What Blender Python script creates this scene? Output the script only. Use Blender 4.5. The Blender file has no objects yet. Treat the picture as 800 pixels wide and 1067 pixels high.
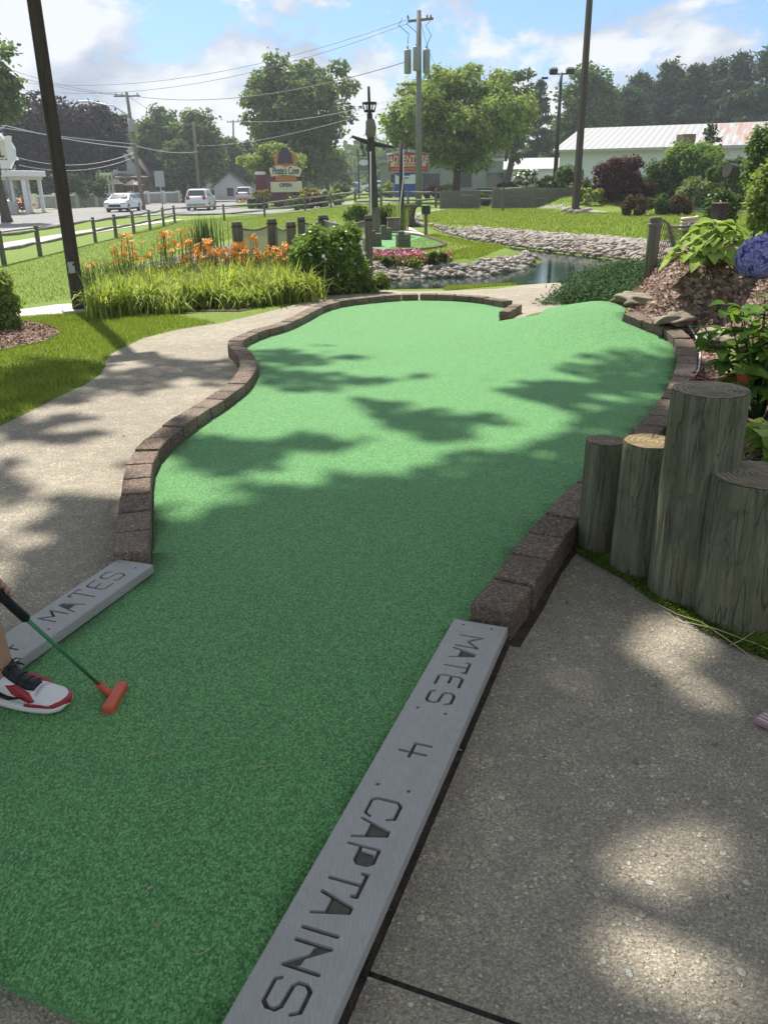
SUN_E = 5.0; SKY_S = .10; EXPO = .76; SKY_TINT = (.50, .72, 1.0); HAZE = .0007; CLOUD_OFF = (1.3, .4, 2.0)
import bpy, bmesh, math, random
import numpy as np
from math import radians, sin, cos, tan, atan, atan2, pi, sqrt
from mathutils import Vector, Matrix, noise as mnoise
random.seed(7); rng = np.random.default_rng(7)
scene = bpy.context.scene
COL = scene.collection
# ---------------------------------------------------------------- camera
F = 860.0; PITCH = atan(345/860); ROLL = .015; CH = 1.45
f0 = np.array([0, cos(PITCH), -sin(PITCH)]); u0 = np.array([0, sin(PITCH), cos(PITCH)]); r0 = np.array([1., 0, 0])
cr = r0*cos(ROLL) - u0*sin(ROLL); cu = u0*cos(ROLL) + r0*sin(ROLL)
C = np.array([0, 0, CH])
cam = bpy.data.objects.new('camera', bpy.data.cameras.new('camera')); COL.objects.link(cam)
R = Matrix(((cr[0], cu[0], -f0[0]), (cr[1], cu[1], -f0[1]), (cr[2], cu[2], -f0[2]))).to_4x4()
cam.matrix_world = Matrix.Translation(Vector(C)) @ R
cam.data.sensor_fit = 'VERTICAL'; cam.data.sensor_height = 24; cam.data.lens = 24*F/1067
cam.data.clip_start = .05; cam.data.clip_end = 3000
scene.camera = cam

def ray(x, y):
    d = f0*F + cr*(x-400) + cu*(533.5-y)
    return d/np.linalg.norm(d)
def Z(x, y, z=0.):
    d = ray(x, y); return C + d*(z-CH)/d[2]
def D(x, y, Y):
    d = ray(x, y); return C + d*Y/d[1]
def V(p): return Vector((float(p[0]), float(p[1]), float(p[2])))
# ---------------------------------------------------------------- terrain
def ss(a, b, x):
    t = np.clip((x-a)/(b-a), 0, 1); return t*t*(3-2*t)
def sdist(poly, x, y):            # signed distance, negative inside
    x = np.asarray(x, float); y = np.asarray(y, float)
    d = np.full(x.shape, 1e9); ins = np.zeros(x.shape, bool)
    n = len(poly)
    for i in range(n):
        ax, ay = poly[i][:2]; bx, by = poly[(i+1) % n][:2]
        ex, ey = bx-ax, by-ay; wx, wy = x-ax, y-ay
        t = np.clip((wx*ex+wy*ey)/(ex*ex+ey*ey+1e-12), 0, 1)
        d = np.minimum(d, (wx-ex*t)**2+(wy-ey*t)**2)
        c = ((ay > y) != (by > y)) & (x < (bx-ax)*(y-ay)/((by-ay) if by != ay else 1e-12)+ax)
        ins ^= c
    d = np.sqrt(d); return np.where(ins, -d, d)
WZ = -.25
POND = [Z(a, b, WZ) for a, b in [(462, 244), (500, 253), (560, 261), (620, 268), (700, 279), (720, 300), (600, 294), (540, 297),
        (470, 301), (405, 302), (398, 294), (420, 290), (480, 289), (528, 284), (566, 273), (543, 266), (500, 260), (468, 251)]]
# turf-side edge of the right border: picture points -> ground
RC = [(488, 628, .12), (515, 597, .12), (539, 564, .12), (565, 535, .12), (587, 511, .12), (606, 494, .12), (628, 474, .13), (652, 452, .15),
      (674, 430, .2), (690, 410, .24), (700, 391, .28), (705, 371, .33), (703, 353, .4), (694, 343, .45), (673, 335, .48), (648, 325, .5)]
def Tb(x, y):
    x = np.asarray(x, float); y = np.asarray(y, float)
    z = -.68*ss(0, 9, -x)*ss(5, 16, y)
    return z + .30*np.exp(-(((x-2.4)/1.15)**2+((y-8.2)/1.05)**2))
def march(px, py, off, fn):
    d = ray(px, py); ts = np.concatenate([np.arange(.8, 16, .03), np.arange(16, 60, .15), np.geomspace(60, 900, 300)])
    P = C[None, :]+d[None, :]*ts[:, None]
    h = P[:, 2]-fn(P[:, 0], P[:, 1])-off
    i = np.argmax(h < 0) if (h < 0).any() else len(ts)-1
    if i == 0: i = 1
    a, b = h[i-1], h[i]; t = ts[i-1]+(ts[i]-ts[i-1])*(a/(a-b) if a != b else 1)
    return C+d*t
RCW = [march(a, b, .115, Tb)[:2] for a, b, c in RC]
print('RCW', [tuple(np.round(q, 2)) for q in RCW])
# the raised bed lies right of that border and behind the log line
BED = []
for i in range(4, len(RCW)):
    d_ = RCW[min(i+1, len(RCW)-1)]-RCW[i-1]; d_ = d_/np.linalg.norm(d_); BED.append((RCW[i][0]+d_[1]*.17, RCW[i][1]-d_[0]*.17))
BED += [(2.42, 9.1), (2.7, 9.8), (3.2, 10.8), (4.2, 12), (7, 13.5), (14, 13), (14, -2), (3.2, -1.2), (1.22, 2.42), (.9, 3.16)]
def T0(x, y):
    x = np.asarray(x, float); y = np.asarray(y, float)
    z = Tb(x, y)+.55*ss(39, 43, y)*(1-ss(60, 75, y))*ss(8, 10, x)
    d = -sdist(BED, x, y)
    lx, ly = x-.9, y-3.16              # log line
    dl = lx*.903+ly*.43
    h = .40*ss(.03, .75, d)*ss(.02, .14, dl) + .34*np.exp(-(((x-4.4)/1.9)**2+((y-8.4)/2.1)**2))*ss(0, .8, d)
    return z+h
def T(x, y):
    z = T0(x, y)
    s = sdist(POND, x, y)
    W = 2.9-2.1*ss(14.3, 16.3, y); w = 1-ss(-W, W, s)
    return z*(1-w)+(2*WZ)*w
def G(px, py, off=0.): return march(px, py, off, T)
def g2(px, py, off=0.): return tuple(G(px, py, off)[:2])
def Tz(x, y): return float(T(np.array(x), np.array(y)))
# ---------------------------------------------------------------- object helpers
def tag(o, label=None, cat=None, group=None, kind=None):
    if label: o['label'] = label
    if cat: o['category'] = cat
    if group: o['group'] = group
    if kind: o['kind'] = kind
    return o
def empty(name, loc=(0, 0, 0), rz=0., label=None, cat=None, group=None):
    o = bpy.data.objects.new(name, None); COL.objects.link(o)
    o.location = V(loc); o.rotation_euler = (0, 0, rz); o.empty_display_size = .2
    return tag(o, label, cat, group)
def copy_tree(o, parent=None):
    c = o.copy(); COL.objects.link(c); c.parent = parent
    if parent is not None: c.matrix_parent_inverse = o.matrix_parent_inverse.copy()
    for ch in o.children: copy_tree(ch, c)
    return c
class MB:
    def __init__(s): s.v = []; s.f = []; s.m = []; s.sm = []
    def add(s, vs, fs, mi=0, smooth=False):
        b = len(s.v); s.v += [tuple(map(float, p)) for p in vs]
        for f in fs: s.f.append([b+i for i in f]); s.m.append(mi); s.sm.append(smooth)
        return s
    def box(s, c, sz, rz=0., mi=0, M=None, taper=1.):
        x, y, z = [k/2 for k in sz]
        vs = [Vector((i*x*(taper if k > 0 else 1), j*y*(taper if k > 0 else 1), k*z)) for k in (-1, 1) for j in (-1, 1) for i in (-1, 1)]
        Mx = M if M is not None else Matrix.Rotation(rz, 3, 'Z')
        c = V(c); vs = [c+Mx @ v for v in vs]
        return s.add(vs, [(0, 2, 3, 1), (4, 5, 7, 6), (0, 1, 5, 4), (1, 3, 7, 5), (3, 2, 6, 7), (2, 0, 4, 6)], mi)
    def tube(s, pts, rad, n=8, mi=0, cap=True, smooth=True, sx=1.):
        pts = [V(p) for p in pts]; 
        if not hasattr(rad, '__len__'): rad = [rad]*len(pts)
        rings = []; up = None
        for i, p in enumerate(pts):
            d = (pts[min(i+1, len(pts)-1)]-pts[max(i-1, 0)])
            if d.length < 1e-9: d = Vector((0, 0, 1))
            d.normalize()
            if up is None:
                up = Vector((0, 0, 1)) if abs(d.z) < .9 else Vector((0, 1, 0))
            a = up-d*up.dot(d)
            if a.length < 1e-6: a = d.orthogonal()
            a.normalize(); b = d.cross(a); up = a
            rings.append([p+(a*cos(2*pi*k/n)*sx+b*sin(2*pi*k/n))*rad[i] for k in range(n)])
        vs = [q for r_ in rings for q in r_]; fs = []
        for i in range(len(pts)-1):
            for k in range(n):
                fs.append((i*n+k, i*n+(k+1) % n, (i+1)*n+(k+1) % n, (i+1)*n+k))
        s.add(vs, fs, mi, smooth)
        if cap:
            b = len(s.v)-len(vs)
            s.f.append([b+k for k in range(n)][::-1]); s.m.append(mi); s.sm.append(False)
            s.f.append([b+(len(pts)-1)*n+k for k in range(n)]); s.m.append(mi); s.sm.append(False)
        return s
    def prism(s, poly, z0, z1, mi=0, M=None):   # poly in local xy, extruded in z; M maps
        n = len(poly); vs = [Vector((p[0], p[1], z)) for z in (z0, z1) for p in poly]
        if M is not None: vs = [M @ v for v in vs]
        fs = [tuple(range(n))[::-1], tuple(range(n, 2*n))]+[(i, (i+1) % n, n+(i+1) % n, n+i) for i in range(n)]
        return s.add(vs, fs, mi)
    def blob(s, c, r, sub=2, amp=.25, fr=1.5, seed=0, mi=0, flat=1.):
        bm = bmesh.new(); bmesh.ops.create_icosphere(bm, subdivisions=sub, radius=1)
        if not hasattr(r, '__len__'): r = (r, r, r)
        vs = []
        for v in bm.verts:
            k = 1+amp*mnoise.noise(v.co*fr+Vector((seed*7.3, seed*1.7, seed*3.1)))
            vs.append((c[0]+v.co.x*r[0]*k, c[1]+v.co.y*r[1]*k, c[2]+v.co.z*r[2]*k))
        fs = [[w.index for w in f.verts] for f in bm.faces]; bm.free()
        return s.add(vs, fs, mi, True)
    def build(s, name, mat, parent=None, bevel=0, seg=2):
        me = bpy.data.meshes.new(name); me.from_pydata(s.v, [], s.f); me.update()
        mats = mat if isinstance(mat, (list, tuple)) else [mat]
        for m in mats: me.materials.append(m)
        if len(mats) > 1: me.polygons.foreach_set('material_index', s.m)
        me.polygons.foreach_set('use_smooth', s.sm)
        bm = bmesh.new(); bm.from_mesh(me); bmesh.ops.recalc_face_normals(bm, faces=bm.faces); bm.to_mesh(me); bm.free()
        o = bpy.data.objects.new(name, me); COL.objects.link(o)
        if parent is not None: o.parent = parent
        if bevel:
            b = o.modifiers.new('bevel', 'BEVEL'); b.width = bevel; b.segments = seg; b.limit_method = 'ANGLE'; b.angle_limit = radians(40)
        return o
def np_mesh(name, verts, faces, mat, parent=None, smooth=False):   # faces: (n,k) int array
    verts = np.asarray(verts, np.float32); faces = np.asarray(faces, np.int32)
    me = bpy.data.meshes.new(name); n, k = faces.shape
    me.vertices.add(len(verts)); me.vertices.foreach_set('co', verts.ravel())
    me.loops.add(n*k); me.loops.foreach_set('vertex_index', faces.ravel())
    me.polygons.add(n); me.polygons.foreach_set('loop_start', np.arange(n, dtype=np.int32)*k)
    try: me.polygons.foreach_set('loop_total', np.full(n, k, np.int32))
    except Exception: pass
    if smooth: me.polygons.foreach_set('use_smooth', np.ones(n, bool))
    me.update(calc_edges=True); me.validate()
    me.materials.append(mat)
    o = bpy.data.objects.new(name, me); COL.objects.link(o)
    if parent is not None: o.parent = parent
    return o
# ---------------------------------------------------------------- materials
class NT:
    def __init__(s, m): s.t = m.node_tree; s.n = s.t.nodes; s.l = s.t.links
    def new(s, ty, **k):
        n = s.n.new(ty)
        for a, b in k.items():
            if a.startswith('i_'):
                n.inputs[a[2:].replace('_', ' ')].default_value = b
            else: setattr(n, a, b)
        return n
    def link(s, a, b): s.l.new(a, b)
    def ramp(s, fac, stops, interp='LINEAR'):
        r = s.n.new('ShaderNodeValToRGB'); r.color_ramp.interpolation = interp
        e = r.color_ramp.elements
        while len(e) < len(stops): e.new(.5)
        for el, (p, c) in zip(e, stops):
            el.position = p; el.color = (*c, 1) if len(c) == 3 else c
        s.link(fac, r.inputs[0]); return r.outputs[0]
    def mix(s, fac, a, b, mode='MIX'):
        m = s.n.new('ShaderNodeMix'); m.data_type = 'RGBA'; m.blend_type = mode
        for sock, v in ((m.inputs[0], fac), (m.inputs[6], a), (m.inputs[7], b)):
            if isinstance(v, (int, float)): sock.default_value = v
            elif isinstance(v, tuple): sock.default_value = (*v, 1) if len(v) == 3 else v
            else: s.link(v, sock)
        return m.outputs[2]
    def math(s, op, a, b=0., c=None):
        m = s.n.new('ShaderNodeMath'); m.operation = op
        for i, v in enumerate((a, b) if c is None else (a, b, c)):
            if isinstance(v, (int, float)): m.inputs[i].default_value = v
            else: s.link(v, m.inputs[i])
        return m.outputs[0]
    def noise(s, scale, detail=4, rough=.6, vec=None, dist=0.):
        n = s.n.new('ShaderNodeTexNoise'); n.inputs['Scale'].default_value = scale; n.inputs['Detail'].default_value = detail
        n.inputs['Roughness'].default_value = rough; n.inputs['Distortion'].default_value = dist
        if vec is not None: s.link(vec, n.inputs['Vector'])
        return n.outputs['Fac']
    def vor(s, scale, vec=None, feature='F1', rnd=1.):
        n = s.n.new('ShaderNodeTexVoronoi'); n.feature = feature; n.inputs['Scale'].default_value = scale; n.inputs['Randomness'].default_value = rnd
        if vec is not None: s.link(vec, n.inputs['Vector'])
        return n
    def pos(s): return s.n.new('ShaderNodeNewGeometry').outputs['Position']
    def obj(s): return s.n.new('ShaderNodeTexCoord').outputs['Object']
    def mapping(s, vec, scale=(1, 1, 1), rot=(0, 0, 0)):
        m = s.n.new('ShaderNodeMapping'); m.inputs['Scale'].default_value = scale; m.inputs['Rotation'].default_value = rot
        s.link(vec, m.inputs['Vector']); return m.outputs[0]
    def bump(s, h, strength=.5, dist=.01):
        b = s.n.new('ShaderNodeBump'); b.inputs['Strength'].default_value = strength; b.inputs['Distance'].default_value = dist
        s.link(h, b.inputs['Height']); return b.outputs[0]
def mat(name, rough=.7, color=(.5, .5, .5), spec=.5, metal=0.):
    m = bpy.data.materials.new(name); m.use_nodes = True
    b = m.node_tree.nodes['Principled BSDF']
    b.inputs['Base Color'].default_value = (*color, 1); b.inputs['Roughness'].default_value = rough
    b.inputs['Specular IOR Level'].default_value = spec; b.inputs['Metallic'].default_value = metal
    t = NT(m); t.b = b; return m, t
def simple(name, color, rough=.6, var=.12, scale=6., bump=.0, spec=.4, metal=0., bdist=.004, detail=5):
    m, t = mat(name, rough, color, spec, metal)
    p = t.obj(); n = t.noise(scale, detail, .65, p)
    c0 = tuple(max(0, k*(1-var)) for k in color); c1 = tuple(min(1, k*(1+var)) for k in color)
    t.link(t.ramp(n, [(.3, c0), (.7, c1)]), t.b.inputs['Base Color'])
    if bump: t.link(t.bump(n, bump, bdist), t.b.inputs['Normal'])
    return m
def leafmat(name, cols, rough=.5, trans=.35, spec=.04, scale=0., tint=None):
    m, t = mat(name, max(rough, .7), cols[0], min(spec, .08))
    rnd = t.new('ShaderNodeNewGeometry').outputs['Random Per Island']
    c = t.ramp(rnd, [(i/(max(1, len(cols)-1)), k) for i, k in enumerate(cols)])
    if scale:
        c = t.mix(t.math('MULTIPLY', t.noise(scale, 2, .5, t.pos()), .8), c, tint if tint else tuple(k*.6 for k in cols[0]))
    t.link(c, t.b.inputs['Base Color'])
    tr = t.new('ShaderNodeBsdfTranslucent'); t.link(t.mix(1., c, (1., 1.0, .45), 'MULTIPLY'), tr.inputs['Color'])
    mx = t.new('ShaderNodeMixShader'); mx.inputs[0].default_value = trans
    t.link(t.b.outputs[0], mx.inputs[1]); t.link(tr.outputs[0], mx.inputs[2])
    t.link(mx.outputs[0], t.n['Material Output'].inputs['Surface'])
    return m
M = {}
def concrete(name, base=(.36, .335, .29), dark=(.15, .14, .125)):
    m, t = mat(name, .85, base, .3); p = t.pos()
    big = t.noise(.9, 5, .6, p); mid = t.noise(9, 4, .7, p)
    warp = t.new('ShaderNodeVectorMath', operation='ADD'); t.link(p, warp.inputs[0])
    nz = t.new('ShaderNodeTexNoise'); nz.inputs['Scale'].default_value = 60; t.link(p, nz.inputs['Vector'])
    sc = t.new('ShaderNodeVectorMath', operation='SCALE'); sc.inputs['Scale'].default_value = .012; t.link(nz.outputs['Color'], sc.inputs[0]); t.link(sc.outputs[0], warp.inputs[1])
    v1 = t.vor(78, warp.outputs[0]); v2 = t.vor(36, warp.outputs[0]); v3 = t.vor(230, warp.outputs[0])
    sep = t.new('ShaderNodeSeparateColor'); t.link(v1.outputs['Color'], sep.inputs[0])
    sep2 = t.new('ShaderNodeSeparateColor'); t.link(v2.outputs['Color'], sep2.inputs[0])
    sep3 = t.new('ShaderNodeSeparateColor'); t.link(v3.outputs['Color'], sep3.inputs[0])
    k = base
    peb = t.ramp(sep.outputs[0], [(0, tuple(c*.40 for c in k)), (.25, tuple(c*.7 for c in k)), (.55, (k[0]*1.0, k[1]*.95, k[2]*.86)), (.8, tuple(c*1.15 for c in k)), (.95, tuple(min(1, c*1.45) for c in k)), (1, (.74, .71, .66))])
    fine = t.ramp(sep3.outputs[0], [(0, tuple(c*.42 for c in k)), (.6, tuple(c*.66 for c in k)), (1, tuple(c*.95 for c in k))])
    inpeb = t.ramp(v1.outputs['Distance'], [(.28, (1, 1, 1)), (.42, (0, 0, 0))])
    sel = t.math('GREATER_THAN', sep.outputs[1], .42)
    c = t.mix(t.math('MULTIPLY', inpeb, sel), fine, peb)
    inb = t.ramp(v2.outputs['Distance'], [(.30, (1, 1, 1)), (.36, (0, 0, 0))])
    selb = t.math('GREATER_THAN', sep2.outputs[1], .90)
    bigc = t.ramp(sep2.outputs[0], [(0, tuple(c_*.6 for c_ in k)), (.5, tuple(c_*1.2 for c_ in k)), (1, (.68, .66, .62))])
    fb = t.math('MULTIPLY', inb, selb)
    c = t.mix(fb, c, bigc)
    c = t.mix(t.ramp(big, [(.35, (.55, .55, .55)), (.62, (0, 0, 0))]), c, t.mix(1., c, (.62, .62, .64), 'MULTIPLY'))
    c = t.mix(t.ramp(mid, [(.45, (.35, .35, .35)), (.6, (0, 0, 0))]), c, dark)
    t.link(c, t.b.inputs['Base Color'])
    h = t.math('ADD', t.math('MULTIPLY', inpeb, t.math('MULTIPLY', sel, .6)), t.math('ADD', fb, t.math('MULTIPLY', sep3.outputs[0], .35)))
    h = t.math('ADD', h, t.math('MULTIPLY', t.noise(140, 3, .8, p), 1.1)); t.link(t.bump(h, 1., .006), t.b.inputs['Normal'])
    c = t.mix(t.ramp(t.noise(150, 3, .85, p), [(.36, (.75, .75, .75)), (.46, (0, 0, 0))]), c, tuple(q*.22 for q in base)); t.link(c, t.b.inputs['Base Color'])
    return m
M['path'] = concrete('exposed_aggregate', (.67, .59, .455), (.22, .20, .17))
def turfmat(name, a=(.055, .195, .054), b=(.125, .345, .09)):
    m, t = mat(name, .75, a, .3); p = t.pos()
    n1 = t.noise(380, 2, .8, p); n2 = t.noise(1.2, 3, .6, p); n3 = t.noise(125, 3, .8, p); v = t.vor(260, t.mapping(p, (1, .6, 1), (0, 0, .5)))
    sep = t.new('ShaderNodeSeparateColor'); t.link(v.outputs['Color'], sep.inputs[0])
    x = t.math('ADD', t.math('MULTIPLY', n1, .42), t.math('ADD', t.math('MULTIPLY', n3, .33), t.math('MULTIPLY', sep.outputs[0], .25)))
    c = t.ramp(x, [(.30, tuple(k*.5 for k in a)), (.45, a), (.55, b), (.65, (.22, .47, .18)), (.75, (.44, .68, .34))])
    c = t.mix(t.ramp(n2, [(.35, (.35, .35, .35)), (.6, (0, 0, 0))]), c, t.mix(1., c, (.8, .85, .8), 'MULTIPLY'))
    t.link(c, t.b.inputs['Base Color'])
    t.link(t.bump(x, .9, .008), t.b.inputs['Normal'])
    t.b.inputs['Sheen Weight'].default_value = .35; t.b.inputs['Sheen Roughness'].default_value = .4
    t.b.inputs['Sheen Tint'].default_value = (.6, 1, .65, 1)
    return m
M['turf'] = turfmat('artificial_turf')
def lawnmat(name, a, b, dry=(.20, .17, .06)):
    m, t = mat(name, .85, a, .2); p = t.pos()
    n1 = t.noise(28, 5, .75, p); n2 = t.noise(.35, 4, .6, p); n3 = t.noise(2.2, 4, .7, p)
    c = t.ramp(n1, [(.3, tuple(k*.5 for k in a)), (.5, a), (.7, b)])
    c = t.mix(t.ramp(n2, [(.4, (0, 0, 0)), (.7, (.45, .45, .45))]), c, t.mix(1., c, (.75, .9, .6), 'MULTIPLY'))
    c = t.mix(t.ramp(n3, [(.52, (0, 0, 0)), (.75, (.5, .5, .5))]), c, dry)
    t.link(c, t.b.inputs['Base Color']); t.link(t.bump(n1, .8, .03), t.b.inputs['Normal'])
    return m
M['lawn'] = lawnmat('lawn_ground', (.13, .20, .024), (.22, .31, .045))
M['blade'] = leafmat('grass_blades', [(.13, .19, .025), (.21, .29, .04), (.28, .37, .06), (.36, .36, .12)], .6, .4, .3)
M['road'] = simple('asphalt', (.20, .20, .205), .9, .12, 3., .3)
M['track'] = simple('trodden_path', (.27, .255, .22), .9, .15, 4., .2)
M['walk'] = simple('pale_concrete', (.50, .47, .42), .9, .12, 4., .2)
def brickmat():
    m, t = mat('edging_brick', .9, (.2, .14, .11), .25); p = t.pos()
    n1 = t.noise(130, 4, .8, p); n2 = t.noise(5, 4, .6, p); v = t.vor(150, p)
    sep = t.new('ShaderNodeSeparateColor'); t.link(v.outputs['Color'], sep.inputs[0])
    c = t.ramp(sep.outputs[0], [(0, (.07, .05, .04)), (.35, (.21, .145, .11)), (.7, (.38, .28, .22)), (1, (.68, .58, .48))])
    oi = t.new('ShaderNodeObjectInfo').outputs['Random']
    c = t.mix(.5, c, t.ramp(oi, [(0, (.12, .085, .062)), (.4, (.23, .16, .115)), (.7, (.20, .165, .13)), (1, (.36, .275, .21))]))
    c = t.mix(t.ramp(n2, [(.4, (0, 0, 0)), (.7, (.5, .5, .5))]), c, (.11, .10, .085))
    t.link(c, t.b.inputs['Base Color'])
    t.link(t.bump(t.math('ADD', n1, t.math('MULTIPLY', sep.outputs[0], .9)), 1., .011), t.b.inputs['Normal'])
    return m
M['brick'] = brickmat()
def plankmat():
    m, t = mat('grey_plastic_lumber', .55, (.3, .31, .32), .35); p = t.obj()
    g = t.noise(30, 5, .7, t.mapping(p, (14, .8, 4))); n = t.noise(5, 4, .6, p); f = t.noise(260, 2, .6, p)
    c = t.ramp(g, [(.3, (.26, .255, .245)), (.5, (.335, .33, .32)), (.7, (.41, .405, .39))])
    c = t.mix(t.ramp(n, [(.45, (0, 0, 0)), (.75, (.5, .5, .5))]), c, (.26, .25, .22))
    c = t.mix(t.math('MULTIPLY', f, .25), c, (.5, .5, .48))
    t.link(c, t.b.inputs['Base Color']); t.link(t.bump(t.math('ADD', g, t.math('MULTIPLY', f, .4)), .5, .002), t.b.inputs['Normal'])
    return m
M['plank'] = plankmat(); M['groove'] = simple('groove_floor', (.085, .08, .07), .9, .3, 60, .4)
def logmat():
    m, t = mat('treated_log_bark', .8, (.2, .22, .15), .25); p = t.obj()
    g = t.noise(26, 6, .75, t.mapping(p, (1, 1, .07)), .6); n = t.noise(4, 5, .6, t.mapping(p, (1, 1, .5))); k = t.noise(9, 3, .5, p, 1.5); f_ = t.noise(95, 4, .8, t.mapping(p, (1, 1, .1))); l_ = t.noise(17, 3, .6, t.mapping(p, (1, 1, .09)), .3)
    c = t.ramp(g, [(.25, (.05, .056, .04)), (.45, (.13, .145, .095)), (.6, (.195, .21, .135)), (.8, (.29, .29, .19))])
    c = t.mix(t.ramp(n, [(.42, (0, 0, 0)), (.68, (.75, .75, .75))]), c, (.17, .145, .08))
    c = t.mix(t.ramp(k, [(.62, (0, 0, 0)), (.7, (.5, .5, .5))]), c, (.06, .07, .055))
    c = t.mix(t.ramp(f_, [(.33, (.5, .5, .5)), (.5, (0, 0, 0))]), c, (.04, .045, .032))
    ck = t.ramp(l_, [(.485, (0, 0, 0)), (.5, (1, 1, 1)), (.515, (0, 0, 0))]); c = t.mix(t.math('MULTIPLY', ck, t.ramp(t.noise(3, 2, .5, p), [(.45, (0, 0, 0)), (.6, (.55, .55, .55))])), c, (.012, .012, .010)); g = t.math('SUBTRACT', t.math('ADD', g, t.math('MULTIPLY', f_, .5)), t.math('MULTIPLY', ck, .8))
    t.link(c, t.b.inputs['Base Color']); t.link(t.bump(g, .9, .008), t.b.inputs['Normal'])
    return m
M['log'] = logmat()
def logtop(name, a, b):
    m, t = mat(name, .85, a, .2); p = t.obj()
    w = t.new('ShaderNodeTexWave', wave_type='RINGS', rings_direction='Z'); w.inputs['Scale'].default_value = 17; w.inputs['Distortion'].default_value = 5.5; w.inputs['Detail'].default_value = 3
    w.inputs['Detail Scale'].default_value = 1.2; t.link(p, w.inputs['Vector'])
    n = t.noise(30, 5, .7, p)
    d_ = t.noise(7, 4, .7, p); c = t.mix(t.ramp(d_, [(.4, (0, 0, 0)), (.62, (.85, .85, .85))]), t.ramp(w.outputs['Fac'], [(.2, a), (.8, b)]), tuple(k*.55 for k in a))
    c = t.mix(t.math('MULTIPLY', n, .5), c, tuple(k*.5 for k in a)); t.link(c, t.b.inputs['Base Color']); t.link(t.bump(t.math('ADD', w.outputs['Fac'], n), .6, .004), t.b.inputs['Normal'])
    return m
M['top_grey'] = logtop('log_end_grey', (.22, .19, .13), (.42, .36, .25)); M['top_tan'] = logtop('log_end_tan', (.27, .205, .105), (.44, .35, .20))
def woodmat(name, a, b, sc=(1, 1, .08), s=22):
    m, t = mat(name, .85, a, .2); p = t.obj(); g = t.noise(s, 6, .75, t.mapping(p, sc), .4)
    t.link(t.ramp(g, [(.3, a), (.7, b)]), t.b.inputs['Base Color']); t.link(t.bump(g, .7, .006), t.b.inputs['Normal']); return m
M['oldwood'] = woodmat('weathered_wood', (.07, .075, .06), (.21, .20, .16)); M['darkwood'] = woodmat('dark_stained_wood', (.04, .032, .03), (.10, .078, .07))
M['railwood'] = woodmat('weathered_rail', (.13, .125, .11), (.30, .28, .25), (.3, .3, .3), 8)
M['utilwood'] = woodmat('utility_pole_wood', (.12, .10, .08), (.24, .21, .18)); M['mast'] = woodmat('dark_mast_wood', (.03, .027, .025), (.085, .075, .065))
M['bark'] = woodmat('tree_bark', (.04, .032, .024), (.12, .10, .08), (1, 1, .2), 6)
M['white'] = simple('white_paint', (.72, .73, .74), .6, .05, 3); M['cream'] = simple('cream_paint', (.62, .58, .46), .6, .08, 3)
M['grey'] = simple('grey_metal', (.30, .32, .33), .5, .08, 5); M['galv'] = simple('galvanised_steel', (.42, .44, .46), .45, .08, 8, metal=.6)
M['dark'] = simple('dark_metal', (.03, .03, .033), .5, .2, 5); M['black'] = simple('black_rubber', (.015, .015, .016), .6, .2, 8)
M['glass'] = mat('window_glass', .08, (.03, .04, .05), .8)[0]
M['soil'] = simple('soil', (.06, .045, .033), .95, .5, 18, .8, bdist=.03)
def mulchmat():
    m, t = mat('bark_mulch_ground', .9, (.1, .07, .05), .2); p = t.pos()
    v = t.vor(32, t.mapping(p, (1, .45, 1), (0, 0, .6))); n = t.noise(14, 5, .7, p)
    sep = t.new('ShaderNodeSeparateColor'); t.link(v.outputs['Color'], sep.inputs[0])
    c = t.ramp(sep.outputs[0], [(0, (.06, .04, .03)), (.5, (.21, .135, .105)), (.85, (.38, .265, .215)), (1, (.52, .41, .35))])
    c = t.mix(t.math('MULTIPLY', n, .5), c, (.06, .042, .033)); t.link(c, t.b.inputs['Base Color'])
    t.link(t.bump(t.math('ADD', v.outputs['Distance'], n), 1., .03), t.b.inputs['Normal']); return m
M['mulch'] = mulchmat()
M['chip'] = leafmat('mulch_chips', [(.08, .05, .038), (.21, .13, .10), (.33, .22, .175), (.46, .35, .29)], .9, 0.02, .2)
def stonemat(name, cols, s=5):
    m, t = mat(name, .85, cols[0], .3); p = t.obj(); oi = t.new('ShaderNodeObjectInfo').outputs['Random']
    rpi = t.new('ShaderNodeNewGeometry').outputs['Random Per Island']
    r_ = t.math('FRACT', t.math('ADD', oi, rpi))
    c = t.ramp(r_, [(i/(len(cols)-1), k) for i, k in enumerate(cols)]); n = t.noise(s, 5, .7, p)
    c = t.mix(t.ramp(n, [(.35, (.6, .6, .6)), (.65, (0, 0, 0))]), c, t.mix(1., c, (.55, .55, .5), 'MULTIPLY'))
    t.link(c, t.b.inputs['Base Color']); t.link(t.bump(n, .6, .02), t.b.inputs['Normal']); return m
M['stone'] = stonemat('river_stone', [(.25, .23, .21), (.42, .38, .33), (.33, .25, .20), (.5, .47, .43), (.20, .19, .19), (.44, .36, .28)], 9)
M['boulder'] = stonemat('sandstone_boulder', [(.20, .17, .125), (.28, .24, .18)], 4)
M['water'] = None
m, t = mat('pond_water', .03, (.008, .028, .022), .6); t.b.inputs['IOR'].default_value = 1.33
t.link(t.bump(t.noise(5, 3, .5, t.mapping(t.pos(), (1, 2.2, 1))), .10, .02), t.b.inputs['Normal']); M['water'] = m
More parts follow.
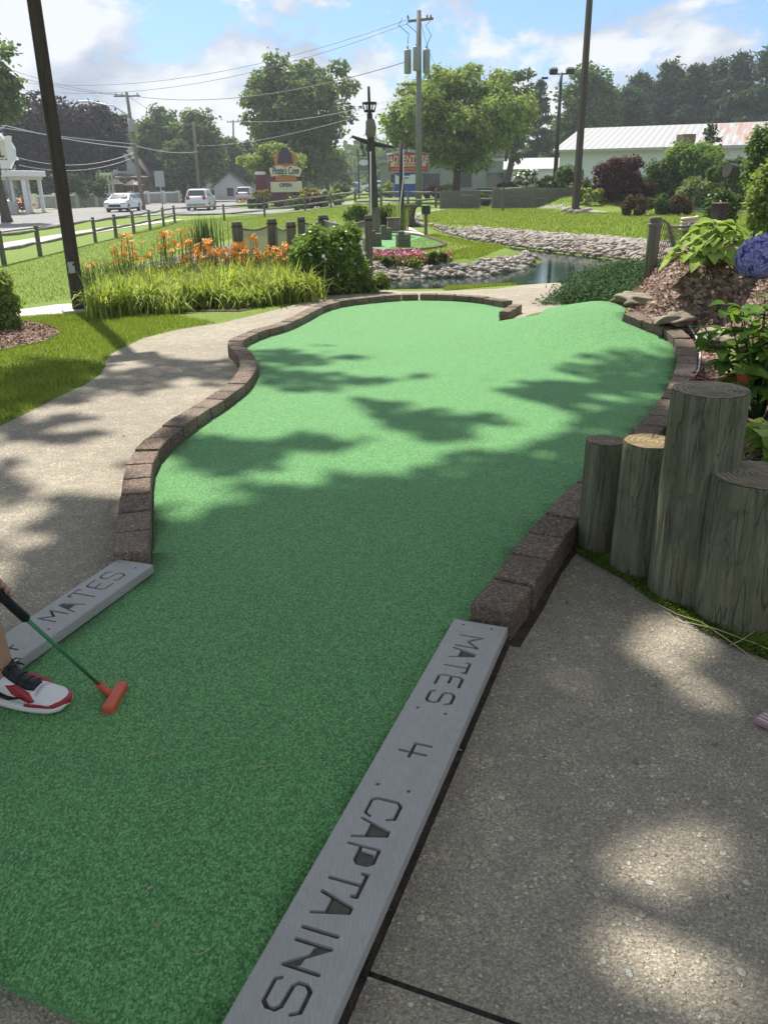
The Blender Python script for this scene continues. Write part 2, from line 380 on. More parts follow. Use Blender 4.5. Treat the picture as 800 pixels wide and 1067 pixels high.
# ---------------------------------------------------------------- ground sheet
def axis(lo, hi, st, far, gr=1.16):
    a = list(np.arange(lo, hi+1e-6, st)); s = st
    x = a[-1]
    while x < far: s *= gr; x += s; a.append(x)
    s = st; x = a[0]
    while x > -far: s *= gr; x -= s; a.insert(0, x)
    return np.array(a)
GX = axis(-6, 8, .14, 700); GY = axis(-1, 27, .14, 900)
xx, yy = np.meshgrid(GX, GY); zz = T(xx, yy)
nx, ny = len(GX), len(GY)
vs = np.stack([xx.ravel(), yy.ravel(), zz.ravel()], 1)
ii = (np.arange(ny-1)[:, None]*nx+np.arange(nx-1)[None, :]).ravel()
# split each quad along the same diagonal the sheets use
fs = np.concatenate([np.stack([ii, ii+1, ii+nx+1], 1), np.stack([ii, ii+nx+1, ii+nx], 1)])
g = np_mesh('ground', vs, fs, M['lawn'], smooth=True); g['kind'] = 'structure'
def Tg(x, y):                       # height of the triangulated ground sheet
    i = min(max(np.searchsorted(GX, x)-1, 0), nx-2); j = min(max(np.searchsorted(GY, y)-1, 0), ny-2)
    u_ = (x-GX[i])/(GX[i+1]-GX[i]); v_ = (y-GY[j])/(GY[j+1]-GY[j])
    a, b, c, d = zz[j, i], zz[j, i+1], zz[j+1, i+1], zz[j+1, i]
    return float(a+(b-a)*u_+(c-b)*v_ if u_ > v_ else a+(c-d)*u_+(d-a)*v_)
def sheet(name, poly, off, mt, skirt=0., kind='structure', parent=None, hf=None):
    from mathutils.geometry import tessellate_polygon
    hf = hf or Tg
    P2 = [Vector((float(p[0]), float(p[1]), 0)) for p in poly]
    bm = bmesh.new(); bv = [bm.verts.new(p) for p in P2]
    for t_ in tessellate_polygon([P2]):
        try: bm.faces.new([bv[k] for k in t_])
        except ValueError: pass
    xs = [p.x for p in P2]; ys = [p.y for p in P2]
    for arr, no, lo, hi in ((GX, (1, 0, 0), min(xs), max(xs)), (GY, (0, 1, 0), min(ys), max(ys))):
        for a in arr[(arr > lo) & (arr < hi)]:
            co = (a, 0, 0) if no[0] else (0, a, 0)
            bmesh.ops.bisect_plane(bm, geom=bm.verts[:]+bm.edges[:]+bm.faces[:], plane_co=co, plane_no=no, dist=1e-5)
    bmesh.ops.remove_doubles(bm, verts=bm.verts, dist=1e-4)
    for v in bm.verts: v.co.z = hf(v.co.x, v.co.y)+off
    bmesh.ops.triangulate(bm, faces=bm.faces)
    if skirt:
        be = [e for e in bm.edges if e.is_boundary]
        r_ = bmesh.ops.extrude_edge_only(bm, edges=be)
        for v in r_['geom']:
            if isinstance(v, bmesh.types.BMVert): v.co.z -= skirt
    bmesh.ops.recalc_face_normals(bm, faces=bm.faces)
    me = bpy.data.meshes.new(name); bm.to_mesh(me); bm.free(); me.materials.append(mt)
    me.polygons.foreach_set('use_smooth', [abs(p.normal.z) > .5 for p in me.polygons])
    if sum(p.normal.z for p in me.polygons) < 0: me.flip_normals()
    o = bpy.data.objects.new(name, me); COL.objects.link(o)
    if parent: o.parent = parent
    if kind: o['kind'] = kind
    return o
def spline(pts, n=8):               # catmull-rom through 2D/3D points
    P = [np.array(p, float) for p in pts]; P = [2*P[0]-P[1]]+P+[2*P[-1]-P[-2]]; out = []
    for i in range(1, len(P)-2):
        for k in range(n):
            t_ = k/n; a, b, c, d = P[i-1:i+3]
            out.append(.5*((2*b)+(-a+c)*t_+(2*a-5*b+4*c-d)*t_*t_+(-a+3*b-3*c+d)*t_**3))
    out.append(P[-2]); return out
# ---------------------------------------------------------------- the green and its borders
LC = [(155, 571), (157, 545), (157, 525), (157.5, 506), (158, 489.5), (162, 474), (172.5, 459.5), (186, 447.5), (202, 435.5), (217.5, 425), (233, 415.6),
      (247, 405.5), (258, 397), (265, 387.5), (268.5, 378), (265, 369), (258, 361), (252, 356), (259, 350), (277, 342.5), (300, 336), (320, 327), (339, 317.5),
      (365, 311.5), (420, 306.5), (445, 306.3), (470, 306.8), (500, 309.5), (523.5, 314.5)]
LCW = [Z(a, b, .115)[:2] for a, b in LC]
PL = [Z(a, b, .075)[:2] for a, b in ((473, 644.3), (522, 651.4), (230, 1067))]
ax = PL[2]-PL[0]; ax /= np.linalg.norm(ax); pe = np.array([-ax[1], ax[0]]); PW = .184
if (PL[1]-PL[0])@pe < 0: pe = -pe
PR0 = PL[0]; PRL = 1.83                       # right plank: corner, axis, length
lq = [Z(a, b, .075)[:2] for a, b in ((160, 588), (123.75, 583), (18.75, 688.75))]
lax = lq[2]-lq[0]; lax /= np.linalg.norm(lax); lpe = np.array([lax[1], -lax[0]])
if (lq[1]-lq[0])@lpe < 0: lpe = -lpe
PLW = .165
TURF = [lq[0]+lax*1.9+lpe*.02]+[lq[0]+lpe*.02]+list(spline(LCW, 4))+[Z(531, 321, .04)[:2], g2(519, 334.5, .035), g2(540, 331, .035), g2(560, 328.5, .035)]
TURF += [np.array([1.95, 9.3]), RCW[-1]+np.array([.12, .30])]+list(spline(RCW[::-1], 4))+[PR0+pe*.02, PR0+ax*PRL+pe*.02, PR0+ax*(PRL+.02)-np.array([.06, 0])]
TURF += [Z(160, 1098)[:2], Z(80, 1067)[:2], Z(0, 1030)[:2], Z(-120, 990)[:2], lq[0]+lax*1.9+np.array([-.0, -.15])]
sheet('putting_green', TURF, .035, M['turf'], skirt=.06)
def offset_line(pl, w):
    out = []
    for i, p in enumerate(pl):
        d = pl[min(i+1, len(pl)-1)]-pl[max(i-1, 0)]; d = d/(np.linalg.norm(d)+1e-9); out.append(p+np.array([-d[1], d[0]])*w)
    return out
def edging(name, line, side, L=.225, W=.14, hgt=.108, low=-.06, label=None, gap=.015):
    """bricks laid end to end along the turf edge; side=+1 puts them left of the line"""
    pts = spline(line, 12); seg = [np.linalg.norm(pts[i+1]-pts[i]) for i in range(len(pts)-1)]; s = np.concatenate([[0], np.cumsum(seg)])
    tot = s[-1]; n = max(1, round(tot/L)); root = empty(name, (*pts[0], Tz(*pts[0])), 0, label, 'edging')
    P = np.array(pts)
    def at(d): return np.array([np.interp(d, s, P[:, 0]), np.interp(d, s, P[:, 1])])
    for k in range(n):
        a = at(tot*k/n+gap/2); b = at(tot*(k+1)/n-gap/2); c = (a+b)/2; d = b-a; l = np.linalg.norm(d); d /= l; nrm = np.array([-d[1], d[0]])*side
        w = W*random.uniform(.97, 1.03); c2 = c+nrm*(w/2+.004)
        # keep the brick's inner face on the turf edge; trapezoid so neighbours meet
        m = MB(); h0 = Tz(*c2)
        za = Tz(*a)+hgt; zb = Tz(*b)+hgt; j = random.uniform(-.004, .004)
        o2 = []
        for (q, zq) in ((a, za), (b, zb)):
            for e in (0.002, w): o2.append((q[0]+nrm[0]*e, q[1]+nrm[1]*e, zq+j))
        lo = min(Tz(*(a+nrm*w)), Tz(*(b+nrm*w)), h0)+low
        cc = Vector((c2[0], c2[1], (za+zb)/2))
        vs = [Vector(v)-cc for v in o2]+[Vector((v[0], v[1], lo))-cc for v in o2]
        m.add(vs, [(0, 1, 3, 2), (4, 6, 7, 5), (0, 4, 5, 1), (1, 5, 7, 3), (3, 7, 6, 2), (2, 6, 4, 0)])
        b_ = m.build('brick', M['brick'], root, bevel=.007)
        b_.location = cc-root.location
    return root
edging('brick_edging', LCW, 1, label='winding edging of brown bricks along the left and far side of the big green')
edging('brick_edging', RCW, -1, W=.155, label='curving edging of brown bricks on the right side of the big green')
edging('brick_edging', [Z(519, 334, .1)[:2], Z(526, 328, .1)[:2], Z(532.5, 320.5, .1)[:2]], -1, W=.12, label='short stub of brown bricks at the gap in the far edge of the big green')
# ---------------------------------------------------------------- concrete
sheet('concrete_path', [g2(-140, 480), g2(0, 445), g2(35, 428), g2(62, 414), g2(88, 402), g2(105, 391), g2(110, 382), g2(112, 374), g2(122, 366), g2(150, 353), g2(185, 344), g2(230, 337), g2(268, 328), g2(310, 317), g2(345, 307),
       g2(385, 302), g2(420, 304.0), g2(470, 303), g2(520, 301), g2(560, 296), g2(602, 293), g2(640, 300)]+[(2.3, 11.4), (2.2, 10.3), (1.9, 9.2), (1.3, 8.3), (1.0, 8.9), (1.05, 9.75)]
      +[p for p in reversed(offset_line(LCW, -.06))]+[lq[0]+lpe*.06, lq[0]+lax*1.9+lpe*.06, lq[0]+lax*1.9+np.array([-3.5, -.8]), (-5.5, 2.0)], .004, M['path'])
RO = offset_line(RCW, -.182)
sheet('soil', [PR0+pe*.05+ax*2.05, PR0+pe*.05, RCW[0]+np.array([.06, 0]), RCW[1]+np.array([.06, 0]), RCW[2]+np.array([.07, 0]), RCW[3]+np.array([.08, 0]), (.84, 3.22), RO[4], RO[3]+np.array([.05, 0]), RO[1]+np.array([.05, 0]), PR0+pe*(PW+.06), PR0+pe*(PW+.06)+ax*2.05], .002, M['soil'])
sheet('concrete_path', [PR0+pe*(PW+.004)+ax*2.05, PR0+pe*(PW+.008), RO[0]+np.array([.0, -.03]), RO[1]+np.array([.006, 0]), RO[2], RO[3], RO[4], g2(604, 578), g2(640, 600), g2(700, 634), g2(745, 660), g2(800, 690), (2.0, 1.4), (4.2, -1.5), (-1.2, -1.5), (-2.5, .2), Z(-120, 985)[:2], Z(0, 1022)[:2], Z(80, 1060)[:2], Z(160, 1090)[:2]], .005, M['path'])
# expansion joint
mj = MB(); ja, jb = Z(372, 1012), Z(560, 1078)
for k in range(14):
    a = ja+(jb-ja)*k/14; b = ja+(jb-ja)*(k+1)/14
    mj.tube([(a[0], a[1], -.004+.0), (b[0], b[1], -.004)], .0125, 6)
tag(mj.build('joint_strip', simple('joint_filler', (.02, .022, .018), .95, .4, 40)), 'dark expansion joint strip crossing the concrete beside the lettered plank', 'joint strip')
sheet('footpath', [g2(-60, 331), g2(0, 325.5), g2(60, 317.5), g2(100, 315), g2(118, 317), g2(104, 325), g2(60, 327.5), g2(0, 335), g2(-60, 342)], .006, M['walk'])
# ---------------------------------------------------------------- planks with routed lettering
GL = {  # strokes on a 0..1 (wide) x 0..1 (tall) cell, plus sunken areas
 'M': ([[(0, 0), (0, 1), (.5, .45), (1, 1), (1, 0)]], [[(.0, 1), (.5, .45), (.22, .6)]], .85),
 'A': ([[(0, 0), (.38, 1), (.62, 1), (1, 0)], [(.18, .4), (.82, .4)]], [[(.18, .4), (.38, .98), (.62, .98), (.82, .4)]], .8),
 'T': ([[(0, .86), (0, 1), (1, 1), (1, .86)], [(.5, 1), (.5, 0)]], [], .75),
 'E': ([[(1, 1), (.15, 1), (0, .85), (0, .15), (.15, 0), (1, 0)], [(0, .52), (.7, .52)]], [], .7),
 'S': ([[(1, .8), (.85, 1), (.15, 1), (0, .85), (0, .62), (.15, .52), (.85, .48), (1, .36), (1, .15), (.85, 0), (.1, 0), (0, .14)]], [], .7),
 '4': ([[(0, 1), (0, .42), (1, .42)], [(.68, .95), (.68, 0)]], [], .6),
 'C': ([[(1, .78), (.88, 1), (.15, 1), (0, .85), (0, .15), (.15, 0), (.88, 0), (1, .2)]], [], .72),
 'P': ([[(0, 0), (0, 1), (.8, 1), (1, .85), (1, .55), (.8, .42), (0, .42)]], [[(.25, .44), (.3, .9), (.8, .98), (1, .85), (1, .55), (.8, .44)]], .7),
 'I': ([[(.5, 0), (.5, 1)]], [], .3),
 'N': ([[(0, 0), (0, 1), (1, 0), (1, 1)]], [[(0, 1), (.55, .5), (.1, .55)], [(1, 0), (.45, .5), (.9, .45)]], .8),
}
def lettered_plank(name, origin, axd, ped, width, length, text, label, sw=.0085, trev=False, h=.075):
    """text: list of (char, along centre, glyph width, across base, across top) in plank coordinates"""
    root = empty(name, (origin[0], origin[1], 0), 0, label, 'plank')
    board = MB(); th = .038
    Mx = Matrix(((axd[0], ped[0], 0), (axd[1], ped[1], 0), (0, 0, 1)))
    rs = random.Random(3)
    def loc(t_, p_, z_=0.): return Mx @ Vector((t_, p_, z_))
    c = loc(length/2, width/2, h-th/2)
    board.box(c, (length, width, th), M=Mx)
    bo = board.build('board', M['plank'], root, bevel=.005, seg=3)
    cut = MB(); floor = MB()
    def stroke(a, b, r_):
        d = b-a; L_ = d.length
        if L_ < 1e-6: return
        d /= L_; n = Vector((-d.y, d.x, 0)); ring = []
        for k in range(7): an = -pi/2+pi*k/6; ring.append(b+(d*cos(an)+n*sin(an))*r_)
        for k in range(7): an = pi/2+pi*k/6; ring.append(a+(d*cos(an)+n*sin(an))*r_)
        return ring
    cutters = []
    for ch, t0, gw, p0, p1 in text:
        def cell(u_, v_, z_=0.):
            al = t0+(u_-.5)*gw*(-1 if trev else 1)
            return loc(al, p0+(p1-p0)*v_, z_)
        if ch == '.':
            ring = [cell(.5, 0)+Vector((cos(a_)*.0055, sin(a_)*.0055, 0)) for a_ in np.linspace(0, 2*pi, 11)[:-1]]
            cutters.append((ring, .012)); continue
        st, ar, _ = GL[ch]
        for pl in st:
            for (a0, b0) in zip(pl[:-1], pl[1:]):
                jx = lambda: rs.uniform(-.02, .02)
                cutters.append((stroke(cell(*a0), cell(*b0), sw/2*rs.uniform(.9, 1.2)), .009))
        for pg in ar: cutters.append(([cell(*q) for q in pg], .0055))
    # cut every groove out of the board with one boolean
    cm = MB(); zt = h+.01
    # keep cutters as separate shells; self-intersecting is handled by the exact solver
    for k, (ring, dep) in enumerate(cutters):
        e = rs.uniform(0, .0006)
        n = len(ring); vs = [Vector((q.x, q.y, h-dep-e)) for q in ring]+[Vector((q.x, q.y, zt+e)) for q in ring]
        cm.add(vs, [tuple(range(n))[::-1], tuple(range(n, 2*n))]+[(i, (i+1) % n, n+(i+1) % n, n+i) for i in range(n)])
        floor.add([Vector((q.x, q.y, h-dep-e+.0012)) for q in ring], [tuple(range(n))])
    co = cm.build('cutter', M['groove'])
    co.location = root.location
    b = bo.modifiers.new('cut', 'BOOLEAN'); b.operation = 'DIFFERENCE'; b.solver = 'EXACT'; b.use_self = True; b.object = co
    bpy.context.view_layer.update()
    dg = bpy.context.evaluated_depsgraph_get()
    me = bpy.data.meshes.new_from_object(bo.evaluated_get(dg)); bo.modifiers.clear(); bo.data = me; me.name = 'board'
    bpy.data.objects.remove(co)
    floor.build('lettering', M['groove'], root)
    return root
R_T = lambda px, py: (lambda p: (float((p-PR0)@ax), float((p-PR0)@pe)))(Z(px, py, .075)[:2])
RT = [('.', .03, .01, .04, 0), ('.', .03, .01, .135, 0), ('M', .131, .066, .05, .122), ('A', .208, .056, .05, .122), ('T', .285, .056, .05, .122), ('E', .366, .052, .05, .122), ('S', .457, .056, .05, .122),
      ('.', .524, .01, .04, 0), ('.', .527, .01, .121, 0), ('4', .705, .056, .052, .126), ('.', .858, .01, .044, 0), ('.', .858, .01, .124, 0),
      ('C', .935, .062, .05, .123), ('A', 1.008, .060, .05, .123), ('P', 1.085, .050, .05, .123), ('T', 1.165, .062, .05, .123), ('A', 1.232, .056, .05, .123), ('I', 1.298, .03, .05, .123), ('N', 1.358, .058, .05, .123), ('S', 1.445, .062, .05, .123), ('.', 1.53, .01, .045, 0), ('.', 1.53, .01, .125, 0)]
lettered_plank('lettered_plank', PR0, ax, pe, PW, PRL, RT, 'long grey plank at the right edge of the green, routed MATES 4 CAPTAINS')
LT = [('.', .049, .01, .048, 0), ('S', .135, .056, .05, .13), ('E', .215, .052, .05, .13), ('T', .298, .056, .05, .14), ('A', .386, .056, .045, .122), ('M', .463, .06, .055, .128), ('.', .541, .01, .044, 0),
      ('4', .69, .056, .05, .13), ('S', .95, .06, .05, .13), ('N', 1.035, .058, .05, .13), ('I', 1.1, .03, .05, .13), ('A', 1.165, .056, .05, .13), ('T', 1.235, .06, .05, .13), ('P', 1.31, .05, .05, .13), ('A', 1.385, .056, .05, .13), ('C', 1.46, .06, .05, .13)]
lettered_plank('lettered_plank', lq[0], lax, lpe, PLW, 1.6, LT, 'grey plank beside the shoe and putter, routed with the word MATES on its far end', trev=True)
# ---------------------------------------------------------------- log posts
def logpost(cx, cy, r, top, lean, topmat, label, seed):
    z0 = -.15; rs = random.Random(seed); root = empty('log_post', (cx, cy, 0), 0, label, 'post', 'log posts holding back the raised bed')
    n = 120; rings = 40; gr = [(rs.uniform(-3.1, 0), rs.uniform(.3, .9)*top, rs.uniform(.12, .5)*top, rs.uniform(.003, .007), rs.uniform(.035, .05)) for _ in range(5)]; knots = [(rs.uniform(-2.6, -.3), rs.uniform(.15, .85)*top) for _ in range(3)]; m = MB(); tp = MB(); vs = []
    def crk(a, z):
        a = (a+pi) % (2*pi)-pi; o_ = 0
        for ga, gz, gl, gd, gw in gr:
            da = a-ga-.05*mnoise.noise(Vector((z*6, ga, seed))); dz = abs(z-gz)/gl
            if abs(da) < gw*3 and dz < 1: o_ += gd*math.exp(-(da/gw)**2)*(1-dz*dz)
        for ka, kz in knots:
            q_ = ((a-ka)*r/.016)**2+((z-kz)/.022)**2
            if q_ < 9: o_ += -.004*math.exp(-q_*.5)+.005*math.exp(-q_*3)
        if z > top-.02: o_ += .006*max(0, mnoise.noise(Vector((cos(a)*5, sin(a)*5, seed*3))))*(z-top+.02)/.02
        return o_
    def rad(a, z): return r*(1+.035*mnoise.noise(Vector((cos(a)*1.3+seed, sin(a)*1.3, z*1.1)))+.012*mnoise.noise(Vector((cos(a)*7, sin(a)*7+seed, z*.8))))*(1.03-.05*z/top)*(1-.004*abs(mnoise.noise(Vector((cos(a)*22, sin(a)*22+seed, z*2)))))-crk(a, z)
    for j in range(rings+1):
        z = z0+(top-z0)*j/rings
        for k in range(n):
            a = 2*pi*k/n; q = rad(a, z)*(.985 if j == rings else 1); vs.append((cos(a)*q+lean[0]*z, sin(a)*q+lean[1]*z, z-(.004 if j == rings else 0)))
    fs = [(j*n+k, j*n+(k+1) % n, (j+1)*n+(k+1) % n, (j+1)*n+k) for j in range(rings) for k in range(n)]
    m.add(vs, fs, 0, True); m.build('side', M['log'], root)
    vs2 = [(lean[0]*top, lean[1]*top, 0)]; f2 = []
    for q_, s in enumerate((.35, .7, .985)):
        for k in range(n):
            a = 2*pi*k/n; q = rad(a, top)*s; vs2.append((cos(a)*q+lean[0]*top, sin(a)*q+lean[1]*top, .0025*mnoise.noise(Vector((cos(a)*q*30, sin(a)*q*30, seed)))))
    vs2 = [(x, y, top+z-.002) for x, y, z in vs2]
    for k in range(n): f2.append((0, 1+k, 1+(k+1) % n))
    for b in (0, 1):
        for k in range(n): f2.append((1+b*n+k, 1+(b+1)*n+k, 1+(b+1)*n+(k+1) % n, 1+b*n+(k+1) % n))
    o = tp.add(vs2, f2, 0, True).build('end_grain', topmat, root)
    # a few drying cracks in the end grain
    cr_ = MB()
    for k in range(3):
        a = rs.uniform(0, 6.28); l = r*rs.uniform(.5, .9)
        p0 = Vector((lean[0]*top+cos(a)*r*.08, lean[1]*top+sin(a)*r*.08, top+.0008)); d = Vector((cos(a), sin(a), 0)); nn = Vector((-d.y, d.x, 0))
        cr_.add([p0, p0+d*l+nn*.0022, p0+d*l-nn*.0022], [(0, 1, 2)])
    cr_.build('crack', M['black'], root)
def foot(px, py): return Z(px, py, 0)
def log_from(pxl, pxr, pyb, pyt_c, topmat, label, seed, lean=(0, 0)):
    xc = (pxl+pxr)/2; b = Z(xc, pyb); w = (b-C)@f0; r = (pxr-pxl)/2*w/F*1.02
    cx, cy = b[0]+.10*r, b[1]+r*.98
    d = ray(xc+(lean[0]*0), pyt_c); top = CH+d[2]*(cy/d[1])
    tx = C[0]+d[0]*(cy/d[1]); 
    lx = (tx-cx)/top if lean == 'fit' else 0
    logpost(cx, cy, r, top, (lx*.5, 0), topmat, label, seed); return cx, cy, r, top
LOGS = [log_from(604, 643, 578, 458, M['top_grey'], 'slimmest log post, leftmost of the four, touching the brick edging', 1),
        log_from(641, 694, 604, 459, M['top_tan'], 'log post with the bright tan sunlit end, second from the brick edging', 2),
        log_from(684, 757, 634, 405, M['top_grey'], 'tallest log post of the row, standing well above its neighbours', 3),
        log_from(735, 830, 660, 494, M['top_grey'], 'thick squat log post at the right edge of the picture', 4)]
print('logs', LOGS)
# ---------------------------------------------------------------- foliage
def rdir(n, rg=rng):
    v = rg.normal(size=(n, 3)); return v/np.linalg.norm(v, axis=1, keepdims=True)
def leaf_quads(c, size, aspect=.55, bias=None, rg=rng, fold=.25, up=.3):
    """diamond leaves at points c with a random facing; returns verts, faces"""
    n = len(c); size = np.broadcast_to(np.asarray(size, float), (n,))*rg.uniform(.65, 1.3, n)
    nr = rdir(n, rg); nr[:, 2] = np.abs(nr[:, 2])+up
    if bias is not None: nr = nr+bias*.6
    nr /= np.linalg.norm(nr, axis=1, keepdims=True)
    t = np.cross(nr, rdir(n, rg)); t /= np.linalg.norm(t, axis=1, keepdims=True)+1e-9
    b = np.cross(nr, t); s = size[:, None]
    v = np.stack([c-t*s*.5, c+b*s*aspect*.5-nr*s*fold*.15, c+t*s*.5-nr*s*fold*.3, c-b*s*aspect*.5-nr*s*fold*.15], 1).reshape(-1, 3)
    return v, np.arange(4*n).reshape(n, 4)
def clump_points(clumps, n, rg=rng, shell=.55):
    """clumps: (k,6) centre + radii. leaves gather toward each clump's surface"""
    k = len(clumps); w = (clumps[:, 3]*clumps[:, 4]); w = w/w.sum(); idx = rg.choice(k, n, p=w)
    d = rdir(n, rg); r = rg.uniform(shell, 1.08, n)**.8; r *= 1+.18*rg.normal(size=n)
    p = clumps[idx, :3]+d*clumps[idx, 3:]*r[:, None]; return p, d
def crown_clumps(c, rad, k, rg, cl=.34, irregular=.25, flat_bottom=.0):
    out = []
    c = np.array(c, float); rad = np.array(rad, float)
    ph = rg.uniform(0, 6.28, 4)
    while len(out) < k:
        d = rdir(1, rg)[0]; r = rg.uniform(.25, 1)**.5
        a = atan2(d[1], d[0]); q = 1+irregular*(sin(2*a+ph[0])*.5+sin(3*a+ph[1]+d[2]*3)*.5+sin(4*d[2]+ph[2])*.4)
        cr_ = cl*rg.uniform(.65, 1.25)*min(rad[0], rad[2])
        p = c+d*(rad-cr_*.75)*r*q
        if flat_bottom and p[2] < c[2]-rad[2]*flat_bottom: continue
        out.append([*p, cr_*1.15, cr_*1.15, cr_*.8])
    return np.array(out)
LEAF = {
 'green': leafmat('leaf_green', [(.055, .10, .035), (.10, .165, .055), (.15, .22, .085)], .5, 0.4),
 'bright': leafmat('leaf_bright', [(.17, .23, .07), (.26, .35, .11), (.34, .43, .16)], .5, 0.45),
 'mid': leafmat('leaf_mid', [(.085, .135, .05), (.145, .215, .08), (.21, .285, .12)], .5, 0.42),
 'fresh': leafmat('leaf_fresh', [(.11, .18, .045), (.18, .28, .07), (.26, .38, .11)], .5, .42),
 'dark': leafmat('leaf_dark', [(.04, .07, .03), (.065, .11, .045), (.095, .15, .06)], .55, 0.3),
 'purple': leafmat('leaf_purple', [(0.0234, 0.0156, 0.0208), (0.0455, 0.026, 0.0338), (0.065, 0.039, 0.039)], .55, 0.15),
 'plum': leafmat('leaf_plum', [(.05, .02, .025), (.10, .035, .04), (.14, .06, .055)], .5, .25),
 'rust': leafmat('leaf_rust', [(.07, .05, .025), (.13, .065, .04), (.09, .09, .03)], .5, .25),
 'conifer': leafmat('needle_green', [(.04, .075, .045), (.065, .11, .06), (.10, .155, .08)], .6, 0.2),
 'blue': leafmat('juniper_green', [(0.042, 0.077, 0.042), (0.077, 0.14, 0.07), (0.119, 0.196, 0.098)], .6, 0.25),
 'yellow': leafmat('leaf_yellow', [(.25, .24, .03), (.4, .36, .04), (.3, .3, .06)], .5, .35),
 'cream': leafmat('leaf_variegated', [(.07, .13, .035), (.2, .26, .10), (.36, .38, .2)], .5, .3),
 'lily': leafmat('lily_leaf', [(.20, .27, .06), (.34, .42, .10), (.50, .55, .22)], .45, 0.45),
 'hosta': leafmat('hosta_leaf', [(.2, .3, .06), (.3, .42, .09), (.42, .52, .18)], .4, .4),
 'hyd': leafmat('hydrangea_leaf', [(.09, .17, .035), (.14, .25, .05), (.19, .31, .07)], .4, 0.4),
 'red': leafmat('red_leaf', [(.16, .03, .02), (.26, .05, .03)], .5, .3),
 'moss': leafmat('moss', [(.05, .10, .015), (.09, .15, .02), (.13, .18, .03)], .7, .2),
 'straw': leafmat('dry_grass', [(.42, .40, .24), (.5, .5, .3)], .6, .2),
}
FLOWER = {k: simple('flower_'+k, c, .6, .15, 40) for k, c in {'orange': (.9, .40, .05), 'white': (.8, .8, .75), 'pink': (.6, .16, .3), 'yellow': (.75, .6, .05), 'rose': (.55, .16, .16)}.items()}
BLUEF = leafmat('hydrangea_petal', [(.18, .18, .52), (.30, .32, .74), (.42, .42, .82), (.52, .46, .80)], .6, .25)
def dome_clumps(c, rad, k, rg, cl=.34):
    """shrub shape: full down to the ground, domed on top"""
    out = []; c = np.array(c, float); rad = np.array(rad, float)
    for i in range(k):
        h = -.95+1.75*((i+rg.uniform())/k); a = rg.uniform(0, 6.28); cr_ = cl*rg.uniform(.75, 1.2)*min(rad[0], rad[2])
        R_ = sqrt(max(.05, 1-max(h, 0)**2))*(.86+.14*min(1, (h+1)*1.6)); q = (rg.uniform(.5, 1)**.5)*R_; kx = max(0, rad[0]-cr_*.8); ky = max(0, rad[1]-cr_*.8)
        out.append([c[0]+cos(a)*q*kx, c[1]+sin(a)*q*ky, c[2]+h*(rad[2]-cr_*.5), cr_*1.2, cr_*1.2, cr_])
    return np.array(out)
def limbs(m, base, top, r, clumps, rg, k=7):
    base = np.array(base, float); top = np.array(top, float)
    mid = base+(top-base)*.5+np.array([rg.normal()*r, rg.normal()*r, 0])
    m.tube([base, base+(mid-base)*.12, mid, top], [r*1.35, r, r*.75, r*.2], 9)
    for i in rg.choice(len(clumps), min(k, len(clumps)), replace=False):
        c = clumps[i, :3]; s = base+(top-base)*rg.uniform(.3, .75); q = (s+c)/2+np.array([0, 0, .06*np.linalg.norm(c-s)])
        m.tube([s, q, c], [r*.45, r*.28, r*.08], 6)
def tree(name, base, cen, rad, col, label, n=6000, leaf=.3, k=38, cl=.3, seed=1, tr=.18, trunk=True, cat='tree', group=None, irr=.25, fb=0, sub='crown', aspect=.6, shell=.5, flowers=None, nf=0, fs=.1, twig=True, up=.3):
    rg = np.random.default_rng(seed)
    root = empty(name, base, 0, label, cat, group); b = np.array(base, float)
    cl_ = dome_clumps(cen, rad, int(k*1.5), rg, cl) if cat != 'tree' else crown_clumps(cen, rad, k, rg, cl, irr, fb)
    p, d = clump_points(cl_, n, rg, shell); keep = p[:, 2] > Tz(base[0], base[1])+.01 if n else None
    p = p[keep]; d = d[keep]
    v, f = leaf_quads(p, leaf, aspect, d, rg, up=up)
    np_mesh(sub, v-b, f, LEAF[col], root)
    if trunk:
        m = MB(); limbs(m, (0, 0, -.1), np.array(cen)-b+np.array([0, 0, rad[2]*.5]), tr, cl_-np.array([*b, 0, 0, 0]), rg)
        m.build('trunk' if cat == 'tree' else 'stem', M['bark'], root)
    if flowers:
        p, d = clump_points(cl_, nf, rg, .98); v, f = leaf_quads(p+d*leaf*.3, fs, .9, d, rg); np_mesh('flower', v-b, f, FLOWER[flowers], root)['kind'] = 'stuff'
    return root
def tree_px(name, cx, top, bot, hw, Y, col, label, basez=None, depth=None, **k):
    """crown outline given in picture terms, put at real distance Y"""
    t = D(cx, top, Y); b = D(cx, bot, Y); w = hw/F*((b-C)@f0)
    cen = ((t[0]+b[0])/2, Y, (t[2]+b[2])/2); rz = (t[2]-b[2])/2
    z0 = Tz(cen[0], Y) if basez is None else basez
    w *= 1.12; rz *= 1.1
    return tree(name, (cen[0], Y, z0), cen, (w, depth or w, rz), col, label, **k)
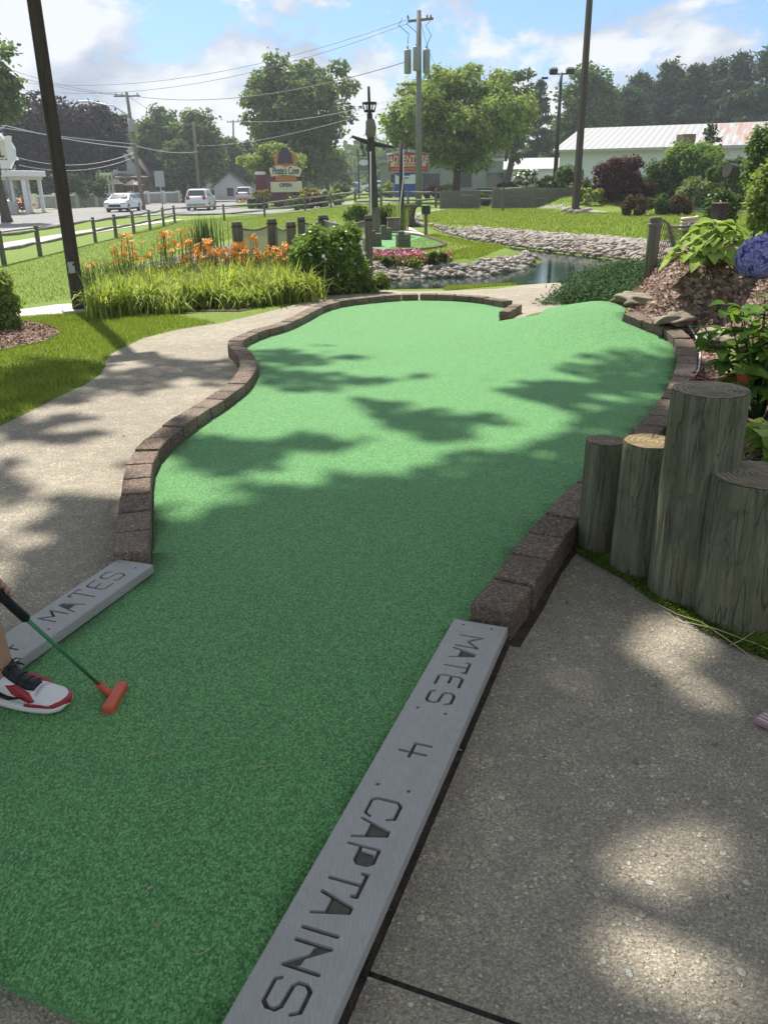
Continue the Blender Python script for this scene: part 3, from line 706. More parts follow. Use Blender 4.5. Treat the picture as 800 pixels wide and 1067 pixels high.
def conifer(name, cx, top, hw, Y, label, seed, n=6000, leaf=.45, col='conifer', bot=None, group=None):
    rg = np.random.default_rng(seed); t = D(cx, top, Y); x = t[0]; z0 = Tz(x, Y); Hh = t[2]-z0; w = hw/F*Y
    root = empty(name, (x, Y, z0), 0, label, 'tree', group)
    m = MB(); m.tube([(0, 0, -.2), (0, 0, Hh*.5), (0, 0, Hh)], [Hh*.018, Hh*.012, .02], 8)
    pts = []; nb = 60
    for i in range(nb):
        u_ = (i+rg.uniform(0, 1))/nb; z = Hh*(.12+.86*u_); L = w*(1-u_)**.75*rg.uniform(.55, 1.2)+w*.05; a = rg.uniform(0, 6.28)
        e = np.array([cos(a)*L, sin(a)*L, z+L*rg.uniform(-.15, .25)])
        m.tube([(0, 0, z), e], [Hh*.004, .01], 4)
        k = int(n/nb*(1.5-u_)); s = rg.uniform(.15, 1, k)**.7
        q = np.array([0, 0, z])+(e-np.array([0, 0, z]))*s[:, None]; q += rg.normal(size=(k, 3))*np.array([.14, .14, .07])*w*(1.1-s[:, None]*.6)
        pts.append(q)
    p = np.concatenate(pts); v, f = leaf_quads(p, leaf, .35, None, rg); np_mesh('crown', v, f, LEAF[col], root)
    m.build('trunk', M['bark'], root); return root
# ---- trees across the road, left
tree_px('tree', -16, 42, 140, 40, 55, 'mid', 'green tree reaching in at the upper left edge of the picture', n=6000, leaf=.42, k=45, seed=11, tr=.3)
tree_px('purple_tree', 38, 98, 190, 40, 98, 'purple', 'dark purple tree left of the near lamp pole, behind the motel sign', n=11000, leaf=.55, k=60, seed=12, tr=.4)
tree_px('purple_tree', 93, 108, 190, 36, 100, 'purple', 'dark purple tree just right of the near lamp pole, beside the gabled house', n=10000, leaf=.55, k=55, seed=13, tr=.4)
tree_px('hedge_shrub', 40, 176, 205, 18, 92, 'dark', 'dark green shrub behind the cafe wall, left of the near lamp pole', n=2500, leaf=.3, k=20, seed=14, cat='shrub', tr=.08)
tree_px('hedge_shrub', 86, 180, 205, 24, 92, 'dark', 'dark green shrub behind the cafe wall, right of the near lamp pole', n=3000, leaf=.3, k=22, seed=15, cat='shrub', tr=.08)
tree_px('tree', 126, 118, 190, 34, 150, 'mid', 'tree rising behind the gabled house', n=6000, leaf=.8, k=45, seed=16, tr=.4)
tree_px('tree', 168, 112, 196, 28, 118, 'green', 'leafy tree just right of the leaning utility pole across the road', n=8000, leaf=.6, k=50, seed=17, tr=.4)
tree_px('tree', 203, 114, 198, 28, 112, 'mid', 'rounded tree behind the white SUV', n=8000, leaf=.6, k=50, seed=18, tr=.4)
tree_px('tree', 188, 142, 200, 20, 108, 'green', 'lower dark tree between the leaning utility pole and the white SUV', n=5000, leaf=.5, k=34, seed=19, tr=.3)
tree_px('tree', 238, 138, 196, 24, 125, 'green', 'tree beyond the silver SUV, left of the tall lone tree', n=6000, leaf=.6, k=40, seed=20, tr=.35)
tree_px('tree', 262, 148, 196, 16, 130, 'dark', 'small dark tree behind the red monument sign', n=3500, leaf=.55, k=30, seed=21, tr=.3)
tree_px('tree', 308, 50, 190, 50, 92, 'mid', 'tall lone tree standing over the pirate course sign', n=24000, leaf=.5, k=110, cl=.21, seed=22, tr=.5, irr=.25)
tree_px('tree', 287, 146, 192, 32, 82, 'bright', 'yellow green tree right behind the pirate course sign', n=7000, leaf=.38, k=45, seed=23, tr=.22)
tree_px('tree', 342, 146, 200, 20, 120, 'mid', 'tree between the tall lone tree and the ship mast', n=4500, leaf=.55, k=34, seed=24, tr=.3)
# ---- middle and right
tree_px('tree', 476, 60, 178, 62, 62, 'bright', 'broad light green tree right of the utility pole with transformers', n=34000, leaf=.30, k=130, cl=.22, seed=25, tr=.28, irr=.2)
tree_px('tree', 528, 72, 176, 28, 85, 'green', 'darker tree behind the right side of the broad light green tree', n=8000, leaf=.45, k=45, seed=26, tr=.35)
conifer('conifer', 563, 82, 20, 105, 'slim dark conifer beside the twin floodlight pole', 27, 5000, .6)
tree_px('tree', 612, 74, 172, 32, 108, 'green', 'round crowned tree behind the tall thin lamp pole on the lawn', n=14000, leaf=.55, k=75, seed=28, tr=.4)
tree_px('tree', 585, 120, 178, 22, 112, 'mid', 'pale low tree between the slim conifer and the round crowned tree', n=5000, leaf=.5, k=40, seed=29, tr=.3)
for i, (cx, tp, hw, Y) in enumerate([(655, 92, 26, 112), (668, 76, 24, 120), (700, 64, 26, 118), (726, 66, 25, 115), (750, 62, 26, 122), (776, 55, 28, 116), (806, 48, 30, 112), (835, 46, 30, 118)]):
    conifer('pine_tree', cx, tp, hw*1.45, Y, ['low pine at the left end of the pines behind the white shed', 'second pine from the left behind the white shed', 'pointed pine above the middle of the shed roof', 'pine over the shed roof beside the pointed one',
            'pine over the rust streaked part of the roof', 'tall pine near the right edge of the picture', 'tallest pine, at the right edge of the picture', 'pine just beyond the right edge of the picture'][i], 40+i, 11000, .75, group='pines behind the white shed')
for i, (cx, tp, hw, Y) in enumerate([(642, 110, 26, 126), (690, 100, 34, 128), (740, 96, 34, 128), (790, 88, 36, 126)]):
    tree_px('tree', cx, tp, 160, hw, Y, 'dark', ['dark round tree low behind the left end of the pines', 'dark tree filling the gap below the pointed pine', 'dark tree filling the pines over the rusty roof', 'dark tree behind the pines at the right edge'][i], n=5500, leaf=.7, k=40, seed=60+i, tr=.4)
# far wood: one mass
rg = np.random.default_rng(5); pts = []; sz = []
for i in range(120):
    px = rg.uniform(-60, 900); Y = rg.uniform(170, 260); b = D(px, 188, Y); h = rg.uniform(5, 9)*(1.25 if 330 < px < 560 else 1)
    cl_ = np.array([[b[0], Y, h*.5-.7, rg.uniform(5, 9), 5, h*.6]]); p, d = clump_points(cl_, 420, rg, .75); pts.append(p)
p = np.concatenate(pts); p = p[p[:, 2] > -.7]; v, f = leaf_quads(p, 1.7, .7, None, rg)
tag(np_mesh('distant_wood', v, f, LEAF['green']), 'far line of woods along the horizon', 'woods', kind='stuff')
conifer('spruce', 742, 127, 20, 46, 'small open spruce in front of the white shed wall', 31, 900, .32, 'conifer')
# ---- shrubs and beds on the right
def shrub(cx, top, bot, hw, Y, col, label, seed, n=4000, leaf=.09, k=26, name='shrub', cl=.33, bz=None, **kw):
    Yg = G(cx, bot+1)[1]
    if .55*Y < Yg < 1.6*Y: n = int(n*1.1); Y_ = Y; Y = float(Yg); leaf *= max(1, Y/Y_)
    return tree_px(name, cx, top, bot, hw, Y, col, label, n=int(n*1.5), leaf=leaf, k=k, seed=seed, tr=.03, cat=kw.pop('cat', 'shrub'), cl=cl, irr=kw.pop('irr', .12), basez=bz, **kw)
shrub(646, 163, 206, 25, 34, 'plum', 'spiky dark plum coloured shrub beyond the lawn', 71, 4500, .14, irr=.3)
shrub(720, 148, 204, 29, 32, 'fresh', 'big round green shrub beside the brown pillar', 72, 8000, .13, 40, irr=.08)
shrub(686, 166, 204, 18, 36, 'green', 'loose green shrub between the plum shrub and the big round one', 73, 3000, .13)
shrub(661, 203, 224, 11.5, 30, 'rust', 'low ball shaped shrub with reddish leaves, left of the row of three', 74, 2500, .08, 18, group='clipped balls edging the far lawn')
shrub(686, 202, 223, 12, 30, 'green', 'low ball shaped green shrub, middle of the row of three', 75, 2500, .08, 18, group='clipped balls edging the far lawn')
shrub(709, 202, 223, 11, 29.5, 'rust', 'low ball shaped reddish shrub beside the variegated hedge', 76, 2500, .08, 18, group='clipped balls edging the far lawn')
shrub(730, 184, 217, 22, 27, 'cream', 'pale variegated hedge shrub below the big round shrub', 77, 5500, .085, 30)
shrub(760, 182, 214, 18, 26.5, 'mid', 'green hedge shrub at the right end of the variegated one', 78, 4500, .085, 30)
shrub(703, 188, 204, 14, 33, 'green', 'low spreading shrub below the loose green shrub', 79, 1800, .1, 14)
shrub(672, 190, 206, 11, 33.5, 'rust', 'low rusty green shrub right of the plum shrub', 80, 1500, .1, 12)
shrub(640, 196, 208, 8, 33, 'dark', 'tiny dark shrub under the plum shrub', 81, 1000, .1, 10)
shrub(760, 165, 190, 20, 38, 'green', 'wide green shrub in front of the shed wall near the right edge', 82, 3500, .14)
shrub(593, 172, 190, 13, 47, 'mid', 'green shrub left of the tall thin lamp pole', 83, 2200, .16)
shrub(548, 177, 192, 12, 50, 'mid', 'white flowering shrub near the small grey shed', 84, 2000, .16, flowers='white', nf=500, fs=.16)
shrub(615, 196, 209, 14, 38, 'lily', 'low yellow green plants right of the tall thin lamp pole', 85, 1500, .14, 12, cat='plant')
shrub(806, 165, 238, 22, 13, 'bright', 'tall leafy shrub at the right edge above the hostas', 86, 5000, .075, 40, irr=.3)
shrub(796, 130, 200, 20, 20, 'mid', 'shrub at the right edge behind the tall leafy one', 87, 4000, .1, 34)
shrub(752, 196, 232, 16, 16, 'green', 'loose shrub with small pale flowers above the square post', 88, 2500, .06, 26, irr=.3, flowers='white', nf=120, fs=.05)
shrub(620, 187, 197, 22, 44, 'green', 'low green hedge behind the timber wall', 89, 2000, .16, 16)
shrub(575, 183, 196, 14, 49, 'green', 'low shrub below the twin floodlight pole', 90, 1500, .16, 14)
# ---- middle shrubs
shrub(345, 233, 304, 36, 11.7, 'fresh', 'large leafy green shrub with white blossoms beside the canvas fence', 91, 15000, .06, 60, cl=.24, irr=.14, flowers='white', nf=260, fs=.055)
shrub(-5, 280, 345, 20, 9.3, 'bright', 'bushy shrub at the left edge in the mulched island', 92, 6000, .055, 40, irr=.3)
shrub(405, 266, 278, 7, 17.6, 'mid', 'small round perennial among the pink flowers, nearer the mast', 93, 1200, .05, 12, cat='plant')
shrub(455, 262, 274, 10, 17.6, 'mid', 'small round perennial at the right end of the pink flower bed', 94, 1600, .05, 14, cat='plant')
shrub(433, 270, 280, 7, 17.0, 'bright', 'small light green plant below the pink flowers', 95, 900, .05, 10, cat='plant')
shrub(392, 284, 304, 13, 12.6, 'bright', 'low weedy plant between the large shrub and the pond', 96, 1400, .05, 14, cat='plant', irr=.4)
shrub(370, 212, 236, 12, 27, 'bright', 'grassy shrub left of the ship mast', 97, 2500, .12, 16)
shrub(404, 214, 236, 12, 30, 'green', 'dark green bush behind the ship mast', 98, 2200, .12, 16)
shrub(235, 204, 228, 10, 44, 'mid', 'low bush under the road fence near the orange flowers', 99, 1, .1)if False else None
for i, (cx, tp, bt, hw, Y, c) in enumerate([(268, 206, 216, 10, 74, 'mid'), (283, 200, 214, 13, 72, 'green'), (297, 199, 212, 12, 70, 'yellow'), (312, 204, 218, 12, 66, 'green'), (330, 202, 216, 12, 70, 'plum'), (345, 198, 214, 12, 72, 'bright'), (273, 198, 206, 8, 76, 'yellow'), (322, 196, 206, 10, 74, 'yellow')]):
    shrub(cx, tp, bt, hw, Y, c, ['low green shrub at the left foot of the pirate course sign', 'dark shrub below the middle of the pirate course sign', 'bright yellow shrub under the letter panel of the pirate course sign', 'wide dark shrub at the road fence below the pirate course sign',
          'plum coloured shrub right of the pirate course sign', 'yellow green shrub left of the hanging motel style sign', 'yellow shrub left of the pirate course sign', 'yellow shrub right of the letter panel'][i], 110+i, 1500, .22, 14)
for i, (cx, tp, bt, hw, Y, c) in enumerate([(401, 190, 205, 9, 60, 'bright'), (450, 192, 206, 10, 58, 'plum'), (470, 190, 203, 10, 56, 'green'), (528, 190, 200, 12, 58, 'rust'), (355, 190, 206, 10, 90, 'mid')]):
    shrub(cx, tp, bt, hw, Y, c, ['small yellow green shrub left of the red arcade sign', 'plum shrub right of the red arcade sign', 'green shrub behind the rail fence, right of the utility pole', 'rusty shrub behind the timber wall', 'green shrub beside the mast across the parking lot'][i], 130+i, 1500, .2, 14)
# planter
pp = G(505, 215); pr_ = empty('planter', pp, 0, 'dark round planter holding a bushy green plant on the far lawn', 'planter')
m = MB(); m.tube([(0, 0, 0), (0, 0, .1), (0, 0, .34), (0, 0, .36)], [.24, .27, .33, .31], 16); m.build('pot', M['dark'], pr_)
rg = np.random.default_rng(3); cl_ = crown_clumps((0, 0, .55), (.36, .36, .3), 14, rg); p, d = clump_points(cl_, 1200, rg); v, f = leaf_quads(p, .09, .6, d, rg); np_mesh('plant', v, f, LEAF['mid'], pr_)
# ---------------------------------------------------------------- blades
def in_poly(poly, n, rg):
    P = np.array(poly); lo = P.min(0); hi = P.max(0); out = []
    tot = 0
    while tot < n:
        q = rg.uniform(lo, hi, (n*2, 2)); k = sdist(poly, q[:, 0], q[:, 1]) < 0; out.append(q[k]); tot += k.sum()
    return np.concatenate(out)[:n]
def blades(name, pts, h, w, mt, rg, lean=.5, parent=None, base=None, seg=1, z=None):
    """curved tapering blades: seg quads + tip"""
    n = len(pts); h = np.broadcast_to(h, (n,))*rg.uniform(.55, 1.25, n); a = rg.uniform(0, 2*pi, n)
    dr = np.stack([np.cos(a), np.sin(a), np.zeros(n)], 1); sd = np.stack([-np.sin(a), np.cos(a), np.zeros(n)], 1)
    ln = rg.uniform(.1, 1, n)*lean; z0 = T(pts[:, 0], pts[:, 1]) if z is None else z
    b = np.stack([pts[:, 0], pts[:, 1], z0-.003], 1); V_ = []
    w = np.broadcast_to(w, (n,))
    for j in range(seg+1):
        u_ = j/(seg+1.); c = b+np.array([0, 0, 1.])*(h*(u_-.35*ln*u_*u_))[:, None]+dr*(h*ln*u_*u_)[:, None]
        ww = (w*(1-u_*.35))[:, None]*.5; V_ += [c-sd*ww, c+sd*ww]
    c = b+np.array([0, 0, 1.])*(h*(1-.35*ln-.3*np.maximum(ln-.6, 0)*2))[:, None]+dr*(h*ln)[:, None]; V_.append(c)
    k = 2*(seg+1)+1; vv = np.stack(V_, 1).reshape(-1, 3); base_i = np.arange(n)[:, None]*k
    tris = []
    for j in range(seg): tris += [[2*j, 2*j+1, 2*j+3], [2*j, 2*j+3, 2*j+2]]
    tris.append([2*seg, 2*seg+1, 2*seg+2])
    f = (base_i[:, None, :]+np.array(tris)[None]).reshape(-1, 3)
    if base is not None: vv = vv-np.array(base)
    return np_mesh(name, vv, f, mt, parent)
rg = np.random.default_rng(21)
MUL = [g2(-80, 338), g2(0, 337), g2(30, 336.5), g2(52, 340), g2(62, 347), g2(52, 355), g2(25, 361), g2(0, 366), g2(-80, 372)]
sheet('mulch_island', MUL, .012, M['mulch'])
lawnL = [g2(-60, 460), g2(0, 443), g2(35, 426), g2(62, 412), g2(88, 400), g2(105, 389), g2(109, 381), g2(111, 373), g2(121, 365), g2(150, 352), g2(185, 343), g2(225, 337), g2(190, 330), g2(130, 328), g2(100, 327), g2(40, 329), g2(0, 333), g2(-60, 339)]
q = in_poly(lawnL, 60000, rg); q = q[sdist(MUL, q[:, 0], q[:, 1]) > .02]
tag(blades('grass', q, .045, .0045, M['blade'], rg, .8), 'mown grass between the mulch island and the curving concrete path', 'grass', kind='stuff')
# ragged tufts leaning over the path edge
lawn2 = [g2(-60, 328), g2(0, 322), g2(60, 314), g2(110, 308), g2(95, 285), g2(240, 250), g2(372, 240), g2(420, 228), g2(420, 214), g2(318, 217), g2(180, 231), g2(100, 254), g2(0, 278), g2(-40, 288)]
q = in_poly(lawn2, 90000, rg)
tag(blades('grass', q, .07, .012, M['blade'], rg, .8), 'sunlit lawn running down to the split rail fence by the road', 'grass', kind='stuff')
lawn3 = [g2(470, 303), g2(600, 292.5), g2(600, 291), g2(545, 294), g2(470, 300), g2(462, 303)]
lawn4 = [g2(430, 277), g2(500, 270), g2(545, 264), g2(470, 248), g2(400, 262), g2(462, 265), g2(452, 273)]
lawn5 = [g2(440, 236), g2(560, 243), g2(690, 250), g2(800, 250), g2(800, 222), g2(690, 214), g2(520, 208), g2(440, 222)]
for pl, n_, h_, w_, lb in ((lawn3, 16000, .06, .008, 'narrow grass strip between the near path and the pond'), (lawn4, 22000, .07, .012, 'grass on the small peninsula beyond the stones'), (lawn5, 50000, .08, .022, 'wide mown lawn beyond the rocky stream bank')):
    q = in_poly(pl, n_, rg); q = q[sdist(POND, q[:, 0], q[:, 1]) > .15]
    tag(blades('grass', q, h_, w_, M['blade'], rg, .8), lb, 'grass', kind='stuff')
# loose dry clippings on the green
m = MB(); rs = random.Random(5)
for k in range(46):
    px, py = rs.uniform(150, 520), rs.uniform(420, 1020)
    if k < 6: px, py = [(437, 640), (385, 740), (300, 665), (215, 655), (150, 690), (278, 800)][k]
    p = G(px, py, .035)
    if sdist([tuple(t_) for t_ in TURF], p[0], p[1]) > -.05: continue
    a = rs.uniform(0, 3.14); l = rs.uniform(.02, .07); c = rs.uniform(-.3, .3); pts = []
    for j in range(6):
        u_ = j/5-.5; pts.append((p[0]+cos(a)*u_*l-sin(a)*c*l*u_*u_*2, p[1]+sin(a)*u_*l+cos(a)*c*l*u_*u_*2, Tz(p[0], p[1])+.041+.004*rs.random()))
    m.tube(pts, [.0006, .0011, .0013, .0013, .001, .0005], 4)
tag(m.build('grass_clippings', LEAF['straw']), 'loose pale grass clippings scattered over the green', 'clippings', kind='stuff')
# ---- moss at the log feet
rg = np.random.default_rng(8); pts = []
mossline = [(600, 572), (620, 585), (645, 597), (665, 612), (690, 628), (705, 637), (735, 655), (770, 672), (800, 684)]
for (a, b) in zip(mossline[:-1], mossline[1:]):
    for k in range(900):
        t_ = rg.uniform(); wx = rg.normal()*8*(.5+abs(sin(a[0]*.13+t_*2))); p = Z(a[0]+(b[0]-a[0])*t_+wx*.4, a[1]+(b[1]-a[1])*t_-abs(wx)*.7+2, .006+rg.uniform(0, .016)); pts.append(p)
p = np.array(pts); v, f = leaf_quads(p, .011, .5, None, rg)
tag(np_mesh('moss', v, f, LEAF['moss']), 'green moss growing along the feet of the log posts', 'moss', kind='stuff')
q = in_poly([g2(745, 665), g2(800, 650), (2.2, 2.0), (1.9, 1.6), g2(800, 690)], 5000, rg); 
tag(blades('moss', q, .022, .003, LEAF['moss'], rg, .9), 'mossy patch in front of the thick squat log post', 'moss', kind='stuff')
m = MB()
for pl in ([(682, 628), (705, 640), (730, 648), (760, 668), (790, 690)], [(790, 655), (770, 668), (760, 672)], [(700, 645), (745, 655), (790, 672), (830, 690)]):
    m.tube([Z(a, b, .02+.01*(i % 2)) for i, (a, b) in enumerate(pl)], .0016, 5)
tag(m.build('dry_stems', LEAF['straw']), 'pale dry stems lying over the moss by the log posts', 'stems', kind='stuff')
# ---- mulch bed
bedp = [(.98, 3.32)]+[tuple(p) for p in BED[1:len(RCW)-4]]
BEDS = [p for p in bedp if True]+[(2.35, 9.1), (2.7, 9.8), (3.2, 10.8), (4.2, 11.8), (6.5, 12), (9, 9), (8, 3), (4, .5), (2.2, 1.2), (1.62, 2.2), (1.03, 3.18)]
sheet('mulch_bed', BEDS, .014, M['mulch'])
rg = np.random.default_rng(31); q = in_poly([p for p in BEDS if p[0] < 5]+[(4.8, 1.5)], 26000, rg) if False else in_poly([tuple(p) for p in bedp]+[(2.35, 9.1), (2.9, 10.3), (4.6, 11), (5.2, 8), (3.6, 4), (2.6, 2), (1.5, 2.4), (1.08, 3.15)], 26000, rg)
z = T(q[:, 0], q[:, 1])+.02+rg.uniform(0, .02, len(q)); c = np.column_stack([q, z]); v, f = leaf_quads(c, .04, .35, None, rg, up=.6)
tag(np_mesh('mulch_chips', v, f, M['chip']), 'loose bark mulch covering the raised bed', 'mulch', kind='stuff')
q = in_poly(MUL, 5000, rg); z = T(q[:, 0], q[:, 1])+.02+rg.uniform(0, .015, len(q)); v, f = leaf_quads(np.column_stack([q, z]), .045, .4, None, rg, up=.6)
tag(np_mesh('mulch_chips', v, f, M['chip']), 'loose bark mulch in the island at the left edge', 'mulch', kind='stuff')
for nm, pl in (('mulch_bed', [g2(600, 208), g2(640, 203), g2(760, 196), g2(800, 198), g2(800, 214), g2(770, 220), g2(735, 221), g2(690, 216), g2(640, 214)]), ('mulch_bed', [g2(385, 266), g2(440, 264), g2(462, 268), g2(470, 274), g2(430, 283), g2(385, 282)]),
               ('mulch_bed', [g2(300, 308), g2(318, 296), g2(370, 292), g2(410, 298), g2(390, 303), g2(345, 308)]), ('soil', [g2(96, 322), g2(110, 300), g2(230, 262), g2(335, 275), g2(340, 300), g2(300, 314), g2(250, 325), g2(150, 326), g2(108, 322)])):
    sheet(nm, pl, .008, M['mulch'] if nm == 'mulch_bed' else M['soil'])
# ---- stones
rs = random.Random(9); rg = np.random.default_rng(9)
protos = []
for i in range(7):
    m = MB().blob((0, 0, 0), (1, rs.uniform(.65, .9), rs.uniform(.45, .65)), 2, .35, 1.1, i*3.1); me = m.build('river_stone', M['stone']); protos.append(me.data); bpy.data.objects.remove(me)
ZONES = [('far', [g2(428, 233), g2(470, 238), g2(560, 243), g2(640, 248), g2(700, 254), g2(700, 276), g2(660, 272), g2(620, 267), g2(560, 260), g2(500, 252), g2(466, 244)], 3000, (.04, .085)),
         ('near', [g2(378, 275), g2(440, 281), g2(492, 277), g2(542, 268), g2(562, 264), g2(570, 272), g2(545, 284), g2(500, 292), g2(440, 292), g2(395, 291), g2(378, 284)], 1000, (.04, .085)),
         ('creek', [g2(86, 297), g2(110, 286), g2(150, 277), g2(205, 262), g2(240, 256), g2(262, 262), g2(225, 276), g2(180, 288), g2(120, 302)], 600, (.035, .08)),
         ('west', [g2(405, 303), g2(398, 292), g2(385, 284), g2(378, 296)], 30, (.06, .11)), ('left', [g2(425, 222), g2(440, 226), g2(440, 236), g2(424, 234)], 50, (.07, .13))]
cand = []
for nm, pl, n, (a, b) in ZONES:
    q = in_poly(pl, n, rg)
    for x, y in q: s_ = rs.uniform(a, b)*(1 if rs.random() < .85 else 1.35); cand.append((s_/y, x, y, s_, nm))
cand.sort(reverse=True)
LB = {'far': 'rounded river stone in the wide rocky bank along the far side of the pond', 'near': 'rounded river stone in the strip between the peninsula grass and the near water', 'creek': 'small river stone in the dry stony strip behind the orange lilies',
      'west': 'river stone at the left end of the near water', 'left': 'river stone on the slope below the ship mast'}
rest = MB()
for i, (a, x, y, s_, nm) in enumerate(cand):
    z = Tz(x, y)+s_*.25; rot = (rs.uniform(-.4, .4), rs.uniform(-.4, .4), rs.uniform(0, 6.28))
    if i < 300:
        o = bpy.data.objects.new('river_stone', protos[i % 7]); COL.objects.link(o); o.location = (x, y, z); o.rotation_euler = rot; o.scale = (s_, s_, s_)
        tag(o, LB[nm], 'stone', {'far': 'river stones of the far bank', 'near': 'river stones of the near bank', 'creek': 'stones of the dry strip behind the lilies', 'west': 'stones at the left end of the near water', 'left': 'stones below the mast'}[nm])
    else:
        rest.blob((x, y, z), (s_, s_*rs.uniform(.65, .95), s_*rs.uniform(.45, .7)), 1, .4, 1.1, i*.37)
tag(rest.build('river_stones', M['stone']), 'remaining smaller river stones filling the banks around the pond', 'stones', kind='stuff')
sheet('stone_bank', ZONES[2][1], .012, M['soil'])
sheet('stone_bank', ZONES[0][1], .012, M['soil'])
def boulder(px, py, Y, r, label, seed):
    p = G(px, py); Y = p[1]; z = p[2]; m = MB().blob((0, 0, 0), r, 4, .5, 2.1, seed); o = m.build('boulder', M['boulder']); o.location = (p[0], Y, z+r[2]*.25)
    o.rotation_euler = (0, 0, seed*.7); return tag(o, label, 'boulder')
boulder(712, 333, 9.0, (.36, .13, .06), 'long flat sandstone boulder behind the upper end of the right brick edging', 1)
boulder(752, 352, 8.3, (.30, .16, .06), 'sandstone boulder under the hydrangea leaves', 2)
boulder(662, 316, 10.2, (.24, .16, .08), 'low boulder where the brick edging starts beside the juniper', 3)
boulder(645, 296, 11.6, (.26, .2, .17), 'grey boulder poking out of the juniper', 4)
boulder(642, 281, 13.0, (.26, .2, .14), 'tan flat boulder at the top of the juniper beside the water', 5)
boulder(692, 273, 10.0, (.15, .12, .09), 'small tan boulder right of the roped post', 6)
boulder(706, 268, 10.6, (.13, .11, .08), 'small rounded boulder below the hanging net', 7)
for i, (px, py) in enumerate([(588, 221), (594, 222.5), (601, 223), (608, 222), (612, 220.5), (604, 219.5), (592, 219.5)]):
    p = G(px, py); m = MB().blob((0, 0, 0), (.2, .15, .14), 2, .35, 1.2, 20+i); o = m.build('base_rock', M['stone']); o.location = (p[0], p[1], p[2]+.05)
    tag(o, 'rock in the small ring around the foot of the tall thin lamp pole', 'rock', 'rocks round the lamp pole foot')
# ---- water
wp = np.array([p[:2] for p in POND]); cx_, cy_ = wp.mean(0)
m = MB(); x0, y0 = wp.min(0)-1.6; x1, y1 = wp.max(0)+1.6
m.add([(x0, y0, WZ), (x1, y0, WZ), (x1, y1, WZ), (x0, y1, WZ)], [(0, 1, 2, 3)]); o = m.build('pond_water', M['water']); o['kind'] = 'structure'
# ---- juniper
rg = np.random.default_rng(14); cl_ = []
for px, py, Y, r in [(585, 318, 10.6, .3), (600, 312, 10.7, .36), (615, 308, 10.9, .4), (628, 303, 11.1, .42), (640, 311, 10.7, .36), (610, 300, 11.8, .4), (625, 293, 12.2, .42), (645, 297, 12.0, .36), (655, 285, 13.0, .4), (640, 284, 13.4, .4), (668, 280, 13.2, .36), (570, 322, 10.4, .22), (650, 306, 11.2, .3), (685, 272, 12.2, .3), (625, 316, 10.5, .3)]:
    p = D(px, py, Y); cl_.append([p[0], Y, min(p[2], Tz(p[0], Y)+.22), r, r, r*.5])
cl_ = np.array(cl_); root = empty('juniper', (2.6, 11.3, Tz(2.6, 11.3)), 0, 'spreading blue green juniper over the slope beside the pond', 'shrub'); b = np.array(root.location)
p, d = clump_points(cl_, 22000, rg, .4); p = p[p[:, 2] > T(p[:, 0], p[:, 1])-.02]; v, f = leaf_quads(p, .06, .3, None, rg); np_mesh('crown', v-b, f, LEAF['blue'], root)
m = MB()
for c in cl_: m.tube([(0, 0, 0), (c[:3]-b)*np.array([.5, .5, .3]), (c[:3]-b)], [.03, .02, .006], 6)
m.build('stem', M['bark'], root)
# ---- pink flowers, lilies, reeds
def flowers(name, poly, n, h, size, fmat, label, seed, cat='flowers', base=None):
    rg = np.random.default_rng(seed); q = in_poly(poly, n, rg); z = T(q[:, 0], q[:, 1])+h*rg.uniform(.4, 1.1, n); v, f = leaf_quads(np.column_stack([q, z]), size, .9, None, rg)
    root = empty(name, (*poly[0], Tz(*poly[0])), 0, label, cat); b = np.array(root.location)
    np_mesh('blossom', v-b, f, fmat, root)['kind'] = 'stuff'; q2 = in_poly(poly, n*3, rg); bl = blades('foliage', q2, h, .02, LEAF['mid'], rg, .7, root, b); bl['kind'] = 'stuff'; return root
flowers('flower_patch', [g2(388, 266), g2(438, 265), g2(440, 271), g2(388, 272)], 700, .12, .05, FLOWER['pink'], 'patch of pink bedding flowers in front of the small far green', 3)
flowers('flower_patch', [g2(412, 272), g2(470, 268), g2(470, 275), g2(412, 278)], 500, .12, .045, FLOWER['rose'], 'patch of dusky red flowers nearer the pond stones', 4)
flowers('flower_patch', [g2(247, 213), g2(262, 212), g2(262, 210), g2(248, 210)], 110, .35, .22, FLOWER['orange'], 'orange flowers at the road fence near the silver SUV', 5)
# daylily clumps: each clump a plant
rs = random.Random(17); rg = np.random.default_rng(17)
def lily_clump(name, x, y, h, n, w, label, col='lily', group=None):
    z = Tz(x, y); root = empty(name, (x, y, z), 0, label, 'plant', group)
    q = np.column_stack([x+rg.normal(size=n)*.09, y+rg.normal(size=n)*.09]); blades('leaves', q, h, w, LEAF[col], rg, rs.uniform(1.0, 1.5), root, (x, y, z), seg=4, z=np.full(n, z)); return root
k = 0
for row, (ya, yb, cnt) in enumerate([(327, 318, 13), (320, 311, 13), (313, 304, 12), (306, 297, 11), (299, 290, 10)]):
    for j in range(cnt):
        u_ = j/(cnt-1); px = 110+u_*(318-110)+rs.uniform(-6, 6)+row*2; py = ya+3+(yb-ya-5)*u_*1.3+rs.uniform(-2, 2)
        p = G(px, py); lily_clump('lily_clump', p[0], p[1], rs.uniform(.28, .56)*(1-.04*row), 150, .021, 'arching yellow green leaf clump in the long bed beside the path', group='leaf clumps in the bed beside the path')
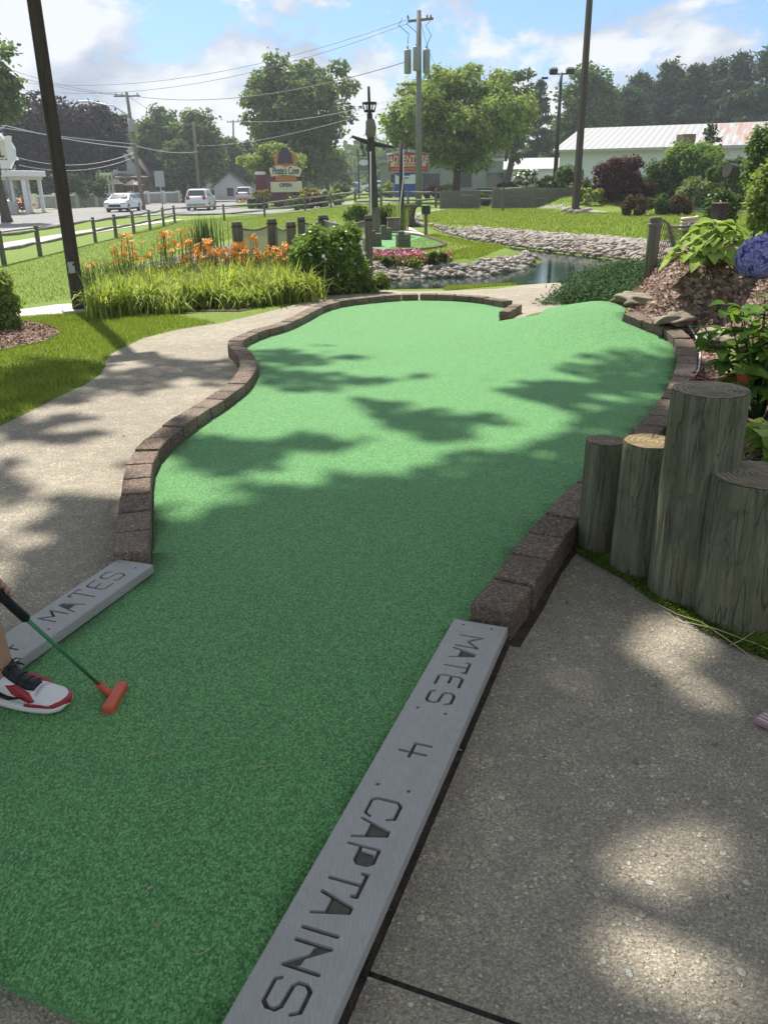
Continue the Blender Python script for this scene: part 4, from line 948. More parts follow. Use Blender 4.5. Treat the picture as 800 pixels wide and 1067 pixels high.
# tall orange daylilies behind
starm = None
def lily_flower(m, c, r, tilt, a0, rs):
    Mx = Matrix.Rotation(a0, 3, 'Z') @ Matrix.Rotation(tilt, 3, 'X')
    for k in range(6):
        a = k*pi/3; d = Mx @ Vector((cos(a), sin(a), .35)); s = Mx @ Vector((-sin(a), cos(a), 0)); up_ = Mx @ Vector((0, 0, 1)); c_ = V(c)
        m.add([c_, c_+d*r*.55+s*r*.2+up_*r*.15, c_+d*r-up_*r*.12, c_+d*r*.55-s*r*.2+up_*r*.15], [(0, 1, 2, 3)])
FL = [(92, 277), (97, 280), (120, 262), (124, 268), (130, 252), (131, 264), (137, 246), (140, 255), (127, 278), (138, 268), (143, 270), (158, 264), (168, 248), (172, 245), (176, 247), (168, 256), (180, 262), (193, 245), (186, 258), (196, 256), (203, 262), (190, 268),
      (206, 264), (213, 256), (220, 253), (217, 262), (224, 262), (230, 268), (236, 268), (222, 273), (228, 275), (214, 276), (205, 270), (212, 285), (220, 280), (198, 275), (172, 280), (160, 283), (180, 283), (190, 286), (204, 290), (240, 264), (243, 262), (250, 256), (251, 264), (248, 271), (256, 270), (261, 250), (262, 262), (266, 270), (247, 280), (277, 264), (275, 268), (286, 258), (292, 261), (297, 263), (293, 270), (301, 258), (299, 270), (316, 262), (318, 269), (283, 272), (286, 282), (254, 285), (230, 285), (150, 285), (136, 290), (118, 292), (308, 280)]
clumps_ = {}
for px, py in FL: clumps_.setdefault(round(px/16), []).append((px, py))
for key, fl in clumps_.items():
    mx = sum(a for a, b in fl)/len(fl); lowy = max(b for a, b in fl); by = min(300, lowy+26); base = G(mx, max(by, 284)); z = base[2]
    root = empty('orange_daylily', base, 0, 'daylily clump with orange blossoms on tall stems behind the long leaf bed', 'plant', 'orange daylily clumps')
    q = np.column_stack([base[0]+rg.normal(size=90)*.16, base[1]+rg.normal(size=90)*.12]); blades('leaves', q, .55, .018, LEAF['mid'], rg, .9, root, base, seg=4, z=np.full(90, z))
    fm = MB(); sm_ = MB()
    for a, b in fl:
        for e in range(5):
            c = D(a+rs.uniform(-9, 9)*min(e, 1), b+rs.uniform(-6, 7)*min(e, 1), base[1]+rs.uniform(-.25, .25)); rel = V(c-base)
            for _ in range(2): lily_flower(fm, rel+Vector((rs.uniform(-.03, .03), rs.uniform(-.03, .03), rs.uniform(-.03, .03))), rs.uniform(.038, .066), rs.uniform(.3, 1.3), rs.uniform(0, 6.28), rs)
            sm_.tube([(rel.x*.4, rel.y*.4, 0), (rel.x*.8, rel.y*.8, rel.z*.6), rel], .005, 4)
    fm.build('blossom', FLOWER['orange'], root)['kind'] = 'stuff'; sm_.build('stem', LEAF['mid'], root)
p = G(213, 262); n = 140; q = np.column_stack([p[0]+rg.normal(size=n)*.25, p[1]+rg.normal(size=n)*.15]); r_ = empty('reeds', p, 0, 'dark upright reeds left of the canvas fence', 'plant'); blades('leaves', q, .95, .025, LEAF['dark'], rg, .15, r_, p, seg=2)
p = G(417, 240); q = np.column_stack([p[0]+rg.normal(size=160)*.14, p[1]+rg.normal(size=160)*.14]); r_ = empty('ornamental_grass', p, 0, 'tuft of upright grass beside the tarred post with the white rope', 'plant'); blades('leaves', q, .85, .02, LEAF['bright'], rg, .5, r_, p, seg=2)
# ---- hostas and hydrangea: broad leaves as bent, veined meshes
def broad_leaf(m, base, azi, L, W, rise, droop, rs, cup=.25, mi=0):
    d = Vector((cos(azi), sin(azi), 0)); s = Vector((-sin(azi), cos(azi), 0)); n = 8; tw = rs.uniform(-.35, .35); vs = []; b = V(base)
    for i in range(n+1):
        u_ = i/n; c = b+d*(L*(u_-.12*u_*u_))+Vector((0, 0, rise*L*u_-droop*L*u_*u_)); w = W*.5*(sin(pi*min(1, u_**.8*1.0))**.75)*(1-.15*u_) if 0 < i < n else .0008
        for k in (-1, -.55, 0, .55, 1):
            vs.append(c+s*(w*k)*cos(tw)+Vector((0, 0, w*abs(k)*cup+w*k*sin(tw)+(.012*L*sin(u_*26)*abs(k)))))
    m.add(vs, [(i*5+k, i*5+k+1, i*5+k+6, i*5+k+5) for i in range(n) for k in range(4)], mi, True)
def hosta(x, y, R_, label, seed, L=.2, n=78, col='hosta', z=None):
    rs = random.Random(seed); z = Tz(x, y) if z is None else z; root = empty('hosta', (x, y, z), 0, label, 'plant'); m = MB(); st = MB()
    for k in range(n):
        a = rs.uniform(0, 6.28); u_ = (k+.5)/n; r = R_*u_**.7*.75; h = (1-u_)*.28*R_/.35+.06; b = (cos(a)*r, sin(a)*r, h)
        st.tube([(cos(a)*.02, sin(a)*.02, 0), (cos(a)*r*.6, sin(a)*r*.6, h*.8), b], .005, 4)
        broad_leaf(m, b, a+rs.uniform(-.3, .3), L*rs.uniform(.8, 1.15), L*.72*rs.uniform(.85, 1.1), .35-.3*u_, .45+.25*u_, rs)
    m.build('leaves', LEAF[col], root); st.build('stem', LEAF[col], root); return root
for (px, py, Y, R_, L, lb) in [(740, 264, 7.3, .40, .19, 'yellow green hosta on the mulch slope left of the blue hydrangea'), (795, 234, 7.0, .5, .22, 'larger hosta behind the hydrangea at the right edge'), (766, 240, 7.7, .3, .17, 'hosta between the two other hostas on the slope'), (700, 250, 8.9, .2, .12, 'tiny hosta at the foot of the square post')][:3]:
    p = G(px, py+14); hosta(p[0], p[1], R_, lb, int(px), L)
def leafplant(name, cx, cy, z, label, cat, seed, stems, L, col, H_, spread, flower=None):
    rs = random.Random(seed); root = empty(name, (cx, cy, z), 0, label, cat); m = MB(); st = MB()
    for k in range(stems):
        a = rs.uniform(0, 6.28); r = spread*rs.uniform(.15, 1); h = H_*rs.uniform(.55, 1)*(1-.35*(r/spread)**2); tip = Vector((cos(a)*r, sin(a)*r, h)); pts = [Vector((cos(a)*r*.15, sin(a)*r*.15, 0)), Vector((cos(a)*r*.55, sin(a)*r*.55, h*.55)), tip]
        st.tube(pts, [.006, .005, .003], 5)
        for j, u_ in enumerate((.35, .55, .75, .92, 1.0)):
            c = pts[0].lerp(pts[1], u_*2) if u_ < .5 else pts[1].lerp(pts[2], u_*2-1); a2 = a+(j % 2)*pi/2+rs.uniform(-.3, .3)
            for q in (0, pi): broad_leaf(m, c, a2+q, L*rs.uniform(.75, 1.15)*(1 if u_ < 1 else .7), L*.52*rs.uniform(.85, 1.1), rs.uniform(.1, .5), rs.uniform(.35, .7), rs, .2)
    m.build('leaves', LEAF[col], root); st.build('stem', LEAF['mid'], root); return root
hc = D(793, 268, 3.75); hy = leafplant('hydrangea', hc[0]+.20, 3.98, Tz(hc[0]+.24, 3.95), 'hydrangea with a large blue blossom at the right edge', 'plant', 5, 30, .14, 'hyd', .64, .34)
rg = np.random.default_rng(6)
def blossom(c, r, n=420):
    d = rdir(n, rg); d[:, 2] = d[:, 2]*.9; bum = np.array([.9+.16*max(0, mnoise.noise(Vector(q_)*4.5)) for q_ in d])[:, None]; p = np.array(c)+d*r*(bum+.05*rg.uniform(size=(n, 1))); vs = []; fs = []
    for q, dd in zip(p, d):
        dd = V(dd).normalized(); t = dd.orthogonal().normalized(); t.rotate(Matrix.Rotation(rg.uniform(0, 6.28), 3, dd)); b = dd.cross(t); q = V(q)
        for k in range(4):
            a = t*cos(k*pi/2)+b*sin(k*pi/2); s = t*-sin(k*pi/2)+b*cos(k*pi/2); i = len(vs); e = .017
            vs += [q, q+a*e*.6+s*e*.42+dd*.002, q+a*e-dd*.002, q+a*e*.6-s*e*.42+dd*.002]; fs.append((i, i+1, i+2, i+3))
    o = np_mesh('blossom', np.array([tuple(v) for v in vs])-np.array(hy.location), np.array(fs), BLUEF, hy); return o
blossom(hc, .108); blossom(hc+np.array([.26, .1, -.02]), .09, 160)
m = MB(); rel = V(hc)-hy.location; m.blob(rel, .094, 2, .05); m.build('flower_head_core', simple('blossom_core', (.10, .11, .42), .8, .3, 40), hy)
pr = D(757, 378, 4.1)
leafplant('green_shrub', D(812, 372, 4.4)[0]+.05, 4.4, Tz(D(812, 372, 4.4)[0], 4.4), 'leafy green plant below the blue hydrangea', 'plant', 9, 16, .13, 'hyd', .34, .30)
pq = D(800, 430, 3.1); leafplant('leafy_plant', pq[0]+.12, 3.15, Tz(pq[0]+.12, 3.15), 'light green leafy plant behind the thick squat log post', 'plant', 12, 9, .16, 'hosta', .2, .2)
rs = random.Random(2); m = MB(); rc_ = D(737, 391, 3.35); zg = Tz(rc_[0], 3.35); root = empty('red_plant', (rc_[0], 3.35, zg), 0, 'low dark red leaved plant just behind the tallest log post', 'plant')
for k in range(60):
    a = rs.uniform(0, 6.28); q_ = (rs.uniform(-.04, .16), rs.uniform(-.06, .06), rs.uniform(.1, 1)*(rc_[2]-zg)); broad_leaf(m, q_, a, .075, .045, .3, .4, rs)
    if k % 4 == 0: m.tube([(0, 0, 0), q_], .003, 4)
m.build('leaves', LEAF['red'], root)
# drip hose along the right edging
m = MB(); m.tube([G(a, b, .03) for a, b in ((706, 329), (718, 340), (727, 355), (729, 370), (727, 385), (718, 400))], .009, 8); tag(m.build('irrigation_hose', M['white']), 'pale thin irrigation hose curving just outside the right brick edging', 'hose')

rs = random.Random(44); rg = np.random.default_rng(44)
cand_ = []
while len(cand_) < 420:
    x, y = rs.uniform(-4, 3.2), rs.uniform(.4, 8)
    if sdist([tuple(t_) for t_ in TURF], x, y) > .03 and sdist(BEDS, x, y) > .02 and x > -1.9-y*.5 and not (x < 0 and y > 7): cand_.append((x, y, Tz(x, y)+.009))
for k in range(46):
    q_ = G(rs.uniform(120, 560), rs.uniform(340, 1000), .036)
    if sdist([tuple(t_) for t_ in TURF], q_[0], q_[1]) < -.05: cand_.append((q_[0], q_[1], q_[2]+.006))
c_ = np.array(cand_); v, f = leaf_quads(c_, rg.uniform(.006, .022, len(c_)), .45, None, rg, up=2.5)
tag(np_mesh('leaf_litter', v, f, M['chip']), 'scattered dry leaf bits and bark crumbs on the concrete', 'litter', kind='stuff')
# ---------------------------------------------------------------- roads beyond the fence
RZ = -.62
def gp(px, py): return Z(px, py, -.66)[:2]
road = [(-21.5, -40), (-19.3, 30), (-18.4, 55), (-16.0, 66), (-13.2, 84), (-9, 130), (-4, 220), (-18, 260), (-22, 150), (-27, 110), (-31.5, 67), (-33, 30), (-34, -40)]
sheet('road', road, .05, M['road'])
sheet('parking_lot', [(-15.8, 67.5), (-5.6, 61.5), (2, 62), (1.5, 70), (-8, 72), (-13.5, 80)], .03, M['road'])
ly = simple('road_paint_yellow', (.5, .36, .06), .8, .15, 5); lw = simple('road_paint_white', (.6, .6, .58), .8, .15, 5)
def stripe(nm, pts, w, mt):
    P = [np.array(p, float) for p in pts]; sheet(nm, offset_line(P, w/2)+offset_line(P, -w/2)[::-1], .058, mt)
stripe('road_marking', [(-26.3, -20), (-26, 30), (-24.8, 66), (-20.5, 110), (-13.5, 220)], .14, ly)
stripe('road_marking', [(-26.6, -20), (-26.3, 30), (-25.1, 66), (-20.8, 110), (-13.8, 220)], .14, ly)
stripe('road_marking', [(-19.9, -20), (-19.5, 30), (-18.8, 55), (-16.6, 66)], .14, lw)
sheet('sidewalk', [(-16.9, -30), (-15.4, 30), (-14.8, 48), (-13.2, 56), (-12.4, 56), (-13.4, 48), (-13.9, 30), (-15.2, -30)], .02, M['walk'])
sheet('sidewalk', [(-36, -20), (-33.6, 67), (-30, 110), (-31.8, 112), (-35.6, 67), (-38, -20)], .02, M['walk'])
sheet('forecourt', [(-44, 50), (-36.2, 64), (-38, 88), (-60, 92), (-60, 50)], .02, M['road'])
sheet('footpath', [g2(440, 223), g2(520, 215), g2(560, 216.5), g2(600, 219), (7.9, 37), g2(560, 214.8), g2(520, 213.5), g2(440, 220)] if False else [tuple(p) for p in offset_line([np.array(g2(*q)) for q in ((425, 225), (455, 219), (490, 215.5), (525, 213.8), (560, 216), (600, 219.5), (650, 222.5), (700, 224))], .28)]
      +[tuple(p) for p in offset_line([np.array(g2(*q)) for q in ((425, 225), (455, 219), (490, 215.5), (525, 213.8), (560, 216), (600, 219.5), (650, 222.5), (700, 224))], -.28)][::-1], .01, M['track'])
# small far greens with dark kerbs
def green(poly, label, kerb=True, turf='putting_green'):
    P = spline(list(poly)+[poly[0]], 5)[:-1]; sheet(turf, P, .03, M['turf'], skirt=.05)
    if kerb:
        m = MB(); pts = [(p[0], p[1], Tz(*p)+.035) for p in P]+[(P[0][0], P[0][1], Tz(*P[0])+.035)]; m.tube(pts, .045, 6); tag(m.build('kerb', M['darkwood']), label, 'kerb')
sheet('concrete_path', [g2(372, 262), g2(378, 244), g2(400, 236), g2(425, 236), g2(445, 246), g2(478, 255), g2(494, 257.5), g2(470, 262), g2(440, 266), g2(385, 268)], .008, M['walk'])
green([g2(380, 262), g2(381, 250), g2(400, 244), g2(432, 246), g2(458, 253), g2(462, 258), g2(440, 262), g2(405, 264)], 'dark kerb around the small far green with the timber blocks')
green([g2(694, 221), g2(700, 214), g2(735, 208), g2(765, 206), g2(775, 212), g2(760, 219), g2(730, 222)], 'dark kerb around the far green beyond the roped post')
for i, (px, py) in enumerate([(391, 256.5), (402, 249.5), (420, 257.5)]):
    p = G(px, py, .03); r = empty('timber_block', p, .15*i, ['stacked timber block at the left edge of the small far green', 'stacked timber block at the back of the small far green', 'stacked timber block at the front of the small far green'][i], 'obstacle', 'timber obstacles on the small far green')
    MB().box((0, 0, .07), (.30, .2, .14)).build('beam', M['oldwood'], r, bevel=.01); MB().box((.0, .0, .215), (.30, .2, .14)).build('beam', M['oldwood'], r, bevel=.01); MB().box((-.06, 0, .32), (.12, .18, .06)).build('beam', M['oldwood'], r, bevel=.01)
# ---------------------------------------------------------------- fences
def rail_fence(pts, label, hgt=.95, rails=(.42, .82)):
    root = empty('rail_fence', (*pts[0], Tz(*pts[0])), 0, label, 'fence'); b = root.location; rs = random.Random(len(pts))
    for (x, y) in pts:
        z = Tz(x, y); m = MB().box((x-b.x, y-b.y, z-b.z+hgt/2-.1), (.13, .13, hgt+.2), rs.uniform(-.2, .2), taper=.92); m.build('post', M['oldwood'], root, bevel=.012)
    for (x0, y0), (x1, y1) in zip(pts[:-1], pts[1:]):
        for h in rails:
            a = Vector((x0-b.x, y0-b.y, Tz(x0, y0)-b.z+h+rs.uniform(-.03, .03))); c = Vector((x1-b.x, y1-b.y, Tz(x1, y1)-b.z+h+rs.uniform(-.03, .03)))
            mid = (a+c)/2+Vector((0, 0, rs.uniform(-.03, .02))); MB().tube([a, a.lerp(c, .2), mid, a.lerp(c, .8), c], [.03, .055, .06, .055, .03], 6).build('rail', M['railwood'], root)
F1 = [g2(a, b) for a, b in [(-50, 290), (5, 276), (42.5, 267), (100, 252.5), (121.5, 247.5), (140, 243), (157, 239.5), (171, 235.5), (182.5, 232), (234, 230), (276, 226), (318, 220), (345, 216.5), (370, 214.5)]]
rail_fence(F1, 'weathered split rail fence running along the road on the left')
F2 = [tuple(D(a, 205, 50)[:2]) for a in (370, 397, 425, 454, 468, 493, 515)]
rail_fence(F2, 'split rail fence behind the ship mast and arcade sign')
F3 = [tuple(D(a, 200, 52)[:2]) for a in (515, 548, 576, 610, 640)]
rail_fence(F3, 'split rail fence above the timber retaining wall on the right')
# timber retaining wall terraces
for (a, b, y0, y1, Y, lb) in ((458, 500, 199, 210, 48, 'low grey timber retaining wall right of the utility pole'), (512, 622, 197, 213, 46.5, 'long grey timber retaining wall behind the far lawn')):
    p, q = D(a, y1, Y), D(b, y1, Y); r = empty('retaining_wall', (p[0], Y, Tz(p[0], Y)), 0, lb, 'wall'); L = q[0]-p[0]; top = D(a, y0, Y)[2]-Tz(p[0], Y)
    n = 4
    for k in range(n): MB().box((L/2, .012*(k % 2), top*(k+.5)/n), (L, .2, top/n-.012)).build('timber', M['oldwood'], r, bevel=.01)
# canvas fence posts on the left middle
def round_post(x, y, r, h, name, label, mt=None, group=None, z=None, rope=False):
    z = Tz(x, y) if z is None else z; root = empty(name, (x, y, z), 0, label, 'post', group)
    m = MB().tube([(0, 0, -.15), (0, 0, h*.5), (0, 0, h-.02), (0, 0, h)], [r*1.04, r, r*.98, r*.9], 14); m.build('shaft', mt or M['oldwood'], root)
    MB().tube([(0, 0, h-.09), (0, 0, h-.075), (0, 0, h-.06)], [r*1.0, r*1.12, r*1.0], 14).build('rope_wrap' if rope else 'band', M['darkwood'] if not rope else M['railwood'], root); return root
netm = bpy.data.materials.new('woven_net'); netm.use_nodes = True; t = NT(netm); b_ = netm.node_tree.nodes['Principled BSDF']
b_.inputs['Base Color'].default_value = (.25, .25, .23, 1); b_.inputs['Roughness'].default_value = .9
tp_ = t.new('ShaderNodeBsdfTransparent'); tl_ = t.new('ShaderNodeBsdfTranslucent'); tl_.inputs[0].default_value = (.2, .2, .18, 1); m1 = t.new('ShaderNodeMixShader'); m1.inputs[0].default_value = .35; t.link(b_.outputs[0], m1.inputs[1]); t.link(tl_.outputs[0], m1.inputs[2])
m2 = t.new('ShaderNodeMixShader'); br = t.new('ShaderNodeTexChecker'); br.inputs['Scale'].default_value = 90; t.link(t.obj(), br.inputs['Vector']); t.link(t.math('ADD', t.math('MULTIPLY', br.outputs['Fac'], .35), .6), m2.inputs[0]); t.link(tp_.outputs[0], m2.inputs[1]); t.link(m1.outputs[0], m2.inputs[2]); t.link(m2.outputs[0], t.n['Material Output'].inputs[0])
M['net'] = netm
def net_panel(a, b, name, label, mt, sag=.06, n=14, open_mesh=False, cat='netting'):
    """a,b = ((x,y,zbottom,ztop)) hangs between two posts"""
    r = empty(name, (a[0], a[1], a[2]), 0, label, cat); m = MB(); vs = []; A_ = Vector((0, 0, 0)); B_ = Vector((b[0]-a[0], b[1]-a[1], b[2]-a[2])); rows = 8
    nrm = Vector((-B_.y, B_.x, 0)).normalized()
    for i in range(n+1):
        u_ = i/n; base = A_.lerp(B_, u_); top = (a[3]-a[2])*(1-u_)+(b[3]-a[2])*u_-4*sag*u_*(1-u_)
        for j in range(rows+1): w = j/rows; vs.append((base.x+nrm.x*.03*sin(u_*9+w*4), base.y+nrm.y*.03*sin(u_*9+w*4), base.z*(1-w)+top*w))
    if open_mesh:
        P = [Vector(v) for v in vs]
        for i in range(n+1): m.tube([P[i*(rows+1)+j] for j in range(rows+1)], .005, 3, cap=False)
        for j in range(rows+1): m.tube([P[i*(rows+1)+j] for i in range(n+1)], .005, 3, cap=False)
    else:
        m.add(vs, [(i*(rows+1)+j, (i+1)*(rows+1)+j, (i+1)*(rows+1)+j+1, i*(rows+1)+j+1) for i in range(n) for j in range(rows)], 0, True)
    m.build('net' if open_mesh else 'cloth', mt, r)
    MB().tube([vs[i*(rows+1)+rows] for i in range(n+1)], .014, 6).build('top_rope', M['railwood'], r); return r
CP = []
for i, (px, top, bot, hw, Y) in enumerate([(246.5, 231, 285, 5.2, 15.5), (283, 228, 283, 5, 15.3), (303, 231, 282, 5, 14.6), (313.5, 226, 270, 3.8, 18), (336.5, 224, 262, 5.2, 18), (383.5, 224, 280, 3.8, 15.0)]):
    t_ = D(px, top, Y); z = Tz(t_[0], Y); r = hw/F*Y; CP.append((t_[0], Y, z, t_[2]))
    round_post(t_[0], Y, r, t_[2]-z, 'wooden_post', ['round wooden post at the left end of the cloth fence behind the lilies', 'round wooden post in the middle of the cloth fence', 'dark wooden post where the cloth fence turns back by the large shrub', 'slim wooden post farther back in the cloth fence', 'thick wooden post behind the large shrub', 'wooden post by the small far green, right of the large shrub'][i], M['oldwood'], 'posts of the cloth fence')
def pan(i, j, lb, sag=.08): a, b = CP[i], CP[j]; net_panel((a[0], a[1]+.06, a[2]+.05, a[3]-.08), (b[0], b[1]+.06, b[2]+.05, b[3]-.08), 'fence_cloth', lb, M['net'], sag)
pan(0, 1, 'wide grey woven cloth hung between the first two posts behind the lilies'); pan(1, 2, 'narrow grey woven cloth right of the wide one'); pan(3, 4, 'woven cloth farther back between the slim and the thick post'); pan(4, 5, 'woven cloth sagging down toward the small far green', .1)
# roped posts on the mound
ra = D(683, 224, 9.4); za = Tz(ra[0], 9.4); round_post(ra[0], 9.4, .068, ra[2]-za, 'roped_post', 'round post with a rope wrapped head holding the fishing net', M['oldwood'], None, za-.02, True)
rb = D(718, 228, 10.6); zb = Tz(rb[0], 10.6); MB_r = round_post(rb[0], 10.6, .06, max(.3, rb[2]-zb), 'coiled_rope_post', 'short post with thick pale rope coiled round its head', M['oldwood'], None, zb, True)
m = MB(); hh = max(.3, rb[2]-zb)
for k in range(4): m.tube([(cos(a)*.085, sin(a)*.085, hh-.14+k*.04+a*.006) for a in np.linspace(0, 6.28, 14)], .02, 6)
m.build('rope_coil', M['cream'], MB_r)
rc = D(750, 213, 10.8); zc = Tz(rc[0], 10.8); r = empty('square_post', (rc[0], 10.8, zc), .3, 'dark square post standing above the hosta', 'post'); MB().box((0, 0, (rc[2]-zc)/2-.05), (.14, .14, rc[2]-zc+.1)).build('shaft', M['darkwood'], r, bevel=.008); MB().box((0, 0, rc[2]-zc+.012), (.155, .155, .02)).build('cap', M['oldwood'], r, bevel=.004)
net_panel((ra[0]+.07, 9.42, za+.12, ra[2]-.06), (rb[0], 10.55, zb+.15, rb[2]-.05), 'fishing_net', 'open mesh net hanging between the two rope headed posts', M['oldwood'], .05, 26, True)
# fallen log beam at upper right
lb0, lb1 = D(757, 177, 24), D(822, 192, 24.6); m = MB(); m.tube([lb0, (lb0+lb1)/2, lb1], [.19, .19, .18], 14); tag(m.build('fallen_log', M['mast']), 'thick dark log lying tilted in the shrubs near the right edge', 'log')
p = D(708, 200, 50); r = empty('wood_pillar', (p[0], 50, Tz(p[0], 50)), .2, 'tall brown square pillar rising behind the big round shrub', 'pillar'); MB().box((0, 0, 1.35), (.75, .75, 2.9)).build('shaft', M['utilwood'], r, bevel=.02)
t_ = D(708, 140, 50); r.scale.z = (t_[2]-Tz(p[0], 50))/2.8
# ---------------------------------------------------------------- lamp poles, utility poles
p = Z(83, 321, -.13); r = empty('lamp_pole', (p[0], p[1], Tz(p[0], p[1])), .42, 'thick dark square lamp pole on a concrete pad, nearest at left', 'lamp pole')
m = MB().box((0, 0, 3.3), (.175, .135, 6.6), taper=.82); m.build('pole', M['darkwood'], r, bevel=.006); MB().box((.0, -.01, .03), (.44, .36, .07)).build('pad', M['walk'], r, bevel=.012)
MB().box((-.03, -.074, .62), (.085, .025, .15)).build('outlet_cover', M['galv'], r, bevel=.008); MB().box((0, -.075, .66), (.03, .03, .03)).build('outlet', M['dark'], r)
MB().box((0, 0, 6.75), (.5, .32, .16)).build('lamp_head', M['dark'], r, bevel=.03)
p = G(599, 220.5); r = empty('lamp_pole', (p[0], p[1], p[2]), .3, 'tall thin dark lamp pole standing in a ring of rocks on the lawn', 'lamp pole'); MB().box((0, 0, 5.8), (.26, .26, 11.8), taper=.66).build('pole', M['darkwood'], r, bevel=.01); MB().box((0, 0, 11.8), (.7, .4, .2)).build('lamp_head', M['dark'], r, bevel=.03)
p = D(578, 188, 50); top = D(580, 76, 50)[2]-Tz(p[0], 50); r = empty('floodlight_pole', (p[0], 50, Tz(p[0], 50)), 0, 'slender dark pole topped by twin floodlights', 'lamp pole')
MB().tube([(0, 0, 0), (0, 0, top)], [.14, .08], 10).build('pole', M['dark'], r); MB().tube([(-.45, 0, top-.05), (.45, 0, top-.05)], .04, 6).build('crossarm', M['dark'], r)
for s in (-1, 1):
    m = MB().box((s*.45, -.1, top+.08), (.42, .34, .3), M=Matrix.Rotation(.4, 3, 'X')); m.build('floodlight', M['dark'], r, bevel=.04)
MB().box((-.9, -.1, top-.25), (.34, .24, .1)).build('arm_lamp', M['dark'], r, bevel=.02)
def insul(m, x, z): m.tube([(x, 0, z), (x, 0, z+.12), (x, 0, z+.2)], [.03, .06, .03], 6)
p = D(436, 204, 52); gz = Tz(p[0], 52); top = D(433, 11, 52); H_ = top[2]-gz; r = empty('utility_pole', (p[0], 52, gz), 0, 'tall grey utility pole carrying three transformer cans', 'utility pole')
MB().tube([(0, 0, -.3), (0, 0, H_)], [.20, .13], 12).build('pole', simple('grey_pole', (.17, .175, .18), .8, .12, 3), r)
m = MB().box((.1, 0, H_-.45), (1.5, .1, .12), -.5); insul(m, -.6, H_-.4); insul(m, .65, H_-.4); insul(m, .45, H_-.4); m.build('crossarm', M['utilwood'], r)
for i, (dx, dy) in enumerate(((-.62, -.05), (-.15, -.42), (.42, -.1))):
    z = H_-2.35-(.1 if i != 1 else 0); m = MB().tube([(dx, dy, z-.62), (dx, dy, z-.58), (dx, dy, z+.5), (dx, dy, z+.58)], [.16, .2, .2, .16], 14); insul(m, dx*1.0, z+.58); m.build('transformer', simple('transformer_paint', (.24, .26, .27), .5, .05, 3), r)
m = MB()
for k, (a, b) in enumerate((((-.9, 0, H_-.35), (-.62, 0, H_-1.6)), ((-.5, 0, H_-.3), (-.15, -.4, H_-1.6)), ((.8, 0, H_-.35), (.42, -.1, H_-1.7)))):
    a = Vector(a); b = Vector(b); m.tube([a, a.lerp(b, .35)+Vector((-.3, 0, .1)), a.lerp(b, .7)+Vector((.15, 0, .1)), b], .018, 4)
m.build('jumper_wire', M['dark'], r)
MB().box((-.5, 0, H_-3.6), (1.0, .06, .08)).build('lower_arm', M['utilwood'], r)
def upole(x0, y0, x1, y1, Y, rad, label, arm=True, lamp=False):
    b = D(x1, y1, Y); t_ = D(x0, y0, Y); z = Tz(b[0], Y); r = empty('utility_pole', (b[0], Y, z), 0, label, 'utility pole'); v = Vector((t_[0]-b[0], 0, t_[2]-z))
    MB().tube([(0, 0, -.3), v], [rad, rad*.65], 8).build('pole', M['utilwood'], r)
    if arm: m = MB().box(v-Vector((0, 0, .3)), (2.2, .12, .12)); [insul(m, v.x+q, v.z-.25) for q in (-.9, .9, -.4)]; m.build('crossarm', M['utilwood'], r)
    if lamp:
        MB().tube([v*.8, v*.8+Vector((-1.2, -.3, .8)), v*.8+Vector((-3.2, -.6, 1.2))], .05, 6).build('lamp_arm', M['galv'], r); MB().box(v*.8+Vector((-3.6, -.6, 1.15)), (.9, .3, .15)).build('lamp_head', M['galv'], r, bevel=.05); MB().tube([v*.72+Vector((.05, -.3, -.4)), v*.72+Vector((.05, -.3, .6))], .25, 10).build('transformer', M['grey'], r)
    return r
upole(132, 96, 149, 208, 78, .2, 'leaning wooden utility pole across the road beside the gabled house', lamp=True)
upole(202, 127, 207, 195, 105, .2, 'wooden utility pole in front of the trees above the white SUV'); upole(243, 125, 243, 190, 150, .2, 'distant utility pole poking above the trees left of the tall lone tree')
upole(354, 172, 355, 196, 150, .12, 'thin distant pole right of the tall lone tree', False); upole(368, 166, 368, 196, 150, .16, 'thin distant pole left of the ship mast', False)
p_ = D(168, 200, 84); r = empty('street_sign', (p_[0], 84, Tz(p_[0], 84)), 0, 'tall pale street sign panel right of the leaning utility pole', 'sign'); MB().tube([(0, 0, 0), (0, 0, 2.6)], .06, 6).build('post', M['galv'], r); MB().box((0, -.08, 2.6), (.9, .04, 1.4)).build('panel', simple('sign_green_grey', (.3, .36, .35), .5, .06, 4), r)
wm = simple('cable', (.10, .11, .12), .6, .1, 5); wl = simple('pale_cable', (.45, .47, .5), .5, .1, 5)
def wire(a, b, sag, rad, label, mt=None, n=18, group='overhead cables crossing the road'):
    rad *= .62
    a = D(*a); b = D(*b); pts = []
    for i in range(n+1): u_ = i/n; p = a+(b-a)*u_; p = p-np.array([0, 0, 4*sag*u_*(1-u_)]); pts.append(p)
    m = MB().tube(pts, rad, 4, cap=False); tag(m.build('cable', mt or wm), label, 'cable', group)
wire((426, 20, 52), (-80, 66, 80), 2.4, .022, 'uppermost thin cable from the transformer pole to the upper left'); wire((426, 24, 52), (-80, 72, 80), 2.6, .022, 'second cable from the top of the transformer pole to the upper left')
wire((424, 64, 52), (132, 99, 78), 1.0, .035, 'heavy cable from the transformer pole to the leaning utility pole'); wire((132, 99, 78), (-60, 52, 60), .6, .022, 'cable from the leaning pole up to the left edge'); wire((132, 99, 78), (-60, 44, 60), .6, .022, 'upper cable from the leaning pole up to the left edge'); wire((132, 99, 78), (202, 130, 105), .5, .03, 'short cable between the two wooden poles across the road')
